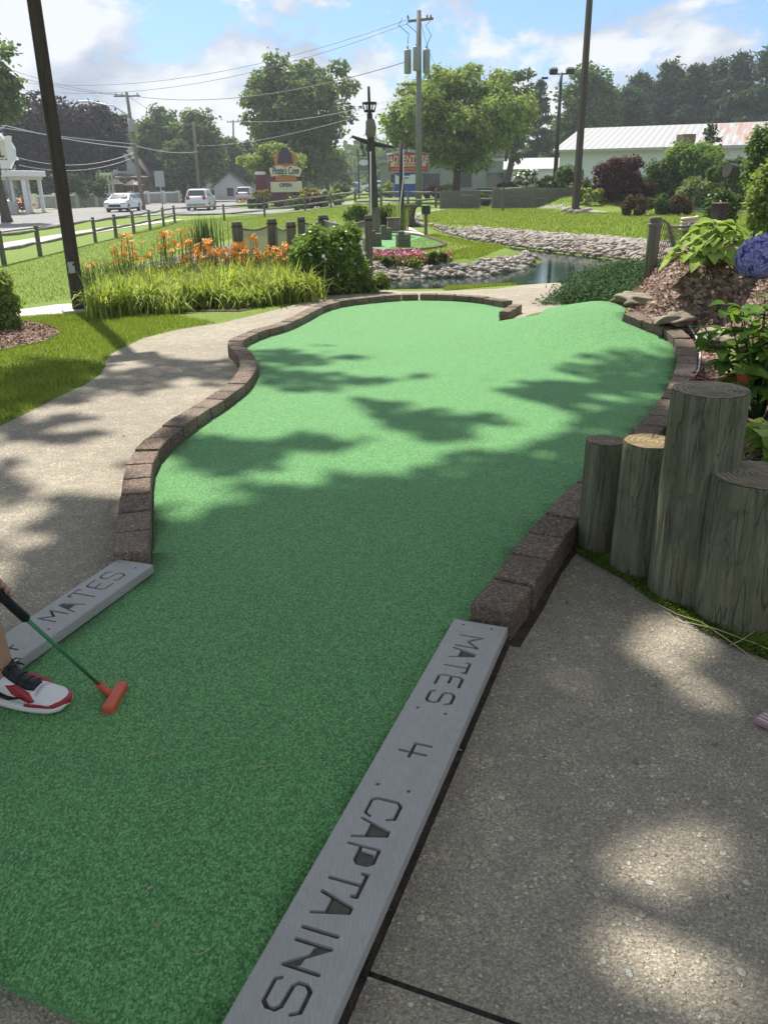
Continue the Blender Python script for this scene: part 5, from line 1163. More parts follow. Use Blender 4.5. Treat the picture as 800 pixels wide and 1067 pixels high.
wire((140, 154, 78), (-60, 112, 62), .4, .045, 'thick pale cable in front of the left purple tree', wl); wire((142, 150, 78), (-60, 122, 62), .2, .03, 'thin pale cable in front of the left purple tree', wl); wire((142, 152, 78), (206, 158, 105), .3, .04, 'pale cable right of the leaning pole', wl)
wire((142, 158, 78), (18, 164, 72), .8, .03, 'pale cable from the motel sign to the leaning pole', wl); wire((140, 164, 78), (20, 172, 72), .7, .025, 'lower pale cable behind the near lamp pole', wl)
wire((430, 98, 52), (205, 117, 105), 1.2, .02, 'faint cable passing the top of the tall lone tree', wl); wire((438, 22, 52), (455, 70, 62), .3, .018, 'short guy cable dropping right of the transformer pole'); wire((430, 104, 52), (206, 152, 105), .6, .02, 'faint lower cable behind the ship mast', wl)
# ---------------------------------------------------------------- ship mast feature
mp = G(390, 244); r = empty('ship_mast', mp, 0, 'dark ship mast with crow\'s nest and tilted yard by the small far green', 'mast'); Ym = mp[1]; b0 = np.array(mp)
def ml(px, py, dy=0.): return V(D(px, py, Ym+dy)-b0)
MB().tube([(0, 0, -.1), ml(389, 200), ml(386.5, 150), ml(385, 118)], [.13, .125, .11, .075], 12).build('lower_mast', M['mast'], r); MB().tube([ml(385, 120), ml(384, 90)], [.045, .035], 8).build('topmast', M['mast'], r)
m = MB(); c = ml(385, 117); m.tube([c, c+Vector((0, 0, .06))], [.14, .16], 10); m.build('nest_floor', M['mast'], r)
m = MB(); tz = ml(385, 106.5)-c
m.tube([c+tz-Vector((0, 0, .05)), c+tz], [.21, .21], 10)
for k in range(6): a = k*pi/3; m.tube([c+Vector((cos(a)*.13, sin(a)*.13, 0)), c+Vector((cos(a)*.19, sin(a)*.19, tz.z))], .018, 5)
m.build('nest_rail', M['mast'], r)
MB().tube([ml(386.5, 143), ml(386, 140), ml(386.5, 133), ml(385.5, 126), ml(385, 123)], [.11, .15, .15, .13, .06], 12).build('furled_sail', simple('sail_canvas', (.17, .15, .13), .9, .3, 20, .6), r)
MB().tube([ml(366.5, 142), ml(377, 146.2), ml(387, 149.5), ml(399, 151.5), ml(410, 153.8)], [.035, .06, .075, .055, .03], 8).build('yard', M['mast'], r)
m = MB(); 
for (a, b_, c_, d_) in ((376, 146, 377, 153), (377, 153, 379.5, 162), (383, 149, 383, 155), (399, 152, 400, 156)): m.tube([ml(a, b_), ml(c_, d_)], [.03, .045], 6)
m.blob(ml(379.5, 161), .07, 1); m.blob(ml(383, 155), .08, 1); m.blob(ml(377, 153), .07, 1); m.build('rigging_block', M['oldwood'], r)
MB().tube([ml(386, 158, -.25), ml(386.3, 205, -.25), ml(386.5, 262, -.3)], [.022, .022, .025], 6).build('white_halyard', M['white'], r)
q = ml(391, 228); m = MB().box(q-Vector((0, 0, .1)), (.34, .3, .85), taper=.8); m.build('mast_step', M['oldwood'], r, bevel=.02)
tp = G(418.5, 240); r = empty('tarred_post', (tp[0], tp[1], tp[2]), 0, 'dark upright post with a white rope slung down it', 'post'); h = D(418.5, 150, tp[1])[2]-tp[2]
MB().tube([(0, 0, 0), (0, 0, h)], [.085, .075], 12).build('shaft', M['mast'], r); MB().tube([(.06, -.09, h-.15), (.05, -.12, h*.6), (-.05, -.14, h*.3), (-.06, -.15, .15)], .018, 6).build('rope', M['white'], r)
bp = G(427, 236); r = empty('stump_table', bp, .2, 'dark wooden capstan on a stepped base right of the tarred post', 'capstan'); m = MB().tube([(0, 0, 0), (0, 0, .06), (0, 0, .12), (0, 0, .3), (0, 0, .55), (0, 0, .62), (0, 0, .7)], [.36, .36, .2, .15, .2, .26, .26], 14); m.build('drum', M['mast'], r); MB().box((0, 0, -.02), (.95, .7, .1)).build('base', M['darkwood'], r, bevel=.02)
bp = G(410, 243); r = empty('timber_box', bp, .1, 'grey square timber box left of the ornamental grass', 'box'); MB().box((0, 0, .2), (.36, .3, .42)).build('crate', M['oldwood'], r, bevel=.02); MB().box((0, 0, .425), (.4, .34, .03)).build('lid', M['oldwood'], r, bevel=.01)
bp = G(443.5, 246); r = empty('hole_marker', bp, 0, 'small dark box on a short wooden post by the stream', 'marker'); h = D(443, 214, bp[1])[2]-bp[2]; MB().box((0, 0, h*.42), (.09, .09, h*.85+.1)).build('post', M['oldwood'], r, bevel=.006); MB().box((0, 0, h*.86), (.24, .2, h*.28)).build('box', M['dark'], r, bevel=.015)
bp = G(523.5, 220); r = empty('hole_marker', bp, 0, 'thin dark marker stake in front of the bench', 'marker'); h = D(523.5, 196, bp[1])[2]-bp[2]; MB().box((0, 0, h/2), (.12, .08, h)).build('post', M['oldwood'], r, bevel=.01)
bp = G(531, 213.5); r = empty('bench', bp, .1, 'small wooden bench beside the footpath on the far lawn', 'bench'); MB().box((0, 0, .44), (1.15, .38, .06)).build('seat', M['oldwood'], r, bevel=.01)
for s in (-1, 1): MB().box((s*.45, 0, .2), (.07, .3, .42)).build('leg', M['oldwood'], r, bevel=.006)
# ---------------------------------------------------------------- signs
def text(body, size, loc, mt, parent, name='lettering', rot=(pi/2, 0, 0), ext=.02, sx=1., align='CENTER', shear=0.):
    c = bpy.data.curves.new(name, 'FONT'); c.body = body; c.size = size; c.extrude = ext; c.align_x = align; c.align_y = 'CENTER'; c.shear = shear; c.offset = size*.015
    o = bpy.data.objects.new(name, c); COL.objects.link(o); bpy.context.view_layer.update()
    me = bpy.data.meshes.new_from_object(o.evaluated_get(bpy.context.evaluated_depsgraph_get())); bpy.data.objects.remove(o)
    o = bpy.data.objects.new(name, me); COL.objects.link(o); me.materials.clear(); me.materials.append(mt); o.parent = parent; o.location = loc; o.rotation_euler = rot; o.scale = (sx, 1, 1); return o
C_ = {k: simple('sign_'+k, c, .55, .05, 2) for k, c in {'red': (.45, .045, .035), 'cream': (.62, .60, .45), 'orange': (.5, .17, .03), 'blue': (.02, .10, .38), 'maroon': (.12, .02, .035), 'navy': (.02, .025, .04), 'pale': (.66, .70, .74), 'yellow': (.75, .5, .12), 'ink': (.02, .02, .02), 'brown': (.12, .05, .03)}.items()}
Ys = 78; p = D(298, 206, Ys); z0 = Tz(p[0], Ys); r = empty('monument_sign', (p[0], Ys, z0), 0, 'cream lettered roadside sign with a dark rounded panel on an orange disc, maroon base', 'sign')
def sl(px, py): q = D(px, py, Ys); return Vector((q[0]-p[0], 0, q[2]-z0))
k_ = Ys/F
MB().box(((sl(273, 190)+sl(300, 190)).x/2+.0, .25, 1.6), (1.6, .5, 2.4)).build('brick_base', C_['maroon'], r)
a, b = sl(282, 189.5), sl(315, 200); MB().box(((a.x+b.x)/2, -.05, (a.z+b.z)/2), (b.x-a.x, .3, a.z-b.z)).build('letter_panel', C_['cream'], r, bevel=.03)
a, b = sl(287, 183.5), sl(309, 188.6); MB().box(((a.x+b.x)/2, -.05, (a.z+b.z)/2), (b.x-a.x, .28, a.z-b.z)).build('orange_band', C_['orange'], r, bevel=.03)
pl = [sl(*q) for q in ((281, 176), (286, 173.4), (292, 172.6), (299, 174), (304, 172.4), (309, 173.5), (315, 176.5), (312.5, 184), (305, 182.8), (298, 182.4), (290, 182.8), (283.5, 184))]
Mx = Matrix(((1, 0, 0, 0), (0, 0, 1, -.3), (0, 1, 0, 0), (0, 0, 0, 1))); MB().prism([(v.x, v.z) for v in pl], -.15, .15, M=Mx).build('name_board', C_['cream'], r)
c = sl(297.5, 167); m = MB().prism([(c.x+cos(a)*k_*10.5, c.z+sin(a)*k_*9.5) for a in np.linspace(0, 2*pi, 29)[:-1]], -.05, .2, M=Mx); m.build('orange_disc', C_['orange'], r, bevel=.02)
c2 = sl(297.5, 165.5); MB().prism([(c2.x-k_*7.5, c2.z-k_*4), (c2.x+k_*7.5, c2.z-k_*4), (c2.x+k_*6.5, c2.z+k_*3), (c2.x+k_*3, c2.z+k_*8.5), (c2.x-k_*1.5, c2.z+k_*10), (c2.x-k_*5.5, c2.z+k_*5)], -.2, -.06, M=Mx).build('dark_panel', C_['navy'], r)
text("Pirate's Cove", .86, (sl(298, 178).x, -.47, sl(298, 178.2).z), C_['ink'], r, sx=.5*1.0, shear=.2); text('OPEN', .42, (sl(298, 193).x, -.23, sl(298, 193).z), C_['ink'], r); text('10   11', .5, (sl(298, 197).x, -.23, sl(298, 197).z), C_['ink'], r) if False else text('AM - PM', .42, (sl(298, 197).x, -.23, sl(298, 197).z), C_['ink'], r) if False else None
Yk = 80; p2 = D(273, 204, Yk); r = empty('kiosk', (p2[0], Yk, Tz(p2[0], Yk)), 0, 'maroon vending kiosk with a white rounded top left of the pirate course sign', 'kiosk'); hh = D(273, 179, Yk)[2]-Tz(p2[0], Yk)
MB().box((0, 0, hh/2-.15), (.92, .8, hh-.3)).build('cabinet', C_['maroon'], r, bevel=.04); MB().box((0, 0, hh-.12), (1.0, .9, .32)).build('top', M['white'], r, bevel=.12)
# arcade sign
Ys = 60; p = D(424.5, 208, Ys); z0 = Tz(p[0], Ys); r = empty('arcade_sign', (p[0], Ys, z0), 0, 'big red gabled sign with slanted cream lettering over a blue letter board', 'sign'); k_ = Ys/F
a, b = sl(410.5, 180), sl(439.5, 197); MB().box(((a.x+b.x)/2, .0, b.z/2+a.z/2-.2), (b.x-a.x, .4, a.z-b.z+.6)).build('blue_base', C_['blue'], r, bevel=.03)
pl = [sl(*q) for q in ((404.3, 179.5), (404.3, 161.8), (424, 157.8), (446, 160.8), (446, 179.3))]; Mx = Matrix(((1, 0, 0, 0), (0, 0, 1, -.1), (0, 1, 0, 0), (0, 0, 0, 1)))
MB().prism([(v.x, v.z) for v in pl], -.18, .25, M=Mx).build('red_panel', C_['red'], r)
m = MB(); 
for u_, v_ in zip(pl, pl[1:]+pl[:1]): m.tube([(u_.x, -.3, u_.z), (v_.x, -.3, v_.z)], .055, 6)
m.tube([(pl[1].x-.15, -.1, pl[1].z-.02), (pl[2].x, -.1, pl[2].z+.08)], .1, 6); m.tube([(pl[3].x+.15, -.1, pl[3].z-.02), (pl[2].x, -.1, pl[2].z+.08)], .1, 6); m.build('frame', M['grey'], r)
a, b = sl(411.5, 182), sl(433, 191.5); MB().box(((a.x+b.x)/2, -.23, (a.z+b.z)/2), (b.x-a.x, .06, a.z-b.z)).build('message_board', C_['pale'], r)
text('ADVENTURE', .62, (sl(424.5, 166.5).x, -.32, sl(424.5, 166.3).z), C_['cream'], r, sx=.74, shear=.25); q = sl(425, 171.4); MB().box((q.x, -.29, q.z), (2.35, .03, .24)).build('white_band', C_['cream'], r, bevel=.02)
text('FAMILY FUN CENTER', .2, (q.x, -.325, q.z), C_['red'], r, ext=.01, sx=1.0); q = sl(424.5, 176.2); text('GO KARTS  ARCADE', .26, (q.x, -.32, q.z), C_['orange'], r, ext=.01, sx=.9) if False else MB().box((q.x, -.29, q.z), (2.2, .02, .1)).build('orange_rule', C_['orange'], r)
q = sl(424, 185.5); [MB().box((q.x+dx, -.27, q.z+dz), (w, .02, .07)).build('message_line', C_['blue'], r) for dx, dz, w in ((-.25, .18, .9), (-.2, 0, .6))]
# hanging sign behind mast, sign at 378
Ys = 88; p = D(379, 204, Ys); z0 = Tz(p[0], Ys); r = empty('pole_sign', (p[0], Ys, z0), 0, 'dark framed roadside sign with a pale oval, seen behind the ship mast', 'sign')
for x_ in (373.6, 384.5): q = sl(x_, 180); MB().box((q.x, 0, q.z/2+1), (.14, .14, q.z+2.2)).build('post', M['dark'], r)
a, b = sl(373, 165), sl(385, 178); MB().box(((a.x+b.x)/2, -.1, (a.z+b.z)/2), (b.x-a.x, .2, a.z-b.z)).build('panel', simple('slate_panel', (.12, .15, .16), .5, .1, 3), r)
c = sl(379, 169.5); MB().prism([(c.x+cos(a)*.5, c.z+sin(a)*.28) for a in np.linspace(0, 6.28, 20)[:-1]], 0, .06, M=Matrix(((1, 0, 0, 0), (0, 0, 1, -.27), (0, 1, 0, 0), (0, 0, 0, 1)))).build('oval', C_['pale'], r)
# motel sign and canopy at left edge
Ys = 72; p = D(2, 212, Ys); z0 = Tz(p[0], Ys); r = empty('motel_canopy', (p[0], Ys, z0), 0, 'white entrance canopy on slanted columns below the motel sign at the left edge', 'canopy')
a, b = sl(-30, 178.5), sl(28, 184); MB().box(((a.x+b.x)/2, 2, (a.z+b.z)/2), (b.x-a.x, 4.5, a.z-b.z)).build('roof', M['white'], r, bevel=.05)
a, b = sl(-28, 184), sl(25, 187); MB().box(((a.x+b.x)/2, 2, (a.z+b.z)/2-.01), (b.x-a.x, 4.1, a.z-b.z)).build('beam', M['cream'], r)
for x_, y_ in ((9.5, .2), (23, .2), (9.5, 3.6), (23, 3.6), (-25, .2)):
    q0, q1 = sl(x_, 187), sl(x_+4, 209); MB().box(((q0.x+q0.x)/2, y_, q0.z/2), (.28, .28, q0.z)).build('column', M['white'], r, bevel=.02)
q = sl(13, 209); MB().box((q.x, -.2, .5), (.75, .75, 1.0)).build('planter_base', M['walk'], r, bevel=.03)
r2 = empty('motel_sign', (p[0], Ys, z0), 0, 'ornate white motel sign at the left edge, above the canopy', 'sign')
a, b = sl(-26, 148), sl(11, 165.5); cx0 = (a.x+b.x)/2; w_ = b.x-a.x
MB().box((cx0, -.3, (a.z+b.z)/2), (w_, .3, a.z-b.z)).build('name_panel', C_['cream'], r2, bevel=.02)
m = MB(); n_ = 16; top_ = [(cx0+w_*.5*u_, a.z+.1+.95*(1-abs(u_)**2.2)) for u_ in np.linspace(-1, 1, n_)]; MY = Matrix(((1, 0, 0, 0), (0, 0, 1, -.32), (0, 1, 0, 0), (0, 0, 0, 1)))
m.prism([(cx0-w_*.5, a.z+.02)]+[(x_, z_) for x_, z_ in top_]+[(cx0+w_*.5, a.z+.02)][:1], -.2, .2, M=MY); m.build('arched_top', M['white'], r2)
for s in (-1, 1):
    e = cx0+s*w_*.5; MB().prism([(e, a.z+.35), (e+s*.45, a.z+.4), (e+s*.38, a.z), (e+s*.62, (a.z+b.z)/2+.1), (e+s*.55, b.z+.2), (e+s*.75, b.z-.1), (e, b.z-.15)], -.25, .25, M=MY).build('scroll_side', M['white'], r2, bevel=.02)
a2, b2 = sl(-24, 167.5), sl(12, 175.5); MB().prism([(a2.x-.3, a2.z), (b2.x+.5, a2.z), (b2.x+.1, b2.z), (a2.x, b2.z)], -.22, .22, M=MY).build('lower_panel', M['white'], r2, bevel=.02)
text('MOTEL', 1.0, (b.x-.25, -.47, (a.z+b.z)/2-.2), C_['ink'], r2, align='RIGHT', sx=.8)
m = MB(); [m.tube([(cx0+s*w_*.3, 0, a2.z+.3), (cx0+s*w_*.3, 0, .2)], .12, 8) for s in (-1, 1)]; m.build('support', M['grey'], r2)
# ---------------------------------------------------------------- buildings
Yh = 112; p = D(130, 196, Yh); z0 = Tz(p[0], Yh); r = empty('gabled_house', (p[0], Yh, z0), 0, 'white gabled cafe house with a pointed gothic window and brown porch', 'building'); k_ = Yh/F
def hl(px, py): q = D(px, py, Yh); return Vector((q[0]-p[0], 0, q[2]-z0))
MYh = Matrix(((1, 0, 0, 0), (0, 0, -1, 0), (0, 1, 0, 0), (0, 0, 0, 1)))
gl = [hl(*q) for q in ((117, 196), (117, 170), (127, 155.5), (147, 178), (156, 196))]; gl[0].z = 0; gl[-1].z = 0; gl[0].x = gl[1].x; gl[-1].x = gl[3].x
MB().prism([(v.x, v.z) for v in gl], -9, 0, M=MYh).build('wall', simple('house_siding', (.52, .55, .57), .7, .06, 2), r)
m = MB(); ap = hl(127, 153.5)
for e in (hl(113.5, 172), hl(158, 186)):
    d = (ap-e).normalized(); nrm = Vector((-d.z, 0, d.x)); nrm = nrm if nrm.z > 0 else -nrm
    vs = [Vector((q.x, y_, q.z))+nrm*t_ for q in (e, ap) for y_ in (-.6, 9.3) for t_ in (0, .22)]; m.add(vs, [(0, 1, 3, 2), (4, 6, 7, 5), (0, 4, 5, 1), (2, 3, 7, 6), (1, 5, 7, 3), (0, 2, 6, 4)])
m.build('roof', simple('roof_shingle', (.10, .09, .09), .9, .25, 8), r)
wpoly = [hl(*q) for q in ((122.5, 171), (122.5, 167), (124.5, 165.5), (127.5, 164), (130.5, 166), (132.5, 168.5), (132.5, 171))]; MB().prism([(v.x, v.z) for v in wpoly], 0, .06, M=MYh).build('gothic_window', M['glass'], r)
a, b = hl(122.5, 173), hl(132.5, 178); MB().box(((a.x+b.x)/2, -.03, (a.z+b.z)/2), (b.x-a.x, .06, a.z-b.z)).build('window', M['glass'], r)
c = hl(125.3, 159); MB().box((c.x, -.03, c.z), (.35, .06, .4)).build('window', M['glass'], r)
m = MB(); 
for i in range(len(wpoly)): u_, v_ = wpoly[i], wpoly[(i+1) % len(wpoly)]; m.tube([(u_.x, -.08, u_.z), (v_.x, -.08, v_.z)], .05, 4)
m.tube([(wpoly[3].x, -.08, wpoly[3].z), (wpoly[3].x, -.08, wpoly[0].z)], .05, 4); m.build('window_frame', M['white'], r)
a, b = hl(124, 180.5), hl(157, 184.5); vs = [(a.x, -.1, a.z), (b.x, -.1, a.z-.4), (b.x+.3, -3, b.z), (a.x-.2, -3, b.z), (a.x, -.1, a.z-.18), (b.x, -.1, a.z-.58), (b.x+.3, -3, b.z-.18), (a.x-.2, -3, b.z-.18)]
MB().add(vs, [(0, 1, 2, 3), (4, 7, 6, 5), (0, 3, 7, 4), (3, 2, 6, 7), (2, 1, 5, 6), (1, 0, 4, 5)]).build('porch_roof', simple('porch_shingle', (.13, .09, .075), .9, .2, 8), r)
for x_ in (125, 133, 141, 149, 156): q = hl(x_, 184.5); MB().box((q.x, -2.8, q.z/2), (.35, .35, q.z)).build('porch_post', C_['brown'], r)
MB().box((hl(141, 190).x, -1.2, 1.2), (3.6, 2.0, 2.4)).build('porch_front', C_['brown'], r)
a, b = hl(112, 180), hl(124.5, 183); m = MB().box(((a.x+b.x)/2, -2, (a.z+b.z)/2), (b.x-a.x, 2.5, .3)); m.build('balcony', M['white'], r)
for x_ in (112.6, 116, 120, 124): q = hl(x_, 183); MB().box((q.x, -3, q.z/2), (.22, .22, q.z)).build('balcony_post', M['cream'], r)
a = hl(109, 152); b = hl(124, 158); m = MB(); vs = [(a.x, 4, a.z), (b.x+.6, 1.5, a.z), (b.x, -.2, b.z), (a.x+.4, 2.6, b.z)]; m.add(vs+[(x_, y_, z_-.2) for x_, y_, z_ in vs], [(0, 1, 2, 3), (7, 6, 5, 4), (0, 3, 7, 4), (3, 2, 6, 7), (2, 1, 5, 6), (1, 0, 4, 5)]); m.build('dormer_roof', simple('tan_shingle', (.26, .22, .18), .9, .15, 6), r)
# cafe wall with umbrellas and posts
Yw = 86; wa, wb = D(37, 212, Yw), D(186, 205, 104); r = empty('cafe_wall', (wa[0], wa[1], Tz(wa[0], wa[1])), atan2(wb[1]-wa[1], wb[0]-wa[0]), 'long low pale wall with square piers across the road', 'wall'); L = float(np.linalg.norm((wb-wa)[:2]))
m = MB().box((L/2, 0, .62), (L, .16, 1.0)); m.build('panel', simple('wall_panel_grey', (.30, .31, .29), .85, .1, 3), r); MB().box((L/2, 0, 1.22), (L, .24, .16)).build('coping', M['white'], r, bevel=.02)
for k in range(9): MB().box((L*k/8, 0, .72), (.4, .4, 1.44)).build('pier', M['cream'], r, bevel=.02)
for i, (px, py) in enumerate([(54, 193), (119.5, 192), (139, 193)]):
    q = D(px, py, 100 if i else 94); r = empty('patio_umbrella', (q[0], q[1], Tz(q[0], q[1])), 0, ['pale patio umbrella above the wall, left of the near lamp pole', 'pale patio umbrella in front of the house porch, above the white sedan hood', 'pale patio umbrella right of the other one, beside the leaning pole'][i], 'umbrella', 'pale patio umbrellas at the cafe')
    h = q[2]-Tz(q[0], q[1]); MB().tube([(0, 0, 0), (0, 0, h+.55)], .04, 6).build('pole', M['galv'], r); MB().tube([(0, 0, h), (0, 0, h+.05), (0, 0, h+.6)], [1.15, 1.1, .05], 8, smooth=False).build('canopy', M['cream'], r)
# small houses hidden in the trees
for i, (px, w_, h_, Y, c) in enumerate([(240, 4.5, 3.4, 122, M['white']), (272, 4.5, 3.2, 126, M['cream']), (223, 5, 2.6, 128, M['white'])]):
    q = D(px, 196, Y); z0 = Tz(q[0], Y); r = empty('small_house', (q[0], Y, z0), 0, ['white gabled house end glimpsed below the trees left of the silver SUV', 'cream house glimpsed behind the silver SUV', 'low white house behind the white SUV'][i], 'house')
    MB().prism([(-w_/2, 0), (w_/2, 0), (w_/2, h_*.5), (0, h_), (-w_/2, h_*.5)], -8, 0, M=MYh).build('wall', c, r); m = MB()
    for s in (-1, 1):
        e = Vector((s*(w_/2+.4), 0, h_*.5-.2)); ap = Vector((0, 0, h_+.05)); vs = [Vector((v.x, y_, v.z+t_)) for v in (e, ap) for y_ in (-.4, 8.3) for t_ in (0, .2)]; m.add(vs, [(0, 1, 3, 2), (4, 6, 7, 5), (0, 4, 5, 1), (2, 3, 7, 6), (1, 5, 7, 3), (0, 2, 6, 4)])
    m.build('roof', simple('house_roof', (.16, .15, .15), .9, .2, 5), r); MB().box((0, -.03, h_*.3), (.9, .06, 1.0)).build('window', M['glass'], r)
# white metal building
A0 = D(583, 157, 78); gz = Tz(A0[0], 78); w = np.array([.92, -.395]); vv = np.array([.395, .92]); Lb = 48.; Db = 11.5; he = A0[2]-gz
r = empty('metal_building', (A0[0], A0[1], gz), atan2(w[1], w[0]), 'long white metal building with a ribbed roof streaked with rust', 'building')
Rt = D(604, 135, 88); hr = Rt[2]-gz
MB().box((Lb/2, Db, he/2), (Lb, 2*Db, he)).build('wall', simple('white_siding', (.60, .63, .70), .6, .05, 2), r)
m_, t = mat('ribbed_metal_roof', .45, (.6, .6, .6), .4); p_ = t.obj(); wv = t.new('ShaderNodeTexWave', bands_direction='X'); wv.inputs['Scale'].default_value = .55; t.link(p_, wv.inputs['Vector'])
sepx = t.new('ShaderNodeSeparateXYZ'); t.link(p_, sepx.inputs[0]); gx = t.ramp(t.math('MULTIPLY_ADD', sepx.outputs[0], .1, -1.05), [(0, (0, 0, 0)), (.25, (1, 1, 1))])
st = t.noise(2.2, 4, .7, t.mapping(p_, (1, .05, .05))); rust = t.math('MULTIPLY', gx, t.ramp(st, [(.5, (0, 0, 0)), (.56, (1, 1, 1))]))
c = t.mix(t.math('MULTIPLY', t.ramp(wv.outputs['Fac'], [(.0, (1, 1, 1)), (.25, (0, 0, 0))]), .35), (.35, .35, .35), (.22, .22, .225)); c = t.mix(t.math('MULTIPLY', rust, .8), c, (.34, .16, .08)); t.link(c, t.b.inputs['Base Color']); t.link(t.bump(wv.outputs['Fac'], .6, .05), t.b.inputs['Normal'])
for s in (0, 1):
    y0, y1 = (-.5, Db) if s == 0 else (2*Db+.5, Db); vs = [(x_, y_, z_) for x_ in (-.5, Lb+.5) for (y_, z_) in ((y0, he-.1), (y1, hr), (y1, hr+.15), (y0, he+.05))]
    MB().add(vs, [(0, 1, 2, 3), (7, 6, 5, 4), (0, 4, 5, 1), (2, 6, 7, 3), (0, 3, 7, 4), (1, 5, 6, 2)]).build('roof', m_, r)
MB().prism([(0, he), (2*Db, he), (Db, hr-.05)], .02, .12, M=Matrix(((0, 0, 1, 0), (1, 0, 0, 0), (0, 1, 0, 0), (0, 0, 0, 1)))).build('gable', M['white'], r)
MB().box((Lb/2, -.03, .3), (Lb, .05, .5)).build('base_trim', M['grey'], r); MB().box((5.5, -.12, he-1.6), (.35, .2, .35)).build('wall_lamp', M['dark'], r, bevel=.03); MB().box((Lb/2, -.52, he-.08), (Lb+1, .12, .14)).build('gutter', M['galv'], r)
Yg = 86; p = D(565, 184, Yg); z0 = Tz(p[0], Yg); r = empty('grey_shed', (p[0], Yg, z0), -.15, 'small grey roofed shed left of the long white building', 'shed'); e = D(540, 177, Yg)[2]-z0; rr = D(560, 165, Yg)[2]-z0
MB().box((0, 4, e/2), (6.8, 8, e)).build('wall', M['white'], r)
for s in (0, 1): y0 = -.3 if s == 0 else 8.3; vs = [(x_, y_, z_) for x_ in (-3.8, 3.8) for (y_, z_) in ((y0, e-.05), (4, rr), (4, rr+.12), (y0, e+.07))]; MB().add(vs, [(0, 1, 2, 3), (7, 6, 5, 4), (0, 4, 5, 1), (2, 6, 7, 3), (0, 3, 7, 4), (1, 5, 6, 2)]).build('roof', simple('shed_roof', (.42, .43, .43), .6, .1, 3), r)
Yg = 95; p = D(455, 196, Yg); z0 = Tz(p[0], Yg); r = empty('low_store', (p[0], Yg, z0), 0, 'low grey green store front glimpsed under the broad light green tree', 'building'); MB().box((3, 4, 1.6), (18, 8, 3.2)).build('wall', simple('store_wall', (.25, .29, .28), .8, .08, 2), r); MB().box((3, 3.9, 3.35), (18.6, 8.6, .3)).build('roof', M['grey'], r)
for k in range(5): MB().box((-4+k*3.4, -.03, 1.4), (1.8, .06, 1.4)).build('window', M['glass'], r)
q = D(541, 196, 53); tag(net_panel((q[0]-2.6, 53, Tz(q[0], 53), 1.0), (q[0]+4.4, 53.5, Tz(q[0], 53), 1.25), 'driving_net', 'green windscreen cloth strung behind the retaining wall', simple('windscreen_green', (.06, .12, .10), .9, .1, 4), .12), cat='screen')
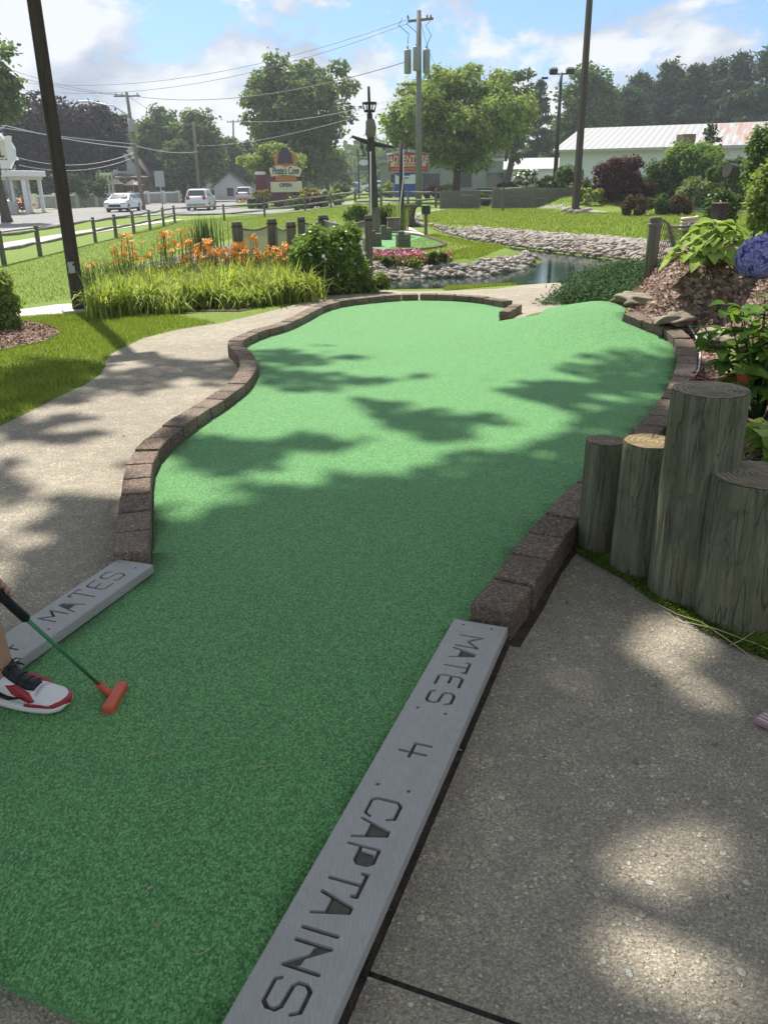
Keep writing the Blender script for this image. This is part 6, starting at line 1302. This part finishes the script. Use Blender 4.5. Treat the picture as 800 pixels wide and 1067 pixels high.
# ---------------------------------------------------------------- cars
def car(px, py, Y, heading, suv, body, label, L=4.6, W=1.82, H_=1.45, front=True):
    p = D(px, py, Y); z = Tz(p[0], Y)+.05; r = empty('parked_car' if False else 'car', (p[0], Y, z), heading, label, 'car')
    if suv: prof = [(-2.25, .35), (-2.28, .8), (-2.2, 1.05), (-2.05, 1.12), (-1.75, 1.62), (-1.2, 1.68), (.35, 1.66), (1.1, 1.18), (2.05, 1.0), (2.25, .78), (2.28, .38)]
    else: prof = [(-2.28, .32), (-2.3, .75), (-2.15, .95), (-1.6, 1.02), (-.95, 1.38), (-.2, 1.45), (.45, 1.4), (1.15, 1.0), (2.05, .86), (2.28, .66), (2.3, .32)]
    m = MB(); n = len(prof); cols = [(-1, .62), (-.96, 1), (-.5, 1), (0, 1), (.5, 1), (.96, 1), (1, .62)]
    def wid(z_): return W/2*(1 if z_ < .9 else 1-.24*min(1, (z_-.9)/.65))
    vs = []; K = 7
    for (x_, z_) in prof:
        for q in range(K): t_ = -1+2*q/(K-1); vs.append((x_*(1-.03*abs(t_)**3), t_*wid(z_), z_-(.03 if abs(t_) == 1 and z_ > 1.2 else 0)))
    fs = [(i*K+j, i*K+j+1, (i+1)*K+j+1, (i+1)*K+j) for i in range(n-1) for j in range(K-1)]
    fs.append(tuple(i*K for i in range(n))); fs.append(tuple(i*K+K-1 for i in range(n))[::-1]); fs.append(tuple(range(K))+tuple((n-1)*K+j for j in range(K-1, -1, -1)))
    m.add(vs, fs, 0, False); m.build('body', body, r, bevel=.04)
    zt = max(z_ for _, z_ in prof); top = [q for q in prof if q[1] > .98]
    side = [(-1.75, 1.08), (-1.45, 1.5), (.25, 1.53), (.85, 1.12)] if suv else [(-1.35, 1.04), (-.85, 1.3), (.4, 1.32), (.95, 1.02)]
    for s in (-1, 1):
        sm = MB(); vs = [(x_, s*(wid(z_)+.012), z_) for x_, z_ in side]+[(x_, s*(wid(z_)-.04), z_) for x_, z_ in side]; sm.add(vs, [(0, 1, 2, 3), (7, 6, 5, 4), (0, 4, 5, 1), (1, 5, 6, 2), (2, 6, 7, 3), (3, 7, 4, 0)]); sm.build('side_window', M['glass'], r)
    for nm, (q0, q1) in (('windshield', ((1.08, 1.2), (.42, 1.62)) if suv else ((1.08, 1.05), (.5, 1.36))), ('rear_window', ((-2.02, 1.18), (-1.8, 1.55)) if suv else ((-1.55, 1.05), (-1.0, 1.34)))):
        d = Vector((q1[0]-q0[0], 0, q1[1]-q0[1])).normalized(); nn = Vector((-d.z, 0, d.x)); nn = nn if nn.z > 0 else -nn; vs = [Vector((q[0], s*wid(q[1])*.86, q[1]))+nn*o_ for q in (q0, q1) for s in (-1, 1) for o_ in (-.06, .03)]
        MB().add(vs, [(0, 2, 3, 1), (4, 5, 7, 6), (0, 1, 5, 4), (2, 6, 7, 3), (1, 3, 7, 5), (0, 4, 6, 2)]).build(nm, M['glass'], r)
    for x_ in (-1.4, 1.42):
        for s in (-1, 1):
            y_ = s*(W/2-.1); wm_ = MB().tube([(x_, y_-.11, .33), (x_, y_-.1, .33), (x_, y_+.1, .33), (x_, y_+.11, .33)], [.29, .33, .33, .29], 20); w_ = wm_.build('wheel', M['black'], r); MB().tube([(x_, y_+s*.1, .33), (x_, y_+s*.125, .33)], [.2, .17], 12).build('rim', M['galv'], w_)
    for s in (-1, 1):
        MB().box((2.2, s*.66, .7 if not suv else .85), (.16, .36, .14)).build('headlight', M['galv'], r, bevel=.03); MB().box((-2.24, s*.68, .85 if not suv else 1.0), (.1, .28, .18 if not suv else .3)).build('taillight', C_['red'], r, bevel=.02); MB().box((.75, s*(W/2+.08), 1.02), (.14, .18, .12)).build('mirror', body, r, bevel=.03)
    MB().box((2.29, 0, .5), (.05, 1.0, .2)).build('grille', M['dark'], r, bevel=.02); MB().box((-2.3, 0, .45), (.06, 1.5, .16)).build('bumper', M['grey'], r, bevel=.02); MB().box((-2.31, 0, .8), (.04, .34, .16)).build('license_plate', M['white'], r); MB().box((0, 0, .28), (3.9, W-.25, .2)).build('underbody', M['black'], r)
    return r
wp_ = mat('white_car_paint', .22, (.74, .75, .77), .6)[0]; sp_ = mat('silver_car_paint', .25, (.48, .52, .57), .7, .5)[0]
car(129, 214, 74, radians(-92), False, wp_, 'white sedan driving toward the camera on the road at left')
car(210, 212.5, 76, radians(91), True, wp_, 'white SUV seen from behind, driving away along the road', W=1.9)
car(256.5, 205, 104, radians(90), True, sp_, 'silver SUV seen from behind, farther down the road', W=1.9)
car(-6, 209, 78, radians(10), False, sp_, 'pale car parked under the motel canopy at the left edge')
car(186, 199, 122, radians(5), True, wp_, 'white vehicle parked in front of the trees left of the white SUV')
for i, (px, Y, b_) in enumerate([(352, 125, wp_), (362, 128, sp_), (395, 118, wp_)]): car(px, 196, Y, radians(170), bool(i % 2), b_, ['distant white car left of the ship mast', 'distant silver car just left of the ship mast', 'distant white car right of the ship mast'][i])
r = empty('shrub', D(25, 211, 76)[:2].tolist()+[Tz(*D(25, 211, 76)[:2])], 0, 'rosy flowering bush at the foot of the canopy column', 'shrub'); rg = np.random.default_rng(4); cl_ = crown_clumps((0, 0, .7), (.85, .7, .65), 16, rg); p, d = clump_points(cl_, 1200, rg); v, f = leaf_quads(p, .2, .7, d, rg); np_mesh('crown', v, f, FLOWER['rose'], r)
# ball
p = G(343, 319, .035); bm_ = MB().blob((0, 0, 0), .0215, 3, 0); o = bm_.build('golf_ball', mat('yellow_ball', .35, (.75, .72, .05), .5)[0]); o.location = (p[0], p[1], p[2]+.021); tag(o, 'yellow golf ball at the far left of the green', 'ball')
# pink cloth at right edge
m = MB(); a = Z(784, 752, .012); ex = Vector((.5, -.62, 0)).normalized(); ey = Vector((-ex.y, ex.x, 0))
m.box(V(a)+ex*.16+ey*.11+Vector((0, 0, .004)), (.32, .22, .012), atan2(ex.y, ex.x)); pk = m.build('chalk_mat', simple('dusty_pink', (.35, .2, .27), .8, .15, 20)); tag(pk, 'corner of a dusty pink striped mat at the right edge on the concrete', 'mat')
for k in range(3): MB().box(V(a)+ex*.16+ey*(.012+k*.016)+Vector((0, 0, .0115)), (.31, .004, .003), atan2(ex.y, ex.x)).build('stripe', M['cream'], pk)
# ---------------------------------------------------------------- person with putter
skinm = simple('skin', (.42, .25, .17), .5, .06, 9, .1); shirtm = simple('navy_shirt', (.05, .07, .13), .85, .15, 20, .3); shortm = simple('dark_shorts', (.03, .03, .035), .85, .2, 20, .3)
def skinned(name, verts, edges, mt, parent, sub=2, root=0):
    me = bpy.data.meshes.new(name); me.from_pydata([tuple(v[:3]) for v in verts], edges, []); o = bpy.data.objects.new(name, me); COL.objects.link(o)
    o.modifiers.new('skin', 'SKIN'); 
    for i, v in enumerate(verts):
        sv = me.skin_vertices[0].data[i]; r = v[3]; sv.radius = (r, r) if not hasattr(r, '__len__') else r; sv.use_root = (i == root)
    s = o.modifiers.new('sub', 'SUBSURF'); s.levels = s.render_levels = sub
    bpy.context.view_layer.update(); m2 = bpy.data.meshes.new_from_object(o.evaluated_get(bpy.context.evaluated_depsgraph_get())); bpy.data.objects.remove(o)
    m2.polygons.foreach_set('use_smooth', [True]*len(m2.polygons)); m2.materials.clear(); m2.materials.append(mt); o = bpy.data.objects.new(name, m2); COL.objects.link(o)
    if parent: o.parent = parent
    return o
TZ = .035
hosel = D(107.5, 717, 2.10); gs = D(28, 645, 1.90)
hosel = np.array(hosel); sh = gs-hosel; shn = sh/np.linalg.norm(sh)
hp = Z(119, 729, .05); pt = empty('putter', (hp[0], hp[1], TZ), 0, 'child putter with a red orange rubber head, green shaft and black grip', 'putter'); pb = np.array(pt.location)
orng = simple('orange_rubber', (.55, .10, .045), .45, .08, 30)
ha = Z(127.5, 712, .05); hb = Z(112.5, 738, .05); hd = (hb-ha); hl_ = np.linalg.norm(hd); hd /= hl_; yaw = atan2(hd[1], hd[0])
m = MB().box(((ha+hb)/2-pb)-np.array([0, 0, .016]), (hl_+.012, .034, .046), yaw); m.build('head', orng, pt, bevel=.007, seg=3)
mid = (ha+hb)/2; m = MB().tube([mid-pb-np.array([0, 0, .012]), hosel-pb+shn*.0, hosel-pb+shn*.03], [.012, .012, .010], 12); m.build('hosel', orng, pt)
MB().tube([hosel-pb+shn*.02, gs-pb+shn*.02], [.0052, .0062], 12).build('shaft', simple('green_shaft', (.05, .20, .10), .35, .08, 30), pt)
ge = gs+shn*.26; MB().tube([gs-pb, gs-pb+shn*.004, gs-pb+shn*.10, ge-pb-shn*.005, ge-pb], [.010, .0125, .0125, .0145, .011], 14).build('grip', simple('black_grip', (.012, .013, .018), .6, .3, 60, .4), pt)
heel = Z(-18, 727, TZ)[:2]; toe = Z(75, 737, TZ)[:2]; fd = toe-heel; fl = np.linalg.norm(fd); fa = atan2(fd[1], fd[0])
print('foot length', fl, heel, toe)
per = empty('person', (-1.2, 1.9, 0), 0, 'person at the left edge in red, white and black high top sneakers holding the putter', 'person'); po = np.array([-1.2, 1.9, 0])
def W_(x, y, z): return (x+1.2, y-1.9, z)
A1 = np.array([heel[0]+fd[0]*.27, heel[1]+fd[1]*.27]); hx, hy = float(A1[0]), float(A1[1])
h1 = gs+shn*.215; h2 = gs+shn*.135
side = np.cross(shn, np.array([0, 0, 1.])); side /= np.linalg.norm(side); fwd_ = np.cross(side, shn)
Vt = []; Ed = []
def vx(x, y, z, r, link=None):
    Vt.append((*W_(x, y, z), r)); i = len(Vt)-1
    if link is not None: Ed.append((link, i))
    return i
pel = vx(-1.36, 1.88, .76, .10); 
sp1 = vx(-1.33, 1.88, .88, .095, pel); sp2 = vx(-1.26, 1.88, 1.0, .105, sp1); ch = vx(-1.19, 1.88, 1.10, .09, sp2); nk = vx(-1.15, 1.88, 1.18, .042, ch); hd0 = vx(-1.11, 1.88, 1.24, .055, nk); hd1 = vx(-1.09, 1.88, 1.31, .085, hd0); hd2 = vx(-1.08, 1.88, 1.385, .075, hd1)
lx, ly = hx, hy
for (sgn, ax_, ay_) in ((1, lx, ly), (-1, -1.27, 1.62)):
    hip = vx(-1.35, 1.88+.085*sgn, .70, .078, pel); kn = vx((ax_-.04)*.9-.115, (ay_*.75+(1.88+.085*sgn)*.25), .43, .052, hip); cf = vx(ax_*.5+Vt[kn][0]*.5-.6-.003, ay_*.8+(Vt[kn][1]+1.9)*.2, .29, .058, kn); an = vx(ax_+.0, ay_, .115, .042, cf); ft = vx(ax_+.01, ay_, .06, .034, an); vx(ax_+cos(fa)*.11, ay_+sin(fa)*.11, .055, .03, ft)
def arm(sy, hand, seed):
    s_ = vx(-1.18, 1.88+.125*sy, 1.09, .048, ch); e = vx(-1.16, 1.88+.17*sy, .84, .034, s_); w_ = np.array(hand)-fwd_*.0+side*(.035 if sy > 0 else -.035)*1.2+np.array([-.03, .0, .05]); wr = vx(*w_, .022, e)
    pc = np.array(hand)+side*(.026 if sy > 0 else -.026); pm = vx(*pc, .019, wr); q = 1 if sy > 0 else -1
    for k in range(4):
        a0 = pc+shn*(.03-.02*k); f1 = a0+side*(-.004*q)+fwd_*.022; f2 = a0-side*(.026*q)+fwd_*.026; f3 = a0-side*(.046*q)+fwd_*.010
        i1 = vx(*f1, .0088, pm); i2 = vx(*f2, .0082, i1); vx(*f3, .007, i2)
    t1 = pc-fwd_*.02+shn*(-.02); i1 = vx(*t1, .010, pm); vx(*(t1-side*.022*q-shn*.02), .0085, i1)
arm(1, h2, 1); arm(-1, h1, 2)
skinned('body', Vt, Ed, skinm, per, 2, 0)
sv = [(*W_(-1.365, 1.88, .75), .115), (*W_(-1.33, 1.88, .88), .115), (*W_(-1.26, 1.88, 1.0), .122), (*W_(-1.19, 1.88, 1.10), .102), (*W_(-1.165, 1.88, 1.155), .06), (*W_(-1.18, 2.01, 1.08), .062), (*W_(-1.17, 2.05, .93), .058), (*W_(-1.18, 1.75, 1.08), .062), (*W_(-1.17, 1.71, .93), .058)]
skinned('shirt', sv, [(0, 1), (1, 2), (2, 3), (3, 4), (3, 5), (5, 6), (3, 7), (7, 8)], shirtm, per)
sv = [(*W_(-1.365, 1.88, .79), .112), (*W_(-1.36, 1.88, .72), .118), (*W_(-1.33, 1.975, .66), .09), (*W_(-1.27, 2.02, .52), .082), (*W_(-1.35, 1.785, .66), .09), (*W_(-1.33, 1.74, .52), .082)]
skinned('shorts', sv, [(0, 1), (1, 2), (2, 3), (1, 4), (4, 5)], shortm, per)
hm = MB().blob(W_(-1.105, 1.88, 1.375), (.105, .095, .085), 3, .12, 2.2); hm.build('hair', simple('brown_hair', (.05, .03, .018), .7, .4, 60, .6), per)
m = MB(); [m.blob(W_(-1.0, 1.88+s*.032, 1.325), (.012, .014, .01), 2, 0) for s in (-1, 1)]; m.build('eyes', M['dark'], per)
m = MB().blob(W_(-.995, 1.88, 1.295), (.016, .012, .016), 2, 0); m.blob(W_(-1.09, 1.97, 1.31), (.018, .008, .028), 2, 0); m.blob(W_(-1.09, 1.79, 1.31), (.018, .008, .028), 2, 0); m.build('nose_and_ears', skinm, per)
m = MB().blob(W_(-1.003, 1.88, 1.262), (.008, .024, .006), 2, 0); m.build('mouth', simple('lips', (.35, .12, .1), .5, .1, 9), per)
# sneaker, local x forward, y toward the camera side
redl = simple('red_leather', (.33, .025, .035), .4, .1, 40); whl = simple('white_leather', (.72, .71, .70), .45, .04, 40, .05); blk = simple('black_leather', (.012, .012, .018), .5, .2, 40); sol = simple('sole_rubber', (.70, .69, .65), .6, .06, 30)
def sneaker(loc, ang, L):
    r = empty('shoe', (loc[0]+1.2, loc[1]-1.9, TZ), ang); r.parent = per; r.location = (loc[0]+1.2, loc[1]-1.9, TZ); k = L/.27
    hw = lambda u: (.031+.016*sin(pi*min(1, max(0, (u-.25)/.9)))) * (1 if .08 < u < .86 else (sqrt(max(.02, 1-((u-.86)/.14)**2)) if u >= .86 else sqrt(max(.05, 1-((.08-u)/.08)**2))))*1.04
    st = [0, .01, .03, .06, .1, .18, .28, .38, .48, .58, .68, .76, .84, .9, .95, .98, 1.0]
    def loft(name, mt, secs, parent, bev=0):   # secs: (x, halfwidth, z0, z1, crown)
        m = MB(); n = 14; vs = []
        for (x, w, z0, z1, cr__) in secs:
            for j in range(n):
                a = 2*pi*j/n; cy, cz = cos(a), sin(a); sy = (abs(cy)**.7)*(1 if cy > 0 else -1); vs.append((x*k, w*sy*k*(1 if cz < .2 else 1-cr__*max(0, cz)), (z0+(z1-z0)*(.5+.5*(abs(cz)**.6)*(1 if cz > 0 else -1)))*k))
        fs = [(i*n+j, i*n+(j+1) % n, (i+1)*n+(j+1) % n, (i+1)*n+j) for i in range(len(secs)-1) for j in range(n)]
        fs += [tuple(range(n))[::-1], tuple((len(secs)-1)*n+j for j in range(n))]; m.add(vs, fs, 0, True); return m.build(name, mt, parent)
    X = lambda u: u*.27
    loft('sole', sol, [(X(u), hw(u)*1.06, 0 if .05 < u < .9 else .004+.010*(u > .95), .024+(.004 if u > .9 else 0), 0) for u in st], r)
    ht = lambda u: .118 if u < .3 else (.118-(u-.3)/.25*.05 if u < .55 else .068-(u-.55)/.3*.024 if u < .85 else .044-(u-.85)/.15*.018)
    loft('upper', whl, [(X(u)+(.003 if u < .05 else 0), hw(u)*.98, .018, ht(u), .25 if u < .35 else .45) for u in st], r)
    loft('toe_guard', redl, [(X(u), hw(u)*1.03, .018, .018+(.016 if u > .8 else .012+.008*max(0, (u-.5)/.3)), .0) for u in (.6, .66, .72, .78, .84, .9, .95, .98, 1.004)], r)
    loft('toe_cap', whl, [(X(u), hw(u)*.86, .02, ht(u)+.003, .45) for u in (.7, .76, .82, .88, .93, .96)], r)
    loft('heel_counter', redl, [(X(u)-.0015, hw(u)*1.03, .02, .075-.02*(u > .14), .1) for u in (0.0, .01, .03, .06, .1, .15, .2, .24)], r)
    loft('ankle_collar', blk, [(X(u), hw(u)*1.02+.002, .085, .128, .2) for u in (.01, .04, .1, .18, .26, .33)], r)
    loft('tongue', blk, [(X(u), .026*(1-.2*(u > .6)), ht(u)-.014, ht(u)+.012+.016*(u < .4), .35) for u in (.3, .36, .44, .52, .6, .67)], r)
    m = MB(); 
    for i, u in enumerate((.36, .43, .50, .57, .64)):
        z = (ht(u)+.013+.010*(u < .45)); m.tube([(X(u)*k, -.028*k, (z-.012)*k), (X(u+.01)*k, -.012*k, z*k), (X(u+.01)*k, .012*k, z*k), (X(u)*k, .028*k, (z-.012)*k)], .0026, 6)
    for s in (-1, 1):
        c = Vector((X(.42)*k, 0, .125*k)); m.tube([c, c+Vector((.008, s*.013, .008)), c+Vector((.02, s*.02, .003)), c+Vector((.013, s*.011, -.003)), c], .0022, 6); m.tube([c, c+Vector((.012, s*.012, -.004)), c+Vector((.022, s*.026, -.022))], .0022, 6)
    m.build('laces', blk, r)
    for s in (-1, 1):
        y = lambda u: s*(hw(u)*.98+.0016); m = MB(); pl = [(.22, .062), (.30, .040), (.42, .034), (.62, .050), (.42, .046), (.32, .052)]; vs = [(X(u)*k, y(u)*k*1.03, z*k) for u, z in pl]+[(X(u)*k, (y(u)-s*.006)*k, z*k) for u, z in pl]
        n = len(pl); m.add(vs, [tuple(range(n)), tuple(range(n, 2*n))[::-1]]+[(i, (i+1) % n, n+(i+1) % n, n+i) for i in range(n)]); m.build('side_stripe', blk, r)
        m = MB(); pl = [(.40, .075), (.50, .074), (.66, .052), (.72, .040), (.66, .034), (.56, .045), (.48, .055)]; vs = [(X(u)*k, y(u)*k*(.98 if z < .06 else .86), z*k) for u, z in pl]+[(X(u)*k, (y(u)-s*.012)*k*.8, z*k) for u, z in pl]
        n = len(pl); m.add(vs, [tuple(range(n)), tuple(range(n, 2*n))[::-1]]+[(i, (i+1) % n, n+(i+1) % n, n+i) for i in range(n)]); m.build('eyestay', redl, r)
sneaker((heel[0], heel[1]), fa, fl); sneaker((-1.34, 1.62), fa-.1, fl)
# ---------------------------------------------------------------- sun direction and the shade tree
EL = radians(55); SA = np.array([-.415, .91]); SA /= np.linalg.norm(SA); SUN = np.array([SA[0]*cos(EL), SA[1]*cos(EL), sin(EL)])
def pr(p):
    d = p-C; w = d@f0; return 400+F*(d@cr)/w, 533.5-F*(d@cu)/w
SH_POLY = [(120, 560), (165, 548), (235, 535), (300, 512), (370, 520), (440, 508), (520, 492), (606, 474), (700, 455), (860, 470), (1100, 600), (1400, 1400), (-900, 1400), (-900, 700), (-60, 660), (40, 640)]
SH_EL = [(300, 378, 62, 9), (330, 402, 85, 9), (270, 392, 34, 8), (405, 428, 34, 7), (455, 448, 48, 13), (672, 392, 85, 22), (585, 412, 62, 13), (650, 440, 60, 14), (225, 482, 66, 24), (300, 470, 40, 10), (190, 384, 62, 11), (150, 402, 40, 10), (88, 590, 66, 42), (110, 545, 40, 22),
         (55, 398, 62, 22), (10, 505, 16, 28), (60, 450, 40, 9), (-60, 420, 80, 40), (-80, 540, 60, 60)]
LIT = [(690, 692, 66, 50), (720, 965, 125, 112), (668, 895, 55, 40), (195, 516, 36, 9), (20, 590, 30, 28), (800, 560, 40, 22), (742, 640, 30, 18)]
rg = np.random.default_rng(77)
def shade(x, y):
    P_ = np.column_stack([x, y, T(x, y)]); d = P_-C; w = d@f0; w = np.where(w < .2, .2, w); px = 400+F*(d@cr)/w; py = 533.5-F*(d@cu)/w
    sc_ = np.clip(260/np.maximum(py-180, 40), .0, 3)   # ragged, leaf-clump sized edges
    nx_ = (np.sin(x*5.1+y*2.3+1)+np.sin(y*7.7-x*3.1)+.7*np.sin(x*13.+y*9.)+.6*np.sin(y*17.-x*11.))*.09
    ny_ = (np.sin(x*4.3-y*5.9+2)+np.sin(y*9.1+x*6.1)+.7*np.sin(x*15.-y*12.)+.6*np.sin(y*19.+x*8.))*.09
    P2_ = np.column_stack([x+nx_, y+ny_, T(x, y)])-C; w2 = np.maximum(P2_@f0, .2); px = 400+F*(P2_@cr)/w2; py = 533.5-F*(P2_@cu)/w2
    s = sdist(SH_POLY, px, py)+rg.uniform(-16, 22, len(x)) < 0
    behind = y < .3; s |= behind
    for a, b, c, e in SH_EL: s |= ((px-a)/c)**2+((py-b)/e)**2 < rg.uniform(-.35, 1.45, len(x))
    for a, b, c, e in LIT: s &= ~(((px-a)/c)**2+((py-b)/e)**2 < 1)
    # light falling on the second log's end
    cx, cy, r_, tp = LOGS[1]; gx, gy = cx-SUN[0]/SUN[2]*tp, cy-SUN[1]/SUN[2]*tp; s &= ~(((x-gx)**2+(y-gy)**2) < (r_*1.5)**2)
    return s
N_ = 330000; x = rg.uniform(-7, 8, N_); y = rg.uniform(-10.0, 9.6, N_); k = shade(x, y); x = x[k]; y = y[k]; z0 = T(x, y); z0 = np.where(y < -1, 0, z0); hh = rg.uniform(10, 15, len(x)); tt = (hh-z0)/SUN[2]  # unseen crown shaped for its shadow: leaves sunward of wanted shade, gaps for sun patches
lp = np.column_stack([x, y, z0])+SUN*tt[:, None]; near_ = np.nonzero((np.abs(x) < 4) & (y > .2) & (y < 6))[0]; lp = np.concatenate([lp[:100000], lp[near_][:60000]])
TR = np.array([-8.6, 8.5, Tz(-8.6, 8.5)]); root = empty('shade_tree', TR, 0, 'large unseen shade tree left of the picture, crown shaped to cast the dapples', 'tree')
lowi = np.nonzero(lp[:, 1]-lp[:, 2]*.64 < 2.2)[0]
v, f = leaf_quads(lp, .155, .75, None, rg, fold=.1, up=.8); np_mesh('crown', v-TR, f, LEAF['mid'], root)
m = MB(); m.tube([(0, 0, -.3), (0, 0, .4), (.3, .2, 3), (.8, .6, 6), (1.8, 1, 8.2), (3, 1, 9.6)], [.42, .32, .27, .22, .16, .1], 12)
for i in range(16):
    e = lp[lowi[rg.integers(len(lowi))]]-TR; s = np.array([.3+.09*i, .2+.05*i, 3+.35*i]); m.tube([s, (s+e)/2+np.array([0, 0, .8]), e], [.10, .05, .012], 6)
m.build('trunk', M['bark'], root)
sd = bpy.data.lights.new('sun', 'SUN'); sd.energy = SUN_E; sd.angle = radians(.55); sd.color = (1, .95, .86); so = bpy.data.objects.new('sun', sd); COL.objects.link(so)
so.rotation_euler = Vector(SUN).to_track_quat('Z', 'Y').to_euler(); so.location = (0, 0, 30)
# ---------------------------------------------------------------- sky with clouds
wd = bpy.data.worlds.new('World'); scene.world = wd; wd.use_nodes = True; nt = wd.node_tree; bg = nt.nodes['Background']
class TW(NT):
    def __init__(s): s.t = nt; s.n = nt.nodes; s.l = nt.links
t = TW(); sky = t.new('ShaderNodeTexSky', sky_type='NISHITA'); sky.sun_disc = False; sky.sun_elevation = EL; sky.sun_rotation = atan2(SUN[0], SUN[1]); sky.air_density = 1.; sky.dust_density = 1.5; sky.ozone_density = 2.
tc = t.new('ShaderNodeTexCoord').outputs['Generated']; sp = t.new('ShaderNodeSeparateXYZ'); t.link(tc, sp.inputs[0])
vec = t.mapping(tc, (3.3, 3.3, 6.2)); vec.node.inputs['Location'].default_value = CLOUD_OFF
up_ = t.new('ShaderNodeVectorMath', operation='ADD'); t.link(vec, up_.inputs[0]); up_.inputs[1].default_value = (-.05, .10, .32)
n1 = t.noise(1.0, 10, .58, vec, .15); n3 = t.noise(1.0, 4, .55, up_.outputs[0], .15)
mask = t.ramp(n1, [(.395, (0, 0, 0)), (.435, (1, 1, 1))])
lit = t.math('ADD', t.math('MULTIPLY', t.math('SUBTRACT', n1, n3), 4.0), .5)
ccol = t.ramp(lit, [(.2, (2.7, 3.05, 3.7)), (.5, (3.9, 4.25, 4.8)), (.75, (5.6, 5.7, 5.8))])
hz = t.ramp(sp.outputs[2], [(0, (1, 1, 1)), (.10, (.45, .45, .45)), (.25, (0, 0, 0))])
skyc = t.mix(1., sky.outputs[0], SKY_TINT, 'MULTIPLY')
base = t.mix(t.math('MULTIPLY', hz, .6), skyc, (3.7, 4.4, 5.2))
t.link(t.mix(t.math('MULTIPLY', mask, .93), base, ccol), bg.inputs['Color']); bg.inputs['Strength'].default_value = SKY_S
scene.view_settings.view_transform = 'Standard'; scene.view_settings.look = 'None'; scene.view_settings.gamma = 1; scene.view_settings.exposure = EXPO
scene.cycles.max_bounces = 8; scene.cycles.transparent_max_bounces = 12; scene.cycles.volume_bounces = 0
scene.cycles.caustics_reflective = False; scene.cycles.caustics_refractive = False

if HAZE:
    hm_ = bpy.data.materials.new('haze_air'); hm_.use_nodes = True; n_ = hm_.node_tree; n_.nodes.remove(n_.nodes['Principled BSDF']); pv = n_.nodes.new('ShaderNodeVolumePrincipled')
    pv.inputs['Density'].default_value = HAZE; pv.inputs['Color'].default_value = (.85, .92, 1, 1); pv.inputs['Anisotropy'].default_value = .3
    n_.links.new(pv.outputs[0], n_.nodes['Material Output'].inputs['Volume'])
    o = MB().box((0, 100, 9.0), (1440, 1840, 22)).build('haze', hm_); o['kind'] = 'stuff'
